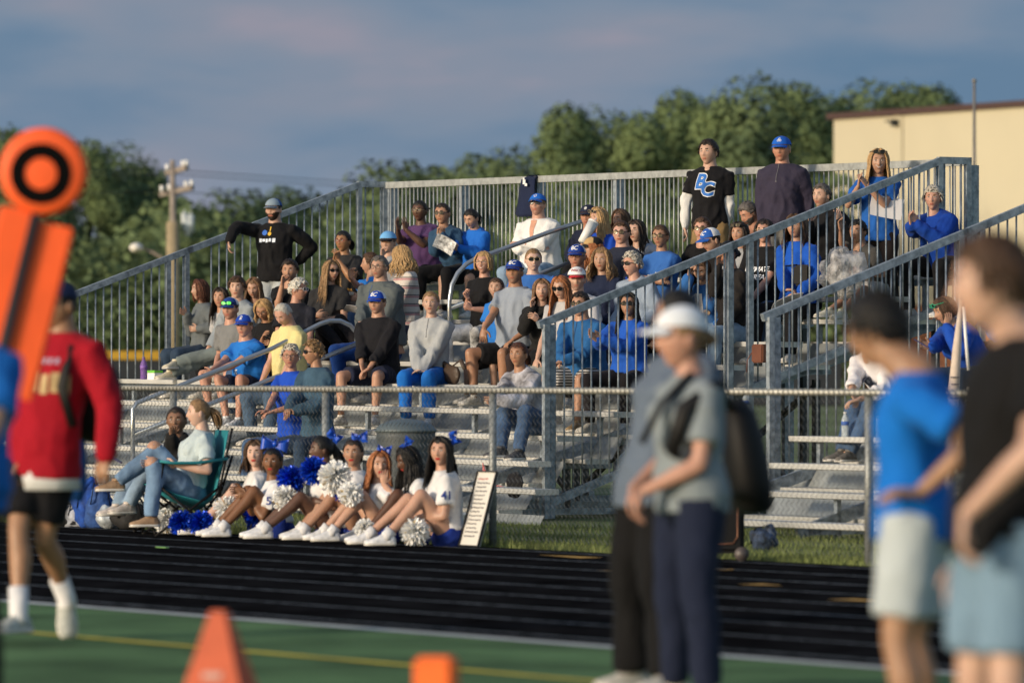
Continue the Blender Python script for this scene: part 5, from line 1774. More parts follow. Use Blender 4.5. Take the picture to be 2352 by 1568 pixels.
pp('p49', 'woman with glasses in black tee printed with white slanted capitals', c6(848, 962), row=8, yaw=38, hyaw=22, fem=True, skin='red', hair='bob', hcol='dark', hlen=0.03, glasses=dict(kind='clear', fm='frame_metal'), top=T('blk_t', BLK), bot=JEANS, fat=1.2, hR=('lap',), print_=[dict(h=0.60, x=0.0, c=(0.78, 0.8, 0.84), shp=[text2d('ULTIMATE', 0.02, 0.3, 0.066, 0, 0.035), text2d('SUPERFAN', 0.02, 0.3, 0.066, 0, -0.04)])])
pp('p50', 'standing man in black tee with large blue BC letters over white sleeves', c6(312, 207), w=9.05, footz=1.85, yaw=24, hyaw=32, skin='light', hair='short', hcol='dark', top=('tee', 'blk_tee', (0.006, 0.006, 0.008)), bot=('pants', 'khaki', (0.25, 0.165, 0.075)), under=('white_sleeve', (0.6, 0.6, 0.62)), fat=1.02, hR=px(c6(470, 990), 0.05, (-0.2, 0, -1)), hL=px(c6(80, 960), 0.02, (0.3, 0, -1)), hem=-0.2, elbR=(1, 0.2, 0), elbL=(-1, 0.2, 0),
   print_=[dict(h=0.66, x=-0.02, c=(0.8, 0.8, 0.8), shp=[text2d('B', 0.075, 0.2, 0.205, -0.034, 0.032), text2d('C', 0.075, 0.2, 0.19, 0.040, -0.048)]), dict(h=0.66, x=-0.02, c=(0.012, 0.13, 0.48), lift=0.011, shp=[text2d('B', 0.035, 0.2, 0.205, -0.034, 0.032), text2d('C', 0.035, 0.2, 0.19, 0.040, -0.048)])], headk=1.06)
pp('p51', 'grey-bearded man with ruddy face bending his head beside the standing men', c6(700, 790), row=10, yaw=55, hyaw=58, hpitch=30, skin='red', hair='short', hcol='pepper', beard='full', top=('long', 'charcoal_long', (0.05, 0.05, 0.055)), bot=BP, eye=0.4)
pp('p52', 'standing older man in royal cap and dark purple-navy pullover', c6(1012, 180), w=9.05, footz=1.84, yaw=26, hyaw=18, skin='red', hair='shortback', hcol='grey', cap=dict(c1=(0.01, 0.10, 0.48), logo=[disc2d(0.011, 0.007, 10, -0.010, -0.006), disc2d(0.011, 0.007, 10, 0.012, -0.006), disc2d(0.010, 0.006, 10, 0, 0.012)]), top=('jacket', 'purple_navy', (0.030, 0.026, 0.048)), bot=('pants', 'grey_trousers', (0.12, 0.12, 0.12)), print_=[dict(h=0.86, x=0.0, c=(0.10, 0.10, 0.12), shp=[rect2d(0.006, 0.17), rect2d(0.016, 0.01, 0, -0.09)])], fat=1.06, hR=px(c6(1290, 960), 0.02, (-0.3, 0.2, -1)), hL=px(c6(850, 960), 0.05, (0.3, 0.2, -1)), elbR=(1, 0.2, 0), elbL=(-1, 0.2, 0), hem=-0.12, collar=True, headk=1.03)
pp('p53', 'brown-haired woman in royal blue jacket holding papers on her lap', c6(1145, 912), row=8, yaw=38, hyaw=22, fem=True, skin='light', hair='long', hcol='brown', hlen=0.22, top=('jacket', 'royal_jacket', (0.008, 0.075, 0.42)), bot=BP, hR=px(c6(1180, 1560), 0.32, (-0.9, -0.2, 0)), hL=px(c6(1050, 1560), 0.34, (0.6, -0.2, 0)))
pp('p54', 'man with short greying hair in black jacket peering over the rail, hand raised', c6(1395, 622), row=10, yaw=48, hyaw=40, skin='light', hair='short', hcol='pepper', top=('jacket', 'blk_jacket', BLK), bot=BP, fat=1.1, hL=px(c6(1290, 880), 0.28, (0, -0.1, 1)), hR=px(c6(1545, 870), 0.28, (0.1, -0.1, 1)), beard='stubble')
pp('p55', 'boy with black hair and dark grey tee sitting with bare knees drawn up', c7(370, 928), row=9, yaw=48, hyaw=30, skin='tan', hair='short', hcol='black', top=T('boy_grey', (0.06, 0.058, 0.056)), bot=('shorts', 'white_shorts', (0.45, 0.45, 0.45)), k=0.84, headk=0.93, shoe=(0.62, 0.60, 0.50), feet=((*r5(300, 460), 0.5), (*r5(200, 455), 0.55)), hL=px(c7(205, 900), 0.25, (-0.1, -0.1, 1)), hR=px(c7(400, 1310), 0.2, (-1, 0, 0)),
   print_=[dict(h=0.55, x=-0.01, c=(0.5, 0.03, 0.05), shp=[rect2d(0.13, 0.03, 0, 0.03)]), dict(h=0.5, x=0.0, c=(0.6, 0.55, 0.5), shp=[rect2d(0.12, 0.012, 0, 0.0)])])
pp('p56', 'standing blond woman in blue tee smiling and clapping, papers under her arm', c7(568, 256), w=9.0, footz=1.83, yaw=15, hyaw=0, smile=True, fem=True, skin='tan', hair='long', hcol='blond', hlen=0.27, glasses=dict(kind='sun', up=0.085, fm='frame_dark', big=0.9), top=T('tee_blue', (0.012, 0.09, 0.36)), bot=('pants', 'dark_brown', (0.016, 0.012, 0.012)), hR=px(c7(455, 480), 0.30, (-0.5, -0.2, 0.7)), hL=px(c7(375, 490), 0.30, (0.1, -0.2, 1)), handcurl=0.2, hem=-0.15, headk=1.0)
pp('p57', 'short-haired grey-blond elderly woman in royal hoodie clapping at the right end of the back row', c7(1090, 605), row=10, yaw=45, hyaw=14, fem=True, skin='red', hair='full', hcol='silver', top=('hoodie', 'deep_royal', (0.006, 0.045, 0.30)), bot=BP, fat=1.15, hR=px(c7(925, 850), 0.34, (-0.3, -0.2, 1)), hL=px(c7(880, 850), 0.36, (-0.1, -0.2, 1)), handcurl=0.3)
pp('p58', 'woman in grey camouflage hoodie and jeans sitting low on the front steps', d3(650, 495), row=3, yaw=50, hyaw=28, fem=True, skin='tan', hair='pony', hcol='auburn', hlen=0.16, glasses=dict(kind='clear', up=0.075), top=('hoodie', 'camo', (0.13, 0.14, 0.17), 0.5, (0.34, 0.34, 0.38)), bot=JEANS, shoe=(0.05, 0.05, 0.055), feet=((*d3(650, 1425), 0.55), (*d3(480, 1400), 0.6)), hR=px(d3(445, 925), 0.4, (-0.9, -0.2, 0)), hL=px(d3(430, 925), 0.42, (-0.5, -0.2, -0.3)))
pp('p59', 'woman with green-framed sunglasses on her head, cheek on her palm, holding a phone', r5(1015, 450), row=5, sect='B', yaw=62, hyaw=72, hpitch=20, fem=True, skin='tan', hair='bob', hcol='brown', hlen=0.06, glasses=dict(kind='sun', fm='frame_green', up=0.07), top=('hoodie', 'deep_royal2', (0.008, 0.06, 0.36)), bot=DJEANS, hR=px(r5(1030, 560), 0.22, (0.2, -0.1, 1)), hL=px(r5(900, 720), 0.45, (-0.9, -0.2, 0.25)))
pp('p60', 'man in white shirt and jeans sitting behind the water bottle, head hidden', (1992, 772), row=4, sect='B', yaw=48, hyaw=50, skin='tan', hair='short', hcol='brown', top=('long', 'white_long', (0.66, 0.64, 0.66)), bot=JEANS, sleeve='mid', hL=px(e8(860, 545), 0.42, (0.3, -0.2, -0.5)), hR=px(e8(930, 550), 0.40, (-0.8, -0.2, -0.2)), shoe=(0.12, 0.11, 0.10), feet=((*e8(860, 960), 0.35), (*e8(800, 955), 0.45)), k=1.02, print_=[dict(h=0.66, x=-0.02, c=(0.12, 0.12, 0.15), shp=[disc2d(0.055, 0.02, 18), rect2d(0.08, 0.012, -0.08, 0.05)])])
pp('p61', 'person in blue sleeve holding up the rolled banner behind the man in black tee', (2258, 650), row=6, sect='B', yaw=60, hyaw=60, skin='tan', hair='short', hcol='brown', top=('tee', 'bright_blue', (0.015, 0.15, 0.52)), bot=BP, hL=px(r5(1180, 480), 0.3, (0, -0.1, 1)), handcurl=1.0)
pp('p62', 'person in navy cap cut off by the right edge of the picture', (2352, 742), row=4, sect='B', yaw=40, hyaw=30, skin='tan', hair='shortback', hcol='dark', cap=dict(c1=(0.012, 0.014, 0.035)), top=T('navyt', NAVY), bot=BP)

# girls in folding chairs
GA = 'girls in folding chairs at the fence'
person('t1', 'girl in black hoodie and light jeans, hand over her mouth, beside the fence', d4(905, 340), w=-0.25, ground=True, seatup=0.40, lean=0.02, yaw=62, hyaw=8, fem=True, skin='brown', hair='pony', hcol='dark', hlen=0.1, top=('hoodie', 'blk_hoodie', (0.012, 0.012, 0.013)), bot=LJEANS, shoe=(0.5, 0.45, 0.42),
       hL=px(d4(860, 480), 0.24, (0.1, -0.1, 1)), hR=('lap',), handcurl=0.9, feet=((*d4(440, 1150), 0.35), (*d4(330, 1170), 0.42)), k=0.97, group=GA)
person('t2', 'girl with ponytail, pale tee and ripped jeans in a teal folding chair, ankle over knee', d4(1115, 268), w=-0.42, ground=True, seatup=0.28, lean=-0.16, yaw=76, hyaw=80, fem=True, skin='fair', hair='pony', hcol='dblond', hlen=0.15, top=('tee', 'pale_tee', (0.42, 0.50, 0.53)), bot=('jeans', 'ripped_jeans', (0.13, 0.21, 0.33), 0.2), shoe=(0.30, 0.19, 0.11),
       hL=px(d4(700, 750), 0.05, (-1, 0, 0)), hR=px(d4(900, 760), 0.3, (-1, 0, -0.1)), feet=((*d4(660, 1270), 0.25), (*d4(330, 930), 0.05)), k=1.0, group=GA)

# cheerleaders on the track edge
GC = 'cheerleaders sitting along the fence'
CT = ('tee', 'jersey_white', (0.62, 0.62, 0.64))
CB = ('briefs', 'jersey_royal', (0.01, 0.03, 0.22))


def cheer(pid, label, head, **kw):
    kw.setdefault('yaw', 80)
    kw.setdefault('k', 0.93)
    kw.setdefault('socks', 0.14)
    kw.setdefault('shoe', (0.66, 0.67, 0.70))
    r = person(pid, label, head, w=kw.pop('w', -0.22), ground=True, fem=True, top=CT, bot=CB, lips=True, group=GC, **kw)
    return r


def num(s, arm=None, h=0.6, size=0.16):
    return dict(h=h, c=(0.012, 0.035, 0.20), shp=[text2d(s, 0.03 if s == '44' else 0.02, 0, size)], arm=arm, dir=(-0.1, 1.0, 0.0) if arm else None)


cheer('k1', 'pale cheerleader with brown hair, leftmost of the cheerleaders', d5(330, 480), hyaw=10, skin='pale', hair='long', hcol='brown', hlen=0.16, w=-0.1, hR=('knee',))
cheer('k2', 'brown-skinned cheerleader with the biggest blue bow resting her chin on her knees', d5(515, 575), hyaw=12, skin='brown', hair='pony', hcol='black', hlen=0.10, w=-0.3, hR=px(d5(250, 930), 0.12, (-1, 0, 0)), hL=px(d5(200, 880), 0.1, (-1, 0, 0)), print_=[num('54', 1, size=0.09)])
cheer('k3', 'dark cheerleader in profile with black braids behind a blue pom-pom', d5(1050, 440), hyaw=74, skin='dark', hair='pony', hcol='black', hlen=0.25, w=-0.2)
cheer('k4', 'tan cheerleader with dark pulled-back hair holding a white pom-pom', d5(1400, 475), hyaw=12, skin='tan', hair='pony', hcol='dark', hlen=0.12, w=-0.15)
cheer('k5', 'red-haired cheerleader with a blue headband bow, hand at her chin', d6(298, 530), hyaw=-12, skin='fair', hair='long', hcol='red', hlen=0.26, w=-0.2, hR=px(d6(340, 730), 0.18, (0, -0.1, 1)), k=0.9)
cheer('k6', 'dark cheerleader with long reddish-black hair looking down, number on her sleeve', d6(575, 485), hyaw=68, hpitch=18, skin='dark', hair='long', hcol='black', hlen=0.30, w=-0.1, print_=[num('70', 1, size=0.11)])
cheer('k7', 'pale black-haired cheerleader numbered 41 at the right end, nearest the sign board', d6(890, 400), hyaw=22, skin='pale', hair='long', hcol='black', hlen=0.32, w=-0.28, hR=px(d6(640, 1030), 0.1, (-1, 0, 0.05)), k=0.98, print_=[num('44', None, 0.35, 0.17), num('41', 1, size=0.09)])

# people in the foreground
GF = 'people on the sideline in the foreground'
person('f1', 'walking man in red lettered hoodie, black shorts and navy cap at the left edge', (133, 703), D=28.6, yaw=35, hyaw=48, skin='olive', hair='shortback', hcol='black', cap=dict(c1=(0.012, 0.02, 0.06)), top=('hoodie', 'red_hoodie', (0.30, 0.004, 0.014)), bot=('shorts', 'blk_shorts', (0.005, 0.005, 0.007)), shoe=(0.38, 0.40, 0.38), fat=1.0,
       hR=px((243, 1052), 0.25, (-0.2, -0.3, -1)), hL=px((60, 1070), 0.1, (0, 0, -1)), feet=((155, 1380, -0.30, 0.1), (42, 1432, 0.30, 0)), hem=-0.25, socks=0.36, toes=((0.1, -0.5, -1.0), None), group=GF, hips=(100, 1030), voxel=0.018, k=1.03,
       print_=[dict(h=0.56, x=0.0, c=(0.48, 0.34, 0.17), shp=[text2d('BADGERS', 0.03, 0, 0.10, 0, 0)]), dict(h=0.76, x=0.0, c=(0.33, 0.22, 0.34), shp=[text2d('BADGERS', 0.03, 0, 0.05, 0, 0)])] if False else [dict(h=0.55, c=(0.48, 0.34, 0.17), shp=[rect2d(0.038, 0.10, x_, 0.01 * (i_ % 2)) for i_, x_ in enumerate((-0.14, -0.09, -0.04, 0.01, 0.06, 0.11, 0.155))]), dict(h=0.76, c=(0.36, 0.25, 0.36), shp=[rect2d(0.022, 0.03, x_, 0) for x_ in (-0.12, -0.085, -0.05, -0.015, 0.03, 0.065, 0.10)])])
person('f2', 'person in blue tee cut off by the left edge, in front of the orange marker', (-96, 690), D=19.6, hips=(-125, 1110), yaw=-10, hyaw=-60, skin='tan', hair='short', hcol='dark', top=('tee', 'fore_blue', (0.006, 0.11, 0.42)), bot=BP, fat=1.15, hR=px((-130, 1110), 0.25, (-1, 0, 0)), elbR=(1.2, -0.3, -0.9), group=GF, voxel=0.018, k=0.98)
person('f4', 'dark-haired woman in slate jacket and wide black trousers behind the white cap', (1556, 726), D=24.0, yaw=60, hyaw=110, fem=True, skin='tan', hair='bun', hcol='black', top=('jacket', 'slate', (0.10, 0.13, 0.18)), bot=('wide', 'blk_wide', (0.004, 0.004, 0.005)), fat=0.96, hips=(1496, 1110), group=GF, voxel=0.018, k=0.99, shoe=(0.5, 0.48, 0.45))
person('f3', 'woman in white cap, grey tee and navy trousers with a black backpack', (1566, 778), D=22.9, yaw=66, hyaw=76, fem=True, skin='red', hair='bun', hcol='dblond', hlen=-0.4, cap=dict(c1=(0.62, 0.66, 0.72)), top=('tee', 'slate_tee', (0.20, 0.235, 0.26)), bot=('pants', 'navy_trousers', (0.009, 0.014, 0.036)), fat=1.0, hips=(1590, 1120), hR=px((1472, 1130), 0.15, (-0.3, 0, -1)), hL=px((1455, 1120), -0.1, (-0.3, 0, -1)), group=GF, voxel=0.018, hem=-0.15, shoe=(0.55, 0.5, 0.42), headk=1.02)
person('f5', 'black-haired man in bright blue tee and pale shorts seen from behind, hand on hip', (2012, 760), D=18.6, yaw=105, hyaw=122, hpitch=8, skin='olive', hair='full', hcol='black', top=('tee', 'vivid_blue', (0.004, 0.13, 0.50)), bot=('shorts', 'pale_shorts', (0.40, 0.45, 0.48)), hips=(2105, 1172), hR=px((2112, 1132), 0.22, (-1, -0.2, 0.1)), elbR=(1.5, -0.8, -0.4), nb=0.09, fat=0.95, hem=-0.22, group=GF, voxel=0.018, headk=0.98)
person('f6', 'tall auburn-haired young man in black tee and blue shorts, nearest on the right', (2276, 655), D=15.4, yaw=72, hyaw=84, skin='fair', hair='full', hcol='brown', top=('tee', 'fore_black', (0.004, 0.004, 0.005)), bot=('shorts', 'steel_shorts', (0.155, 0.245, 0.34)), hips=(2310, 1190), hR=px((2216, 1185), 0.26, (-0.1, 0, -1)), elbR=(0.5, -1, 0), fat=1.0, nb=0.05, hem=-0.15, group=GF, voxel=0.018, k=1.0, headk=1.04)

stripes(MATS['cloth_striped'], [(0.0, CREAM), (0.55, (0.40, 0.22, 0.23)), (0.78, CREAM), (0.82, (0.06, 0.05, 0.06)), (0.92, CREAM)], 11)
stripes(MATS['cloth_stripe_shorts'], [(0.0, (0.45, 0.45, 0.45)), (0.5, (0.02, 0.02, 0.02)), (1.0, (0.02, 0.02, 0.02))], 38)
# ------------------------------------------------------------------ belongings and props
def on(name, label, cat, parts, group=None, loc=None):
    """parts: list of (name, bmesh, material, smooth); one part makes a single-mesh thing"""
    if len(parts) == 1:
        n_, bm, m, sm = parts[0]
        c = sum((v.co for v in bm.verts), V()) / len(bm.verts)
        loc = loc or c
        bmesh.ops.translate(bm, vec=-loc, verts=bm.verts)
        o = obj(name, bm, m, None, sm)
        o.location = loc
        return tag(o, label, cat, group)
    c = loc or sum((v.co for v in parts[0][1].verts), V()) / len(parts[0][1].verts)
    r = empty(name, c, label, cat, group)
    for n_, bm, m, sm in parts:
        obj(n_, bm, m, r, sm)
    return r


def NB():
    return bmesh.new()


PB, PWm = mat('pom_blue', (0.008, 0.06, 0.55), 0.25, 0.35, 0.2, island=0.5), mat('pom_white', (0.93, 0.94, 0.93), 0.35, 0.0, 0.05, island=0.12)
PIR = mat('pom_flash', (0.55, 0.42, 0.22), 0.2, 0.3, 0.2, island=0.4)


def pom(x, y, w, r, blue, label, sq=1.0, n=720, seed=0):
    rng = random.Random(seed)
    r *= 0.92
    c = atW(x, y, w)
    bm = NB()
    for i in range(n):
        d = V((rng.gauss(0, 1), rng.gauss(0, 1), rng.gauss(0, 1) * sq + 0.1)).normalized()
        s, u = frame(d)
        a = rng.uniform(0, 6.28)
        e = (s * math.cos(a) + u * math.sin(a)) * 0.0062
        ln = r * rng.uniform(0.75, 1.08)
        bend = (s * rng.uniform(-1, 1) + u * rng.uniform(-1, 1)) * r * 0.28
        p0, p1, p2 = c + d * 0.02, c + d * ln * 0.55 + bend * 0.2, c + d * ln + bend - Z * r * 0.08
        for p in (p0, p1, p2):
            p.z = max(p.z, 0.012)
        q = [bm.verts.new(p + e * k_) for p in (p0, p1, p2) for k_ in (-1, 1)]
        for f in ((0, 1, 3, 2), (2, 3, 5, 4)):
            ff = bm.faces.new([q[i_] for i_ in f])
            ff.material_index = 1 if (not blue and rng.random() < 0.05) else 0
    tube(bm, [c - U * 0.05, c + U * 0.05], 0.015, 6)
    tag(obj('pom_pom', bm, [PB if blue else PWm, PIR]), label, 'pom-pom', 'cheerleader pom-poms')


pom(380, 1194, -0.68, 0.115, False, 'white pom-pom on the ground left of the low blue one', seed=1)
pom(418, 1199, -0.72, 0.115, True, 'blue pom-pom on the ground, left one of the touching pair', seed=2)
pom(462, 1200, -0.70, 0.115, True, 'blue pom-pom on the ground beside the tip of a white shoe', seed=3)
pom(522, 1168, -0.40, 0.125, False, 'white pom-pom propped on the shins of the leftmost cheerleader', seed=4)
pom(588, 1180, -0.20, 0.11, True, 'blue pom-pom under the bent knees of the cheerleader with the biggest bow', seed=5)
pom(668, 1098, -0.40, 0.125, True, 'blue pom-pom raised in front of the cheerleader in profile, left of its twin', seed=6)
pom(722, 1078, -0.42, 0.125, True, 'blue pom-pom raised highest, under the chin of the cheerleader in profile', seed=7)
pom(770, 1094, -0.52, 0.150, False, 'largest white pom-pom held up in the middle of the row', seed=8)
pom(655, 1142, -0.50, 0.115, False, 'white pom-pom hanging between the shins under the raised blue ones', seed=9)
pom(806, 1132, -0.50, 0.110, False, 'white pom-pom resting on knees right of the largest one', seed=10)
pom(786, 1122, -0.40, 0.100, True, 'blue pom-pom peeking out behind the white one on the knees', seed=11)
pom(838, 1212, -0.60, 0.085, False, 'flattened white pom-pom lying between the shoes', seed=12)
pom(953, 1218, -0.55, 0.125, False, 'white pom-pom on the ground under the rightmost cheerleader', sq=0.7, seed=13)


def bow(pid, dx, dy, size, rz=0.0):
    P_ = PEOPLE[pid]
    c = P_['Hc'] + V((dx, 0.0, dy))
    S_ = V((math.cos(rz), 0.15, math.sin(rz))).normalized(); U_ = V((-math.sin(rz), 0, math.cos(rz)))
    Fw = V((0, -1, 0))
    bm = NB()
    for s in (-1, 1):
        for q in range(2):
            o_ = U_ * (0.012 * (q * 2 - 1))
            rings = []
            for i in range(8):
                a = math.pi * i / 7
                p = c + S_ * (s * size * 0.5 * math.sin(a * 0.5 + 0.2 * q) ** 0.9 * (1 if i < 7 else 1)) + Fw * (0.03 * math.sin(a) * (1 - q * 1.6)) + o_
                hw = size * (0.05 + 0.17 * math.sin(a * 0.5))
                rings.append((p - U_ * hw, p + U_ * hw))
            vs = [(bm.verts.new(a), bm.verts.new(b)) for a, b in rings]
            for a, b in zip(vs, vs[1:]): bm.faces.new((a[0], b[0], b[1], a[1]))
        p0, p1 = c, c + S_ * (s * size * 0.30) - U_ * size * 0.42 + Fw * 0.01
        v = [bm.verts.new(p) for p in (p0 - S_ * 0.012, p0 + S_ * 0.012, p1 + S_ * 0.028, p1 - S_ * 0.02)]
        bm.faces.new(v)
    ball(bm, c + Fw * 0.012, size * 0.09, 0.016, size * 0.11)
    o = obj('hair_bow', bm, mat('bow_satin', (0.008, 0.07, 0.48), 0.35, var=0.1), P_['root'], False)
    m = o.modifiers.new('s', 'SOLIDIFY'); m.thickness = 0.003


bow('k1', 0.14, 0.10, 0.078); bow('k2', 0.02, 0.150, 0.216, -0.15); bow('k3', 0.11, 0.12, 0.117, -0.7); bow('k4', 0.05, 0.135, 0.125, 0.1)
bow('k5', 0.04, 0.125, 0.109, -0.1); bow('k6', -0.02, 0.135, 0.101, 1.0); bow('k7', 0.11, 0.11, 0.101, -1.2)

# folding chairs
def folding_chair(base_t, base_w, yaw, m, label, top=0.86):
    b = P3(base_t, base_w, 0)
    F_ = V((-math.sin(yaw), -math.cos(yaw), 0)); S_ = V((math.cos(yaw), -math.sin(yaw), 0))
    r = empty('folding_chair', b, label, 'folding chair', 'folding chairs at the fence')
    q = lambda x, f, z: b + S_ * x + F_ * f + Z * z
    bm = NB()
    rings = []
    for f, z, sag in ((0.24, 0.42, 0.0), (0.05, 0.34, 0.03), (-0.17, 0.28, 0.04), (-0.26, 0.34, 0.03), (-0.32, min(0.60, top - 0.05), 0.02), (-0.37, top, 0.0)):
        rings.append([q(x, f - (sag * 0.6 if z > 0.5 else 0) * (1 - (x / 0.27) ** 2), z - sag * (1 - (x / 0.27) ** 2) * 2) for x in (-0.27, -0.14, 0, 0.14, 0.27)])
    vs = [[bm.verts.new(p) for p in rr] for rr in rings]
    for a, c in zip(vs, vs[1:]):
        for i in range(4): bm.faces.new((a[i], a[i + 1], c[i + 1], c[i])).smooth = True
    o = obj('fabric', bm, m, r)
    mo = o.modifiers.new('s', 'SOLIDIFY'); mo.thickness = 0.006
    for x in (-0.29, 0.29):
        bm = NB()
        rings = [[q(x + dx, f, z) for dx, z in ((-0.035, zz_), (0.035, zz_), (0.035, zz_ + 0.022), (-0.035, zz_ + 0.022))] for f, zz_ in ((-0.36, 0.62), (-0.1, 0.585), (0.10, 0.585), (0.20, 0.60))]
        loft(bm, rings)
        obj('armrest', bm, m, r)
        for a, c in (((x, 0.24, 0.0), (x, -0.30, 0.40)), ((x, -0.30, 0.0), (x, 0.22, 0.42)), ((x, 0.20, 0.42), (x, 0.17, 0.60)), ((x, -0.28, 0.30), (x, -0.40, top + 0.02))):
            bm = NB(); tube(bm, [q(*a), q(*c)], 0.011, 6); obj('leg', bm, BLACKP, r, True)
    for f in (0.24, -0.30):
        bm = NB(); tube(bm, [q(-0.29, f, 0.02), q(0.29, f, 0.36)], 0.010, 6); tube(bm, [q(0.29, f, 0.02), q(-0.29, f, 0.36)], 0.010, 6)
        obj('cross_strut', bm, BLACKP, r, True)
    return r


for pid, m, lab in (('t2', mat('teal_canvas', (0.012, 0.20, 0.24), 0.7), 'teal canvas folding chair with black frame under the girl in the pale tee'), ('t1', mat('black_canvas', (0.014, 0.014, 0.016), 0.8), 'black folding chair under the girl in the black hoodie')):
    t_, w_ = tw(PEOPLE[pid]['P'] + PEOPLE[pid]['F'] * 0.10)
    folding_chair(t_, w_, R(76 if pid == 't2' else 62), m, lab, 0.86 if pid == 't2' else 0.62)

# sign board leaning on the fence post
bm = NB()
ta = -0.04
bl_, br_, tr_, tl_ = P3(ta - 0.04, -0.22, 0.01), P3(ta + 0.235, -0.22, 0.01), P3(ta + 0.235, -0.05, 0.575), P3(ta - 0.04, -0.05, 0.575)
nb = (br_ - bl_).cross(tl_ - bl_).normalized()
if nb.y > 0: nb = -nb
for a, b, c, d in ((bl_, br_, tr_, tl_),):
    f1 = [bm.verts.new(p) for p in (a, b, c, d)]
    f2 = [bm.verts.new(p - nb * 0.015) for p in (a, b, c, d)]
    bm.faces.new(f1); bm.faces.new(f2[::-1])
    for i in range(4): bm.faces.new((f1[i], f2[i], f2[(i + 1) % 4], f1[(i + 1) % 4]))
bmesh.ops.recalc_face_normals(bm, faces=bm.faces)
fr = NB()
for a, b in ((bl_, br_), (br_, tr_), (tr_, tl_), (tl_, bl_)):
    bar(fr, a + nb * 0.003, b + nb * 0.003, 0.010, 0.022, nb)
wr, rd = NB(), NB()
rng = random.Random(4)
ex, ey = (br_ - bl_), (tl_ - bl_)
for i in range(15):
    y_ = 0.90 - i * 0.055
    x_ = 0.10 + 0.02 * rng.random()
    while x_ < 0.55 + 0.3 * rng.random():
        L_ = rng.uniform(0.03, 0.10)
        p = bl_ + ex * x_ + ey * (y_ + rng.uniform(-.004, .004)) + nb * 0.002
        q = p + ex * L_
        h_ = ey.normalized() * 0.007
        (bmq := wr if i else rd).faces.new([bmq.verts.new(z_) for z_ in (p - h_ * .5, q - h_ * .5, q + h_, p + h_)])
        x_ += L_ + 0.025
for b_ in (): pass
on('sign_board', 'tall white board of handwritten lines in a dark frame leaning on the fence post', 'sign board', [('panel', bm, mat('board_white', (0.62, 0.61, 0.58), 0.5, var=0.02), False), ('frame', fr, mat('board_frame', (0.02, 0.02, 0.022), 0.5), False), ('writing', wr, mat('ink', (0.06, 0.06, 0.08), 0.8), False), ('heading', rd, mat('ink_red', (0.4, 0.06, 0.06), 0.8), False)])

# grey bin with domed lid behind the fence
c = atW(932, 1150, 1.3); c.z = 0
bm = NB(); tube(bm, [c + Z * z_ for z_ in (0, 0.02, 0.80, 0.84)], [0.21, 0.215, 0.245, 0.25], 26)
b2 = NB(); tube(b2, [c + Z * z_ for z_ in (0.84, 0.86, 0.90, 0.935, 0.95)], [0.262, 0.255, 0.22, 0.13, 0.02], 26)
on('trash_can', 'round grey trash can with a low domed lid behind the fence', 'trash can', [('barrel', bm, mat('bin_grey', (0.065, 0.078, 0.085), 0.6), True), ('lid', b2, mat('bin_lid', (0.10, 0.13, 0.145), 0.5), True)], loc=c)

# rolling case behind the woman in the white cap
c = onG(1650, 1288)
bx = P3(*tw(c), 0)
bm = NB(); box(bm, bx + Z * 0.36, 0.36, 0.30, 0.60, V((1, 0, 0)), V((0, 1, 0)))
bmesh.ops.bevel(bm, geom=bm.edges[:], offset=0.03, segments=3, affect='EDGES')
bw = NB()
tube(bw, [bx + V((0.16, -0.17, 0.055)), bx + V((0.16, -0.12, 0.055))], 0.052, 16)
bw2 = NB(); tube(bw2, [bx + V((-0.15, -0.17, 0.055)), bx + V((-0.15, -0.12, 0.055))], 0.052, 16)
bt = NB(); tube(bt, [bx + V((0.13, -0.155, 0.60)), bx + V((0.13, -0.155, 0.18)), bx + V((0.10, -0.155, 0.13)), bx + V((-0.1, -0.155, 0.12))], 0.005, 5)
bh = NB()
for dx in (-0.09, 0.09): tube(bh, [bx + V((dx, 0.1, 0.6)), bx + V((dx, 0.1, 0.85))], 0.010, 6)
tube(bh, [bx + V((-0.09, 0.1, 0.85)), bx + V((0.09, 0.1, 0.85))], 0.014, 6)
on('rolling_speaker', 'black wheeled speaker case on the track edge behind the woman in the white cap', 'speaker', [('case', bm, BLACKP, False), ('wheel', bw, mat('wheel_grey', (0.06, 0.05, 0.05), 0.5), True), ('wheel', bw2, MATS.get('wheel_grey') or mat('wheel_grey', (0.06, 0.05, 0.05), 0.5), True), ('trim', bt, mat('copper_trim', (0.22, 0.10, 0.06), 0.4, 0.5), True), ('handle', bh, DARK, True)], loc=bx)


def blob(bm, c, rx, ry, rz, seed, amp=0.3, ax=None, mi=0):
    vr = ball(bm, c, rx, ry, rz, ax, None, None, mi, 18, 12)
    for r in vr:
        for v in r:
            d = (v.co - c)
            k_ = 1 + amp * noise.noise(V((v.co.x * 9 + seed, v.co.y * 9, v.co.z * 11))) + amp * 0.5 * noise.noise(V((v.co.x * 26, v.co.y * 26 + seed, v.co.z * 26)))
            v.co = c + d * k_
            if v.co.z < 0.004 and c.z < 0.5: v.co.z = 0.004
    return vr


def strap(bm, pts, r=0.012, mi=0):
    tube(bm, pts, r, 6, mi, flat=0.4)


c = onG(1755, 1264); bm = NB(); blob(bm, c + Z * 0.08, 0.11, 0.09, 0.085, 3); blob(bm, c + V((0.05, 0, 0.12)), 0.05, 0.05, 0.08, 5)
b2 = NB(); strap(b2, [c + V((-0.10, 0, 0.05)), c + V((-0.07, -0.03, 0.17)), c + V((0.02, -0.03, 0.19)), c + V((0.09, 0, 0.08))])
on('gym_bag', 'small dark crumpled bag lying on the grass right of the speaker case', 'bag', [('body', bm, mat('maroon_navy', (0.035, 0.018, 0.03), 0.8, var=0.5, vscale=12, c2=(0.03, 0.05, 0.10)), True), ('strap', b2, BLACKP, True)])

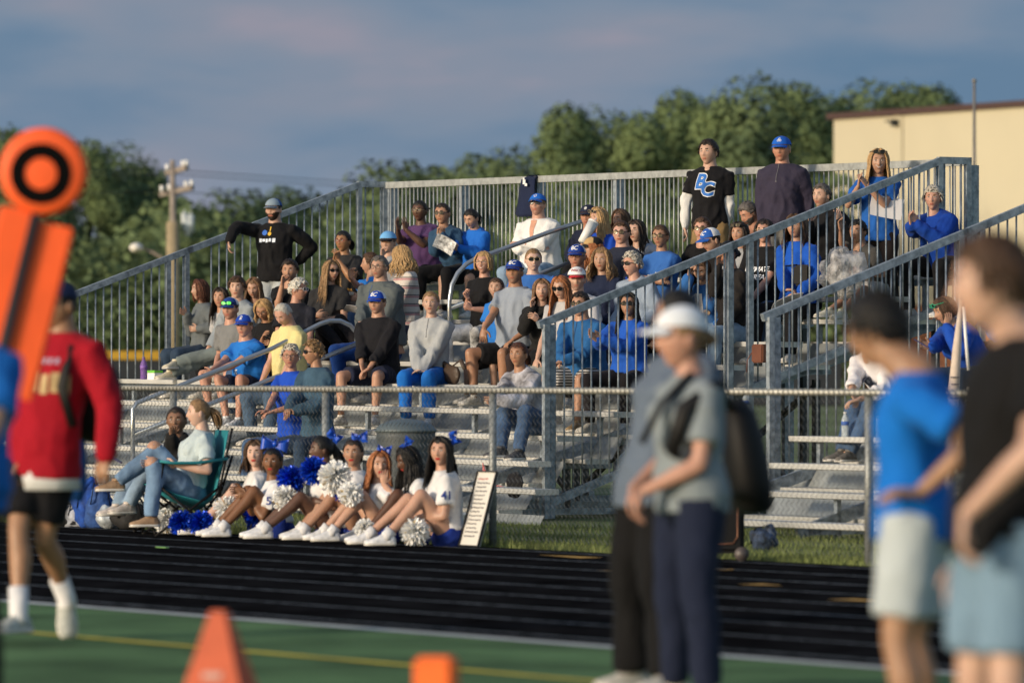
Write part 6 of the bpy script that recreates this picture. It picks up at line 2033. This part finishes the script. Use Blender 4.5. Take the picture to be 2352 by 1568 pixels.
# bench things
def seatpt(x, row, sect='A', dw=0.12):
    p = atW(x, 842, roww(row) + dw)
    t_, w_ = tw(p)
    return P3(t_, w_, seatz(row, t_, sect))


c = seatpt(1036, 5); bm = NB(); blob(bm, c + Z * 0.10, 0.17, 0.11, 0.10, 2, 0.25, U)
b2 = NB(); strap(b2, [c + U * -0.15 + Z * 0.10, c + U * -0.14 + Z * 0.22, c + U * 0.0 + Z * 0.17, c + U * 0.18 + Z * 0.24, c + U * 0.26 + Z * 0.15], 0.022)
on('handbag', 'slouchy brown handbag on the front bench beside the woman in pale grey', 'handbag', [('body', bm, mat('brown_leather', (0.055, 0.035, 0.022), 0.55, bump=0.3), True), ('strap', b2, MATS['brown_leather'], True)])
c = seatpt(1746, 6, dw=0.02); bm = NB(); box(bm, c + Z * 0.11, 0.18, 0.08, 0.17, U, W); bmesh.ops.bevel(bm, geom=bm.edges[:], offset=0.012, segments=2, affect='EDGES')
b2 = NB(); strap(b2, [c + U * -0.09 + Z * 0.16, c + U * -0.12 + Z * 0.05 - W * 0.06, c + U * -0.13 - Z * 0.06 - W * 0.06], 0.012)
on('handbag', 'boxy tan-brown handbag with strap hanging off the bench, seen through the rail', 'handbag', [('body', bm, mat('tan_leather', (0.13, 0.05, 0.03), 0.45), False), ('strap', b2, MATS['tan_leather'], True)])


def bottle(p, label, h=0.21, r=0.032, cap_c=(0.7, 0.7, 0.7), body=(0.55, 0.62, 0.66), lab_c=(0.05, 0.13, 0.45)):
    bm = NB(); tube(bm, [p + Z * q * h for q in (0, .03, .25, .45, .62, .75, .87, .92)], [r * .9, r, r * .93, r, r, r * .85, r * .42, r * .4], 16)
    b2 = NB(); tube(b2, [p + Z * h * .92, p + Z * h], r * .46, 12)
    b3 = NB(); tube(b3, [p + Z * h * .46, p + Z * h * .62], r * 1.03, 16)
    on('water_bottle', label, 'bottle', [('body', bm, mat('pet_%d' % int(body[0] * 100), body, 0.08, var=0.05, alpha=0.62), True), ('cap', b2, mat('capc_%d_%d' % (int(cap_c[0] * 99), int(cap_c[1] * 99)), cap_c, 0.4), True), ('sleeve', b3, mat('labc_%d_%d' % (int(lab_c[0] * 99), int(lab_c[2] * 99)), lab_c, 0.5), True)], 'plastic bottles on the benches', loc=p)


bottle(seatpt(1941, 3, 'B', 0.10), 'clear water bottle with blue and white sleeve on the plank before the man in white')
bottle(seatpt(1713, 4, 'A', 0.05) + Z * 0.0, 'clear bottle behind the sloping rail, right of the white-capped woman')
p = atW(483, 985, roww(4) - 0.15); t_, w_ = tw(p)
bottle(P3(t_, w_, seatz(4, t_) - 0.43), 'clear bottle with red cap at the feet of the man in bright blue', cap_c=(0.4, 0.03, 0.03), lab_c=(0.4, 0.4, 0.42))
c = seatpt(330, 5, dw=0.1); bottle(c, 'lilac bottle beside the green box at the left end', h=0.24, r=0.038, body=(0.25, 0.13, 0.45), cap_c=(0.2, 0.12, 0.35), lab_c=(0.24, 0.12, 0.44))
c = seatpt(356, 5, dw=0.08); bm = NB(); box(bm, c + Z * 0.035, 0.16, 0.10, 0.07, U, W); b2 = NB(); box(b2, c + Z * 0.085, 0.162, 0.102, 0.026, U, W)
on('snack_box', 'small white box with green lid at the left end of the bench', 'box', [('box', bm, WHITEP, False), ('lid', b2, mat('lime', (0.16, 0.5, 0.06), 0.5), False)])


def card(p, a, b, m, name, label, cat, curl=0.02, n=6, group=None):
    """thin bent sheet centred at p with half-axes a and b"""
    bm = NB()
    nn = a.cross(b).normalized()
    vs = []
    for i in range(n + 1):
        u_ = -1 + 2 * i / n
        vs.append([bm.verts.new(p + a * u_ + b * s + nn * curl * (u_ * u_)) for s in (-1, 1)])
    for q, r in zip(vs, vs[1:]): bm.faces.new((q[0], r[0], r[1], q[1]))
    o = on(name, label, cat, [(name, bm, m, False)], group)
    mo = o.modifiers.new('s', 'SOLIDIFY'); mo.thickness = 0.002
    return o


PAPER = mat('paper', (0.60, 0.60, 0.62), 0.7, var=0.04)
def nrD(pid, x, y, dd): return atD(x, y, PEOPLE[pid]['N'].y - dd)


card(nrD('p14', 822, 712, 0.35), V((0.13, -0.03, -0.04)), V((0.02, -0.10, 0.03)), PAPER, 'paper', 'white sheet of paper on the black trousers in front of the big man in grey', 'paper')
card(nrD('p53', 1806, 690, 0.40), V((0.14, -0.03, 0.05)), V((0.01, -0.10, 0.04)), PAPER, 'paper', 'white papers on the lap of the woman in the royal blue jacket', 'paper')
card(nrD('p56', 2036, 476, 0.22), V((0.155, 0.0, -0.03)), V((0.02, 0.04, 0.10)), PAPER, 'paper', 'large white sheet tucked under the arm of the standing blond woman', 'paper', 0.01)
card(nrD('p22', 1022, 560, 0.40), V((0.10, 0.0, -0.055)), V((0.03, -0.03, 0.07)), mat('print_page', (0.03, 0.03, 0.032), 0.5, var=0.9, vscale=22, c2=(0.4, 0.38, 0.34)), 'booklet', 'dark printed booklet held open by the girl in the blue hoodie', 'booklet', 0.03)
bm = NB(); a_, b_ = nrD('p34', 1336, 556, 0.30), nrD('p34', 1362, 512, 0.22)
tube(bm, [a_, b_], [0.040, 0.055], 18)
b2 = NB(); tube(b2, [b_, b_ + (b_ - a_).normalized() * 0.014], 0.058, 18); tube(b2, [b_, b_ + (b_ - a_).normalized() * 0.06 + V((0.01, 0, 0))], 0.005, 6)
on('drink_cup', 'large white drink cup tilted to the mouth of the pale blond woman', 'cup', [('cup', bm, mat('cup_white', (0.68, 0.68, 0.66), 0.4, var=0.02), True), ('lid', b2, WHITEP, True)])
p = nrD('p16', 794, 674, 0.36)
bm = NB(); box(bm, p, 0.17, 0.11, 0.035); b2 = NB(); rng = random.Random(2)
for _ in range(26):
    q = p + V((rng.uniform(-.07, .07), rng.uniform(-.045, .045), 0.02 + rng.uniform(0, .02))); s_, u_ = frame(V((rng.gauss(0, 1), rng.gauss(0, 1), rng.gauss(0, 1))))
    b2.faces.new([b2.verts.new(q + s_ * 0.022), b2.verts.new(q + u_ * 0.022), b2.verts.new(q - s_ * 0.02 - u_ * 0.01)])
on('nacho_tray', 'clear plastic tray of orange nachos held out by the big man in grey', 'food tray', [('tray', bm, mat('clear_tray', (0.5, 0.5, 0.48), 0.15, alpha=0.5), False), ('nachos', b2, mat('nacho', (0.75, 0.33, 0.04), 0.6), False)])
# phones
for pid, x, y, dd, lab in (('p59', 2117, 789, 0.52, 'purple-cased phone in the hand of the woman with green-framed sunglasses'), ('t1', 262, 1052, 0.42, 'dark phone above the bare knees of the girl in the black hoodie')):
    p = nrD(pid, x, y, dd); bm = NB(); box(bm, p, 0.15, 0.075, 0.010, V((0.85, -0.1, -0.5)).normalized(), V((0.12, 1, 0)).normalized()); b2 = NB(); box(b2, p + V((0.003, -0.0, 0.006)), 0.14, 0.068, 0.002, V((0.85, -0.1, -0.5)).normalized(), V((0.12, 1, 0)).normalized())
    on('phone', lab, 'phone', [('case', bm, mat('phone_case', (0.035, 0.03, 0.12), 0.4), False), ('screen', b2, mat('phone_screen', (0.01, 0.01, 0.012), 0.1), False)])
# clear plastic bag on the boy's lap
p = nrD('p55', 1935, 628, 0.55); bm = NB(); blob(bm, p, 0.20, 0.17, 0.21, 8, 0.55); blob(bm, p + V((-0.02, 0, 0.19)), 0.08, 0.08, 0.07, 4, 0.7)
m_ = mat('clear_bag', (0.52, 0.52, 0.54), 0.15, var=0.35, vscale=11, bump=1.0, bscale=28, alpha=0.55)
on('plastic_bag', 'big crumpled clear plastic bag in front of the boy in dark grey', 'plastic bag', [('bag', bm, m_, True)])
# navy jacket hung over the back rail
t_, w_ = tw(atW(1218, 440, 9.43))
zr = 3.374 + 0.0063 * (-t_ - 13)
bm = NB(); rings = []
for q, z_, wd, off in ((0, 0.02, .11, -.035), (1, 0.045, .115, 0.0), (2, 0.0, .13, -.06), (3, -0.12, .15, -.075), (4, -0.26, .19, -.08), (5, -0.36, .21, -.085), (6, -0.40, .17, -.09)):
    c_ = P3(t_ + 0.0 + 0.012 * math.sin(q * 2), 9.47 + off, zr + z_)
    rings.append([c_ + U * (wd * math.cos(a) * (1 + 0.12 * math.sin(3 * a + q))) + W * (0.028 * math.sin(a)) for a in [2 * math.pi * i / 14 for i in range(14)]])
loft(bm, rings)
b2 = NB(); p = P3(t_ + 0.02, 9.34, zr - 0.03)
for dx, dz, sx_, sz_ in ((0, 0, .05, .05), (0.035, -0.03, .045, .03), (-0.01, 0.03, .03, .03)): box(b2, p + U * dx + Z * dz, sx_, 0.004, sz_, U, W)
on('hanging_jacket', 'navy jacket with white emblem hung over the back rail above the white-shirted man', 'jacket', [('cloth', bm, cloth('navy_hung', (0.010, 0.016, 0.045)), True), ('emblem', b2, WHITEP, False)])
# black bag and pink cords under the bench of the woman in camouflage
p = atW(1182, 1088, roww(2) - 0.2); t_, w_ = tw(p)
c = P3(t_, w_, 0.20); bm = NB(); blob(bm, c + Z * 0.12, 0.15, 0.10, 0.12, 6, 0.25, U); b2 = NB()
for k_ in range(3): tube(b2, [c + U * (-0.28 + .02 * k_) - W * 0.16 + Z * (0.32 - .03 * k_), c + U * -0.26 - W * 0.16 + Z * (0.10 - .02 * k_), c + U * (-0.08) - W * 0.16 + Z * (0.10 + .012 * k_), c + U * (0.10) - W * 0.14 + Z * 0.10], 0.006, 5)
on('tote_bag', 'black bag with pink cords under the woman in the camouflage hoodie', 'bag', [('body', bm, cloth('bag_black', (0.010, 0.010, 0.012)), True), ('cord', b2, mat('pink_cord', (0.55, 0.16, 0.15), 0.6), True)])
# crossbody bag
c = nrD('p53', 1842, 632, 0.24); bm = NB(); box(bm, c, 0.16, 0.06, 0.20, V((0.9, -0.3, 0)).normalized(), V((0.3, 0.9, 0)).normalized()); bmesh.ops.bevel(bm, geom=bm.edges[:], offset=0.02, segments=2, affect='EDGES')
b2 = NB(); N_ = PEOPLE['p53']['N']; strap(b2, [c + Z * 0.1 + V((-0.05, 0, 0)), N_ + PEOPLE['p53']['F'] * 0.16 - Z * 0.22 - PEOPLE['p53']['S'] * 0.03, N_ + PEOPLE['p53']['F'] * 0.12 - Z * 0.06 - PEOPLE['p53']['S'] * 0.06, N_ - PEOPLE['p53']['S'] * 0.08 + Z * 0.01], 0.014)
on('crossbody_bag', 'small black bag worn across the royal blue jacket', 'bag', [('body', bm, BLACKP, False), ('strap', b2, BLACKP, True)])
# bags on the ground at the left
def gbag(x, y, rx, rz, c3_, label, name='bag', seed=1, st=True, rough=0.8, alpha=1.0, dz=0.0):
    p = atW(x, y, -0.22 + dz); p.z = max(0.05, rz * 0.8) if dz == 0 else p.z
    bm = NB(); blob(bm, p, rx, 0.11, rz, seed, 0.35)
    parts = [('body', bm, mat('gb_%s_%d' % (name, seed), c3_, rough, var=0.25, vscale=9, bump=0.5, bscale=20, alpha=alpha), True)]
    if st:
        b2 = NB(); strap(b2, [p + V((-rx * .7, -0.08, 0)), p + V((-rx * .4, -0.10, rz * 1.25)), p + V((rx * .4, -0.10, rz * 1.25)), p + V((rx * .7, -0.08, 0))])
        parts.append(('strap', b2, BLACKP, True))
    on(name, label, 'bag', parts)


gbag(300, 1190, 0.15, 0.13, (0.010, 0.010, 0.011), 'black soft bag between the shoes of the seated girls', 'soft_bag', 1)
gbag(252, 1178, 0.11, 0.11, (0.42, 0.47, 0.52), 'crumpled white plastic bag on the ground left of the black bag', 'carrier_bag', 2, False, 0.3)
gbag(232, 1150, 0.13, 0.19, (0.02, 0.07, 0.25), 'blue backpack standing behind the white plastic bag', 'backpack', 3)
gbag(205, 1105, 0.14, 0.22, (0.008, 0.06, 0.32), 'tall blue sports bag against the fence, partly behind the man in red', 'sports_bag', 4)
gbag(180, 1188, 0.20, 0.10, (0.015, 0.016, 0.020), 'flat dark bag on the ground just right of the man in red', 'duffel_bag', 5)
gbag(185, 1150, 0.14, 0.13, (0.40, 0.43, 0.50), 'white bag with blue marks beside the man in red', 'drawstring_bag', 6, True)

# rolled banner held upright at the right
bm = NB(); DBn = 45.5
tube(bm, [atD(2208, 690, DBn), atD(2198, 800, DBn), atD(2188, 930, DBn), atD(2178, 1060, DBn), atD(2170, 1240, DBn)], [0.018, 0.045, 0.058, 0.062, 0.064], 14, flat=0.8)
b2 = NB(); rng = random.Random(9)
for i in range(4):
    for j in range(3):
        p = atD(2186 + j * 8 + rng.uniform(-2, 2), 866 + i * 16, DBn - 0.06)
        box(b2, p, rng.uniform(0.012, 0.026), 0.003, 0.010)
b3 = NB(); tube(b3, [atD(2213, 705, DBn - 0.12), atD(2224, 850, DBn - 0.12)], 0.013, 8)
on('rolled_banner', 'tall rolled cream banner with handwriting held upright behind the fence', 'banner', [('cloth', bm, mat('banner_cream', (0.50, 0.42, 0.36), 0.8, bump=0.4, bscale=9), True), ('writing', b2, mat('ink', (0.06, 0.06, 0.08), 0.8), False), ('pole', b3, WHITEP, True)])

# ------------------------------------------------------------------ foreground sideline things
ORG = mat('marker_orange', (0.90, 0.11, 0.015), 0.6, var=0.05, vscale=3, bump=0.1)
ORG2 = mat('marker_orange_dark', (0.62, 0.05, 0.008), 0.6, var=0.05)
DM = 22.5
Q_ = DM / 19.2
root = empty('down_marker', atD(-60, 1600, DM), 'orange bullseye down marker on a pole with long orange padded panels', 'marker')
cc = atD(100, 394, DM)
nd = V((0.06, -1, 0.02)).normalized()
sx, su = frame(nd)


def dsk(r0, r1, y0, y1, m, nm):
    bm = NB()
    prof = [(r0, y0), (r0, y1), (r1, y1), (r1, y0)]
    rings = [[cc + sx * (r * math.cos(a)) + su * (r * math.sin(a)) + nd * y for a in [2 * math.pi * i / 48 for i in range(48)]] for r, y in prof + [prof[0]]]
    loft(bm, rings, cap=False)
    for f in bm.faces: f.smooth = False
    obj(nm, bm, m, root, False)


bm = NB()
rings = []
for r, y in ((0.0005, -0.03), (0.125, -0.03), (0.143, -0.02), (0.149, 0.0), (0.143, 0.02), (0.125, 0.03), (0.0005, 0.03)):
    r *= Q_
    rings.append([cc + sx * (r * math.cos(a)) + su * (r * math.sin(a)) + nd * y for a in [2 * math.pi * i / 48 for i in range(48)]])
loft(bm, rings)
obj('disc', bm, ORG, root, True)
cc = atD(94, 400, DM)
dsk(0.054 * Q_, 0.104 * Q_, 0.030, 0.034, mat('matte_black', (0.004, 0.004, 0.004), 0.95, spec=0.05), 'black_ring')
# lean of the pole: from below the disc towards the lower left
pa, pb = atD(84, 490, DM), atD(-12, 880, DM)
dn = (pb - pa).normalized()
bm = NB(); tube(bm, [pa + dn * 0.005 + nd * 0.040, pb + dn * 1.35 + nd * 0.040], 0.018 * Q_, 12)
obj('pole', bm, mat('marker_pole', (0.03, 0.028, 0.027), 0.4), root, True)
side_ = dn.cross(nd).normalized()
if side_.x < 0: side_ = -side_
for s, nm, m, l0, ln, wd in ((1, 'right_panel', ORG, 0.025, 0.60 * Q_, 0.135 * Q_), (-1, 'left_panel', ORG, 0.0, 0.60 * Q_, 0.12 * Q_)):
    bm = NB()
    ctr = pa + dn * (l0 + ln / 2) + side_ * (s * (0.004 + wd / 2)) + nd * 0.0
    box(bm, ctr, wd, 0.05, ln, side_, nd, dn)
    bmesh.ops.bevel(bm, geom=bm.edges[:], offset=0.012, segments=3, affect='EDGES')
    obj('panel', bm, m, root)
bm = NB(); strap(bm, [atD(190, 448, DM + 0.03), atD(176, 490, DM + 0.03), atD(160, 525, DM + 0.03)], 0.008); obj('strap', bm, BLACKP, root, True)

# wedge-shaped yard marker
c = atD(503, 1795, 19.0); c.z = 0.004
apx = atD(503, 1402, 19.0)
bm = NB()
h_ = apx.z
base = [c + V(p) for p in ((-0.225, -0.10, 0), (0.14, -0.17, 0), (0.245, 0.10, 0), (-0.12, 0.17, 0))]
top = [V((apx.x, apx.y, 0)) + V((a * 0.13, b * 0.13, h_)) for a, b in ((-.225, -.1), (.14, -.17), (.245, .1), (-.12, .17))]
loft(bm, [base, top])
for f in bm.faces: f.smooth = False
b2 = NB()
fn = (base[1] - base[0]).cross(top[0] - base[0]).normalized()
if fn.y > 0: fn = -fn
m_ = (base[0] + base[1]) / 2; mt = (top[0] + top[1]) / 2
q = m_.lerp(mt, 0.62) + fn * 0.004; ex_ = (base[1] - base[0]).normalized(); ey_ = (mt - m_).normalized()
b2.faces.new([b2.verts.new(q + ex_ * a * 0.033 + ey_ * b * 0.011) for a, b in ((-1, -1), (1, -1), (1, 1), (-1, 1))])
on('yard_marker', 'orange wedge-shaped yard marker standing on the turf', 'yard marker', [('wedge', bm, mat('wedge_orange', (0.52, 0.10, 0.04), 0.7), False), ('label_patch', b2, mat('patch', (0.5, 0.32, 0.28), 0.6), False)], loc=c)
c = atD(1002, 1842, 18.0); c.z = 0.004
bm = NB(); box(bm, c + Z * 0.23, 0.125, 0.125, 0.46, V((0.98, -0.17, 0)), V((0.17, 0.98, 0))); bmesh.ops.bevel(bm, geom=bm.edges[:], offset=0.012, segments=3, affect='EDGES')
b2 = NB(); box(b2, c + Z * 0.19, 0.127, 0.127, 0.03, V((0.98, -0.17, 0)), V((0.17, 0.98, 0)))
on('pylon', 'square bright orange pylon at the bottom edge', 'pylon', [('body', bm, mat('pylon_orange', (0.85, 0.14, 0.012), 0.6), False), ('band', b2, WHITEP, False)], loc=c)

# backpack and lanyard of the woman in the white cap
P_ = PEOPLE['f3']; N_, F_, S_ = P_['N'], P_['F'], P_['S']
bm = NB(); cb = atD(1712, 1050, 25.0)
rings = []
for q, rx, ry in ((-0.25, .08, .05), (-0.22, .13, .09), (-0.1, .15, .11), (0.08, .14, .105), (0.2, .11, .08), (0.26, .06, .04)):
    rings.append([cb + Z * q + V((-0.10 * q * 1.5, 0, 0)) + V((1, 0, 0)) * (rx * 0.68 * math.cos(a)) + V((0, 1, 0)) * (ry * 1.5 * math.sin(a)) for a in [2 * math.pi * i / 16 for i in range(16)]])
loft(bm, rings)
b2 = NB()
strap(b2, [cb + V((-0.08, -0.05, 0.22)), N_ + V((0.10, -0.17, -0.02)), N_ + V((-0.03, -0.22, -0.12)), N_ + V((-0.08, -0.20, -0.30)), cb + V((-0.12, -0.14, -0.15))], 0.034)
strap(b2, [N_ + V((0.0, -0.10, 0.02)), N_ + V((-0.12, -0.16, -0.10)), N_ + V((-0.20, -0.16, -0.26))], 0.028)
on('backpack', 'large black backpack on the back of the woman in the white cap', 'backpack', [('body', bm, BLACKP, True), ('strap', b2, BLACKP, True)])
bm = NB(); p = atD(1548, 944, 24.45); tube(bm, [p, p + V((0, 0.02, 0))], 0.036, 18)
on('round_badge', 'round white badge on the chest strap of the woman in the white cap', 'badge', [('badge', bm, WHITEP, True)])
# strap and hanging blue towel of the man in red
P_ = PEOPLE['f1']; N_, F_, S_ = P_['N'], P_['F'], P_['S']
bm = NB(); strap(bm, [N_ + S_ * 0.11 - F_ * 0.05 + Z * 0.01, N_ + S_ * 0.12 + F_ * 0.09 - Z * 0.05, N_ + S_ * 0.13 + F_ * 0.175 - Z * 0.25, N_ + S_ * 0.16 + F_ * 0.12 - Z * 0.45], 0.03)
b2 = NB(); bk_ = N_ - F_ * 0.20 - Z * 0.30; blob(b2, bk_, 0.17, 0.12, 0.24, 5, 0.1)
on('backpack', 'black backpack with wide strap worn by the man in red', 'backpack', [('strap', bm, BLACKP, True), ('body', b2, BLACKP, True)])
bm = NB(); P0 = PEOPLE['f1']['P']; S0, F0_ = PEOPLE['f1']['S'], PEOPLE['f1']['F']
tube(bm, [P0 - Z * 0.08, P0 - Z * 0.205], [0.185, 0.205], 18, flat=0.80, side=S0)
o_ = obj('undershirt', bm, cloth('white_sleeve', (0.6, 0.6, 0.6)), PEOPLE['f1']['root'], True)
bm = NB(); rings = []
for y_, xw in ((890, 12), (960, 18), (1040, 24), (1110, 27), (1150, 18)):
    p = atD(178 - (y_ - 890) * 0.02, y_, 29.2)
    rings.append([p + V((xw / 457 * math.cos(a), 0.03 * math.sin(a), 0.008 * math.sin(4 * a))) for a in [2 * math.pi * i / 12 for i in range(12)]])
loft(bm, rings)
on('towel', 'blue cloth hanging behind the arm of the man in red', 'towel', [('cloth', bm, cloth('towel_blue', (0.004, 0.05, 0.20)), True)])

# worn-through knees of the ripped jeans
for pid in ('t1', 't2'):
    for kn in PEOPLE[pid]['knees']:
        bm = NB(); ball(bm, kn + Z * 0.022 + PEOPLE[pid]['F'] * 0.012, 0.064, 0.066, 0.060, nu=14, nv=9)
        b2 = NB(); rng = random.Random(3)
        for i in range(22):
            a = rng.uniform(0, 6.28); q = kn + Z * 0.03 + V((0.062 * math.cos(a), 0.062 * math.sin(a), rng.uniform(-0.01, 0.03)))
            tube(b2, [q, q + V((rng.uniform(-.01, .01), 0, -0.045))], 0.0022, 3)
        rp = obj('ripped_knee', bm, skinmat('light' if pid == 't2' else 'brown'), PEOPLE[pid]['root'], True)
        fy = obj('frayed_threads', b2, cloth('thread', (0.5, 0.55, 0.6)), None, False)
        for v in fy.data.vertices: v.co -= PEOPLE[pid]['root'].location
        fy.parent = rp
flush()
print('objects', len(bpy.data.objects), 'verts', sum(len(m.vertices) for m in bpy.data.meshes))
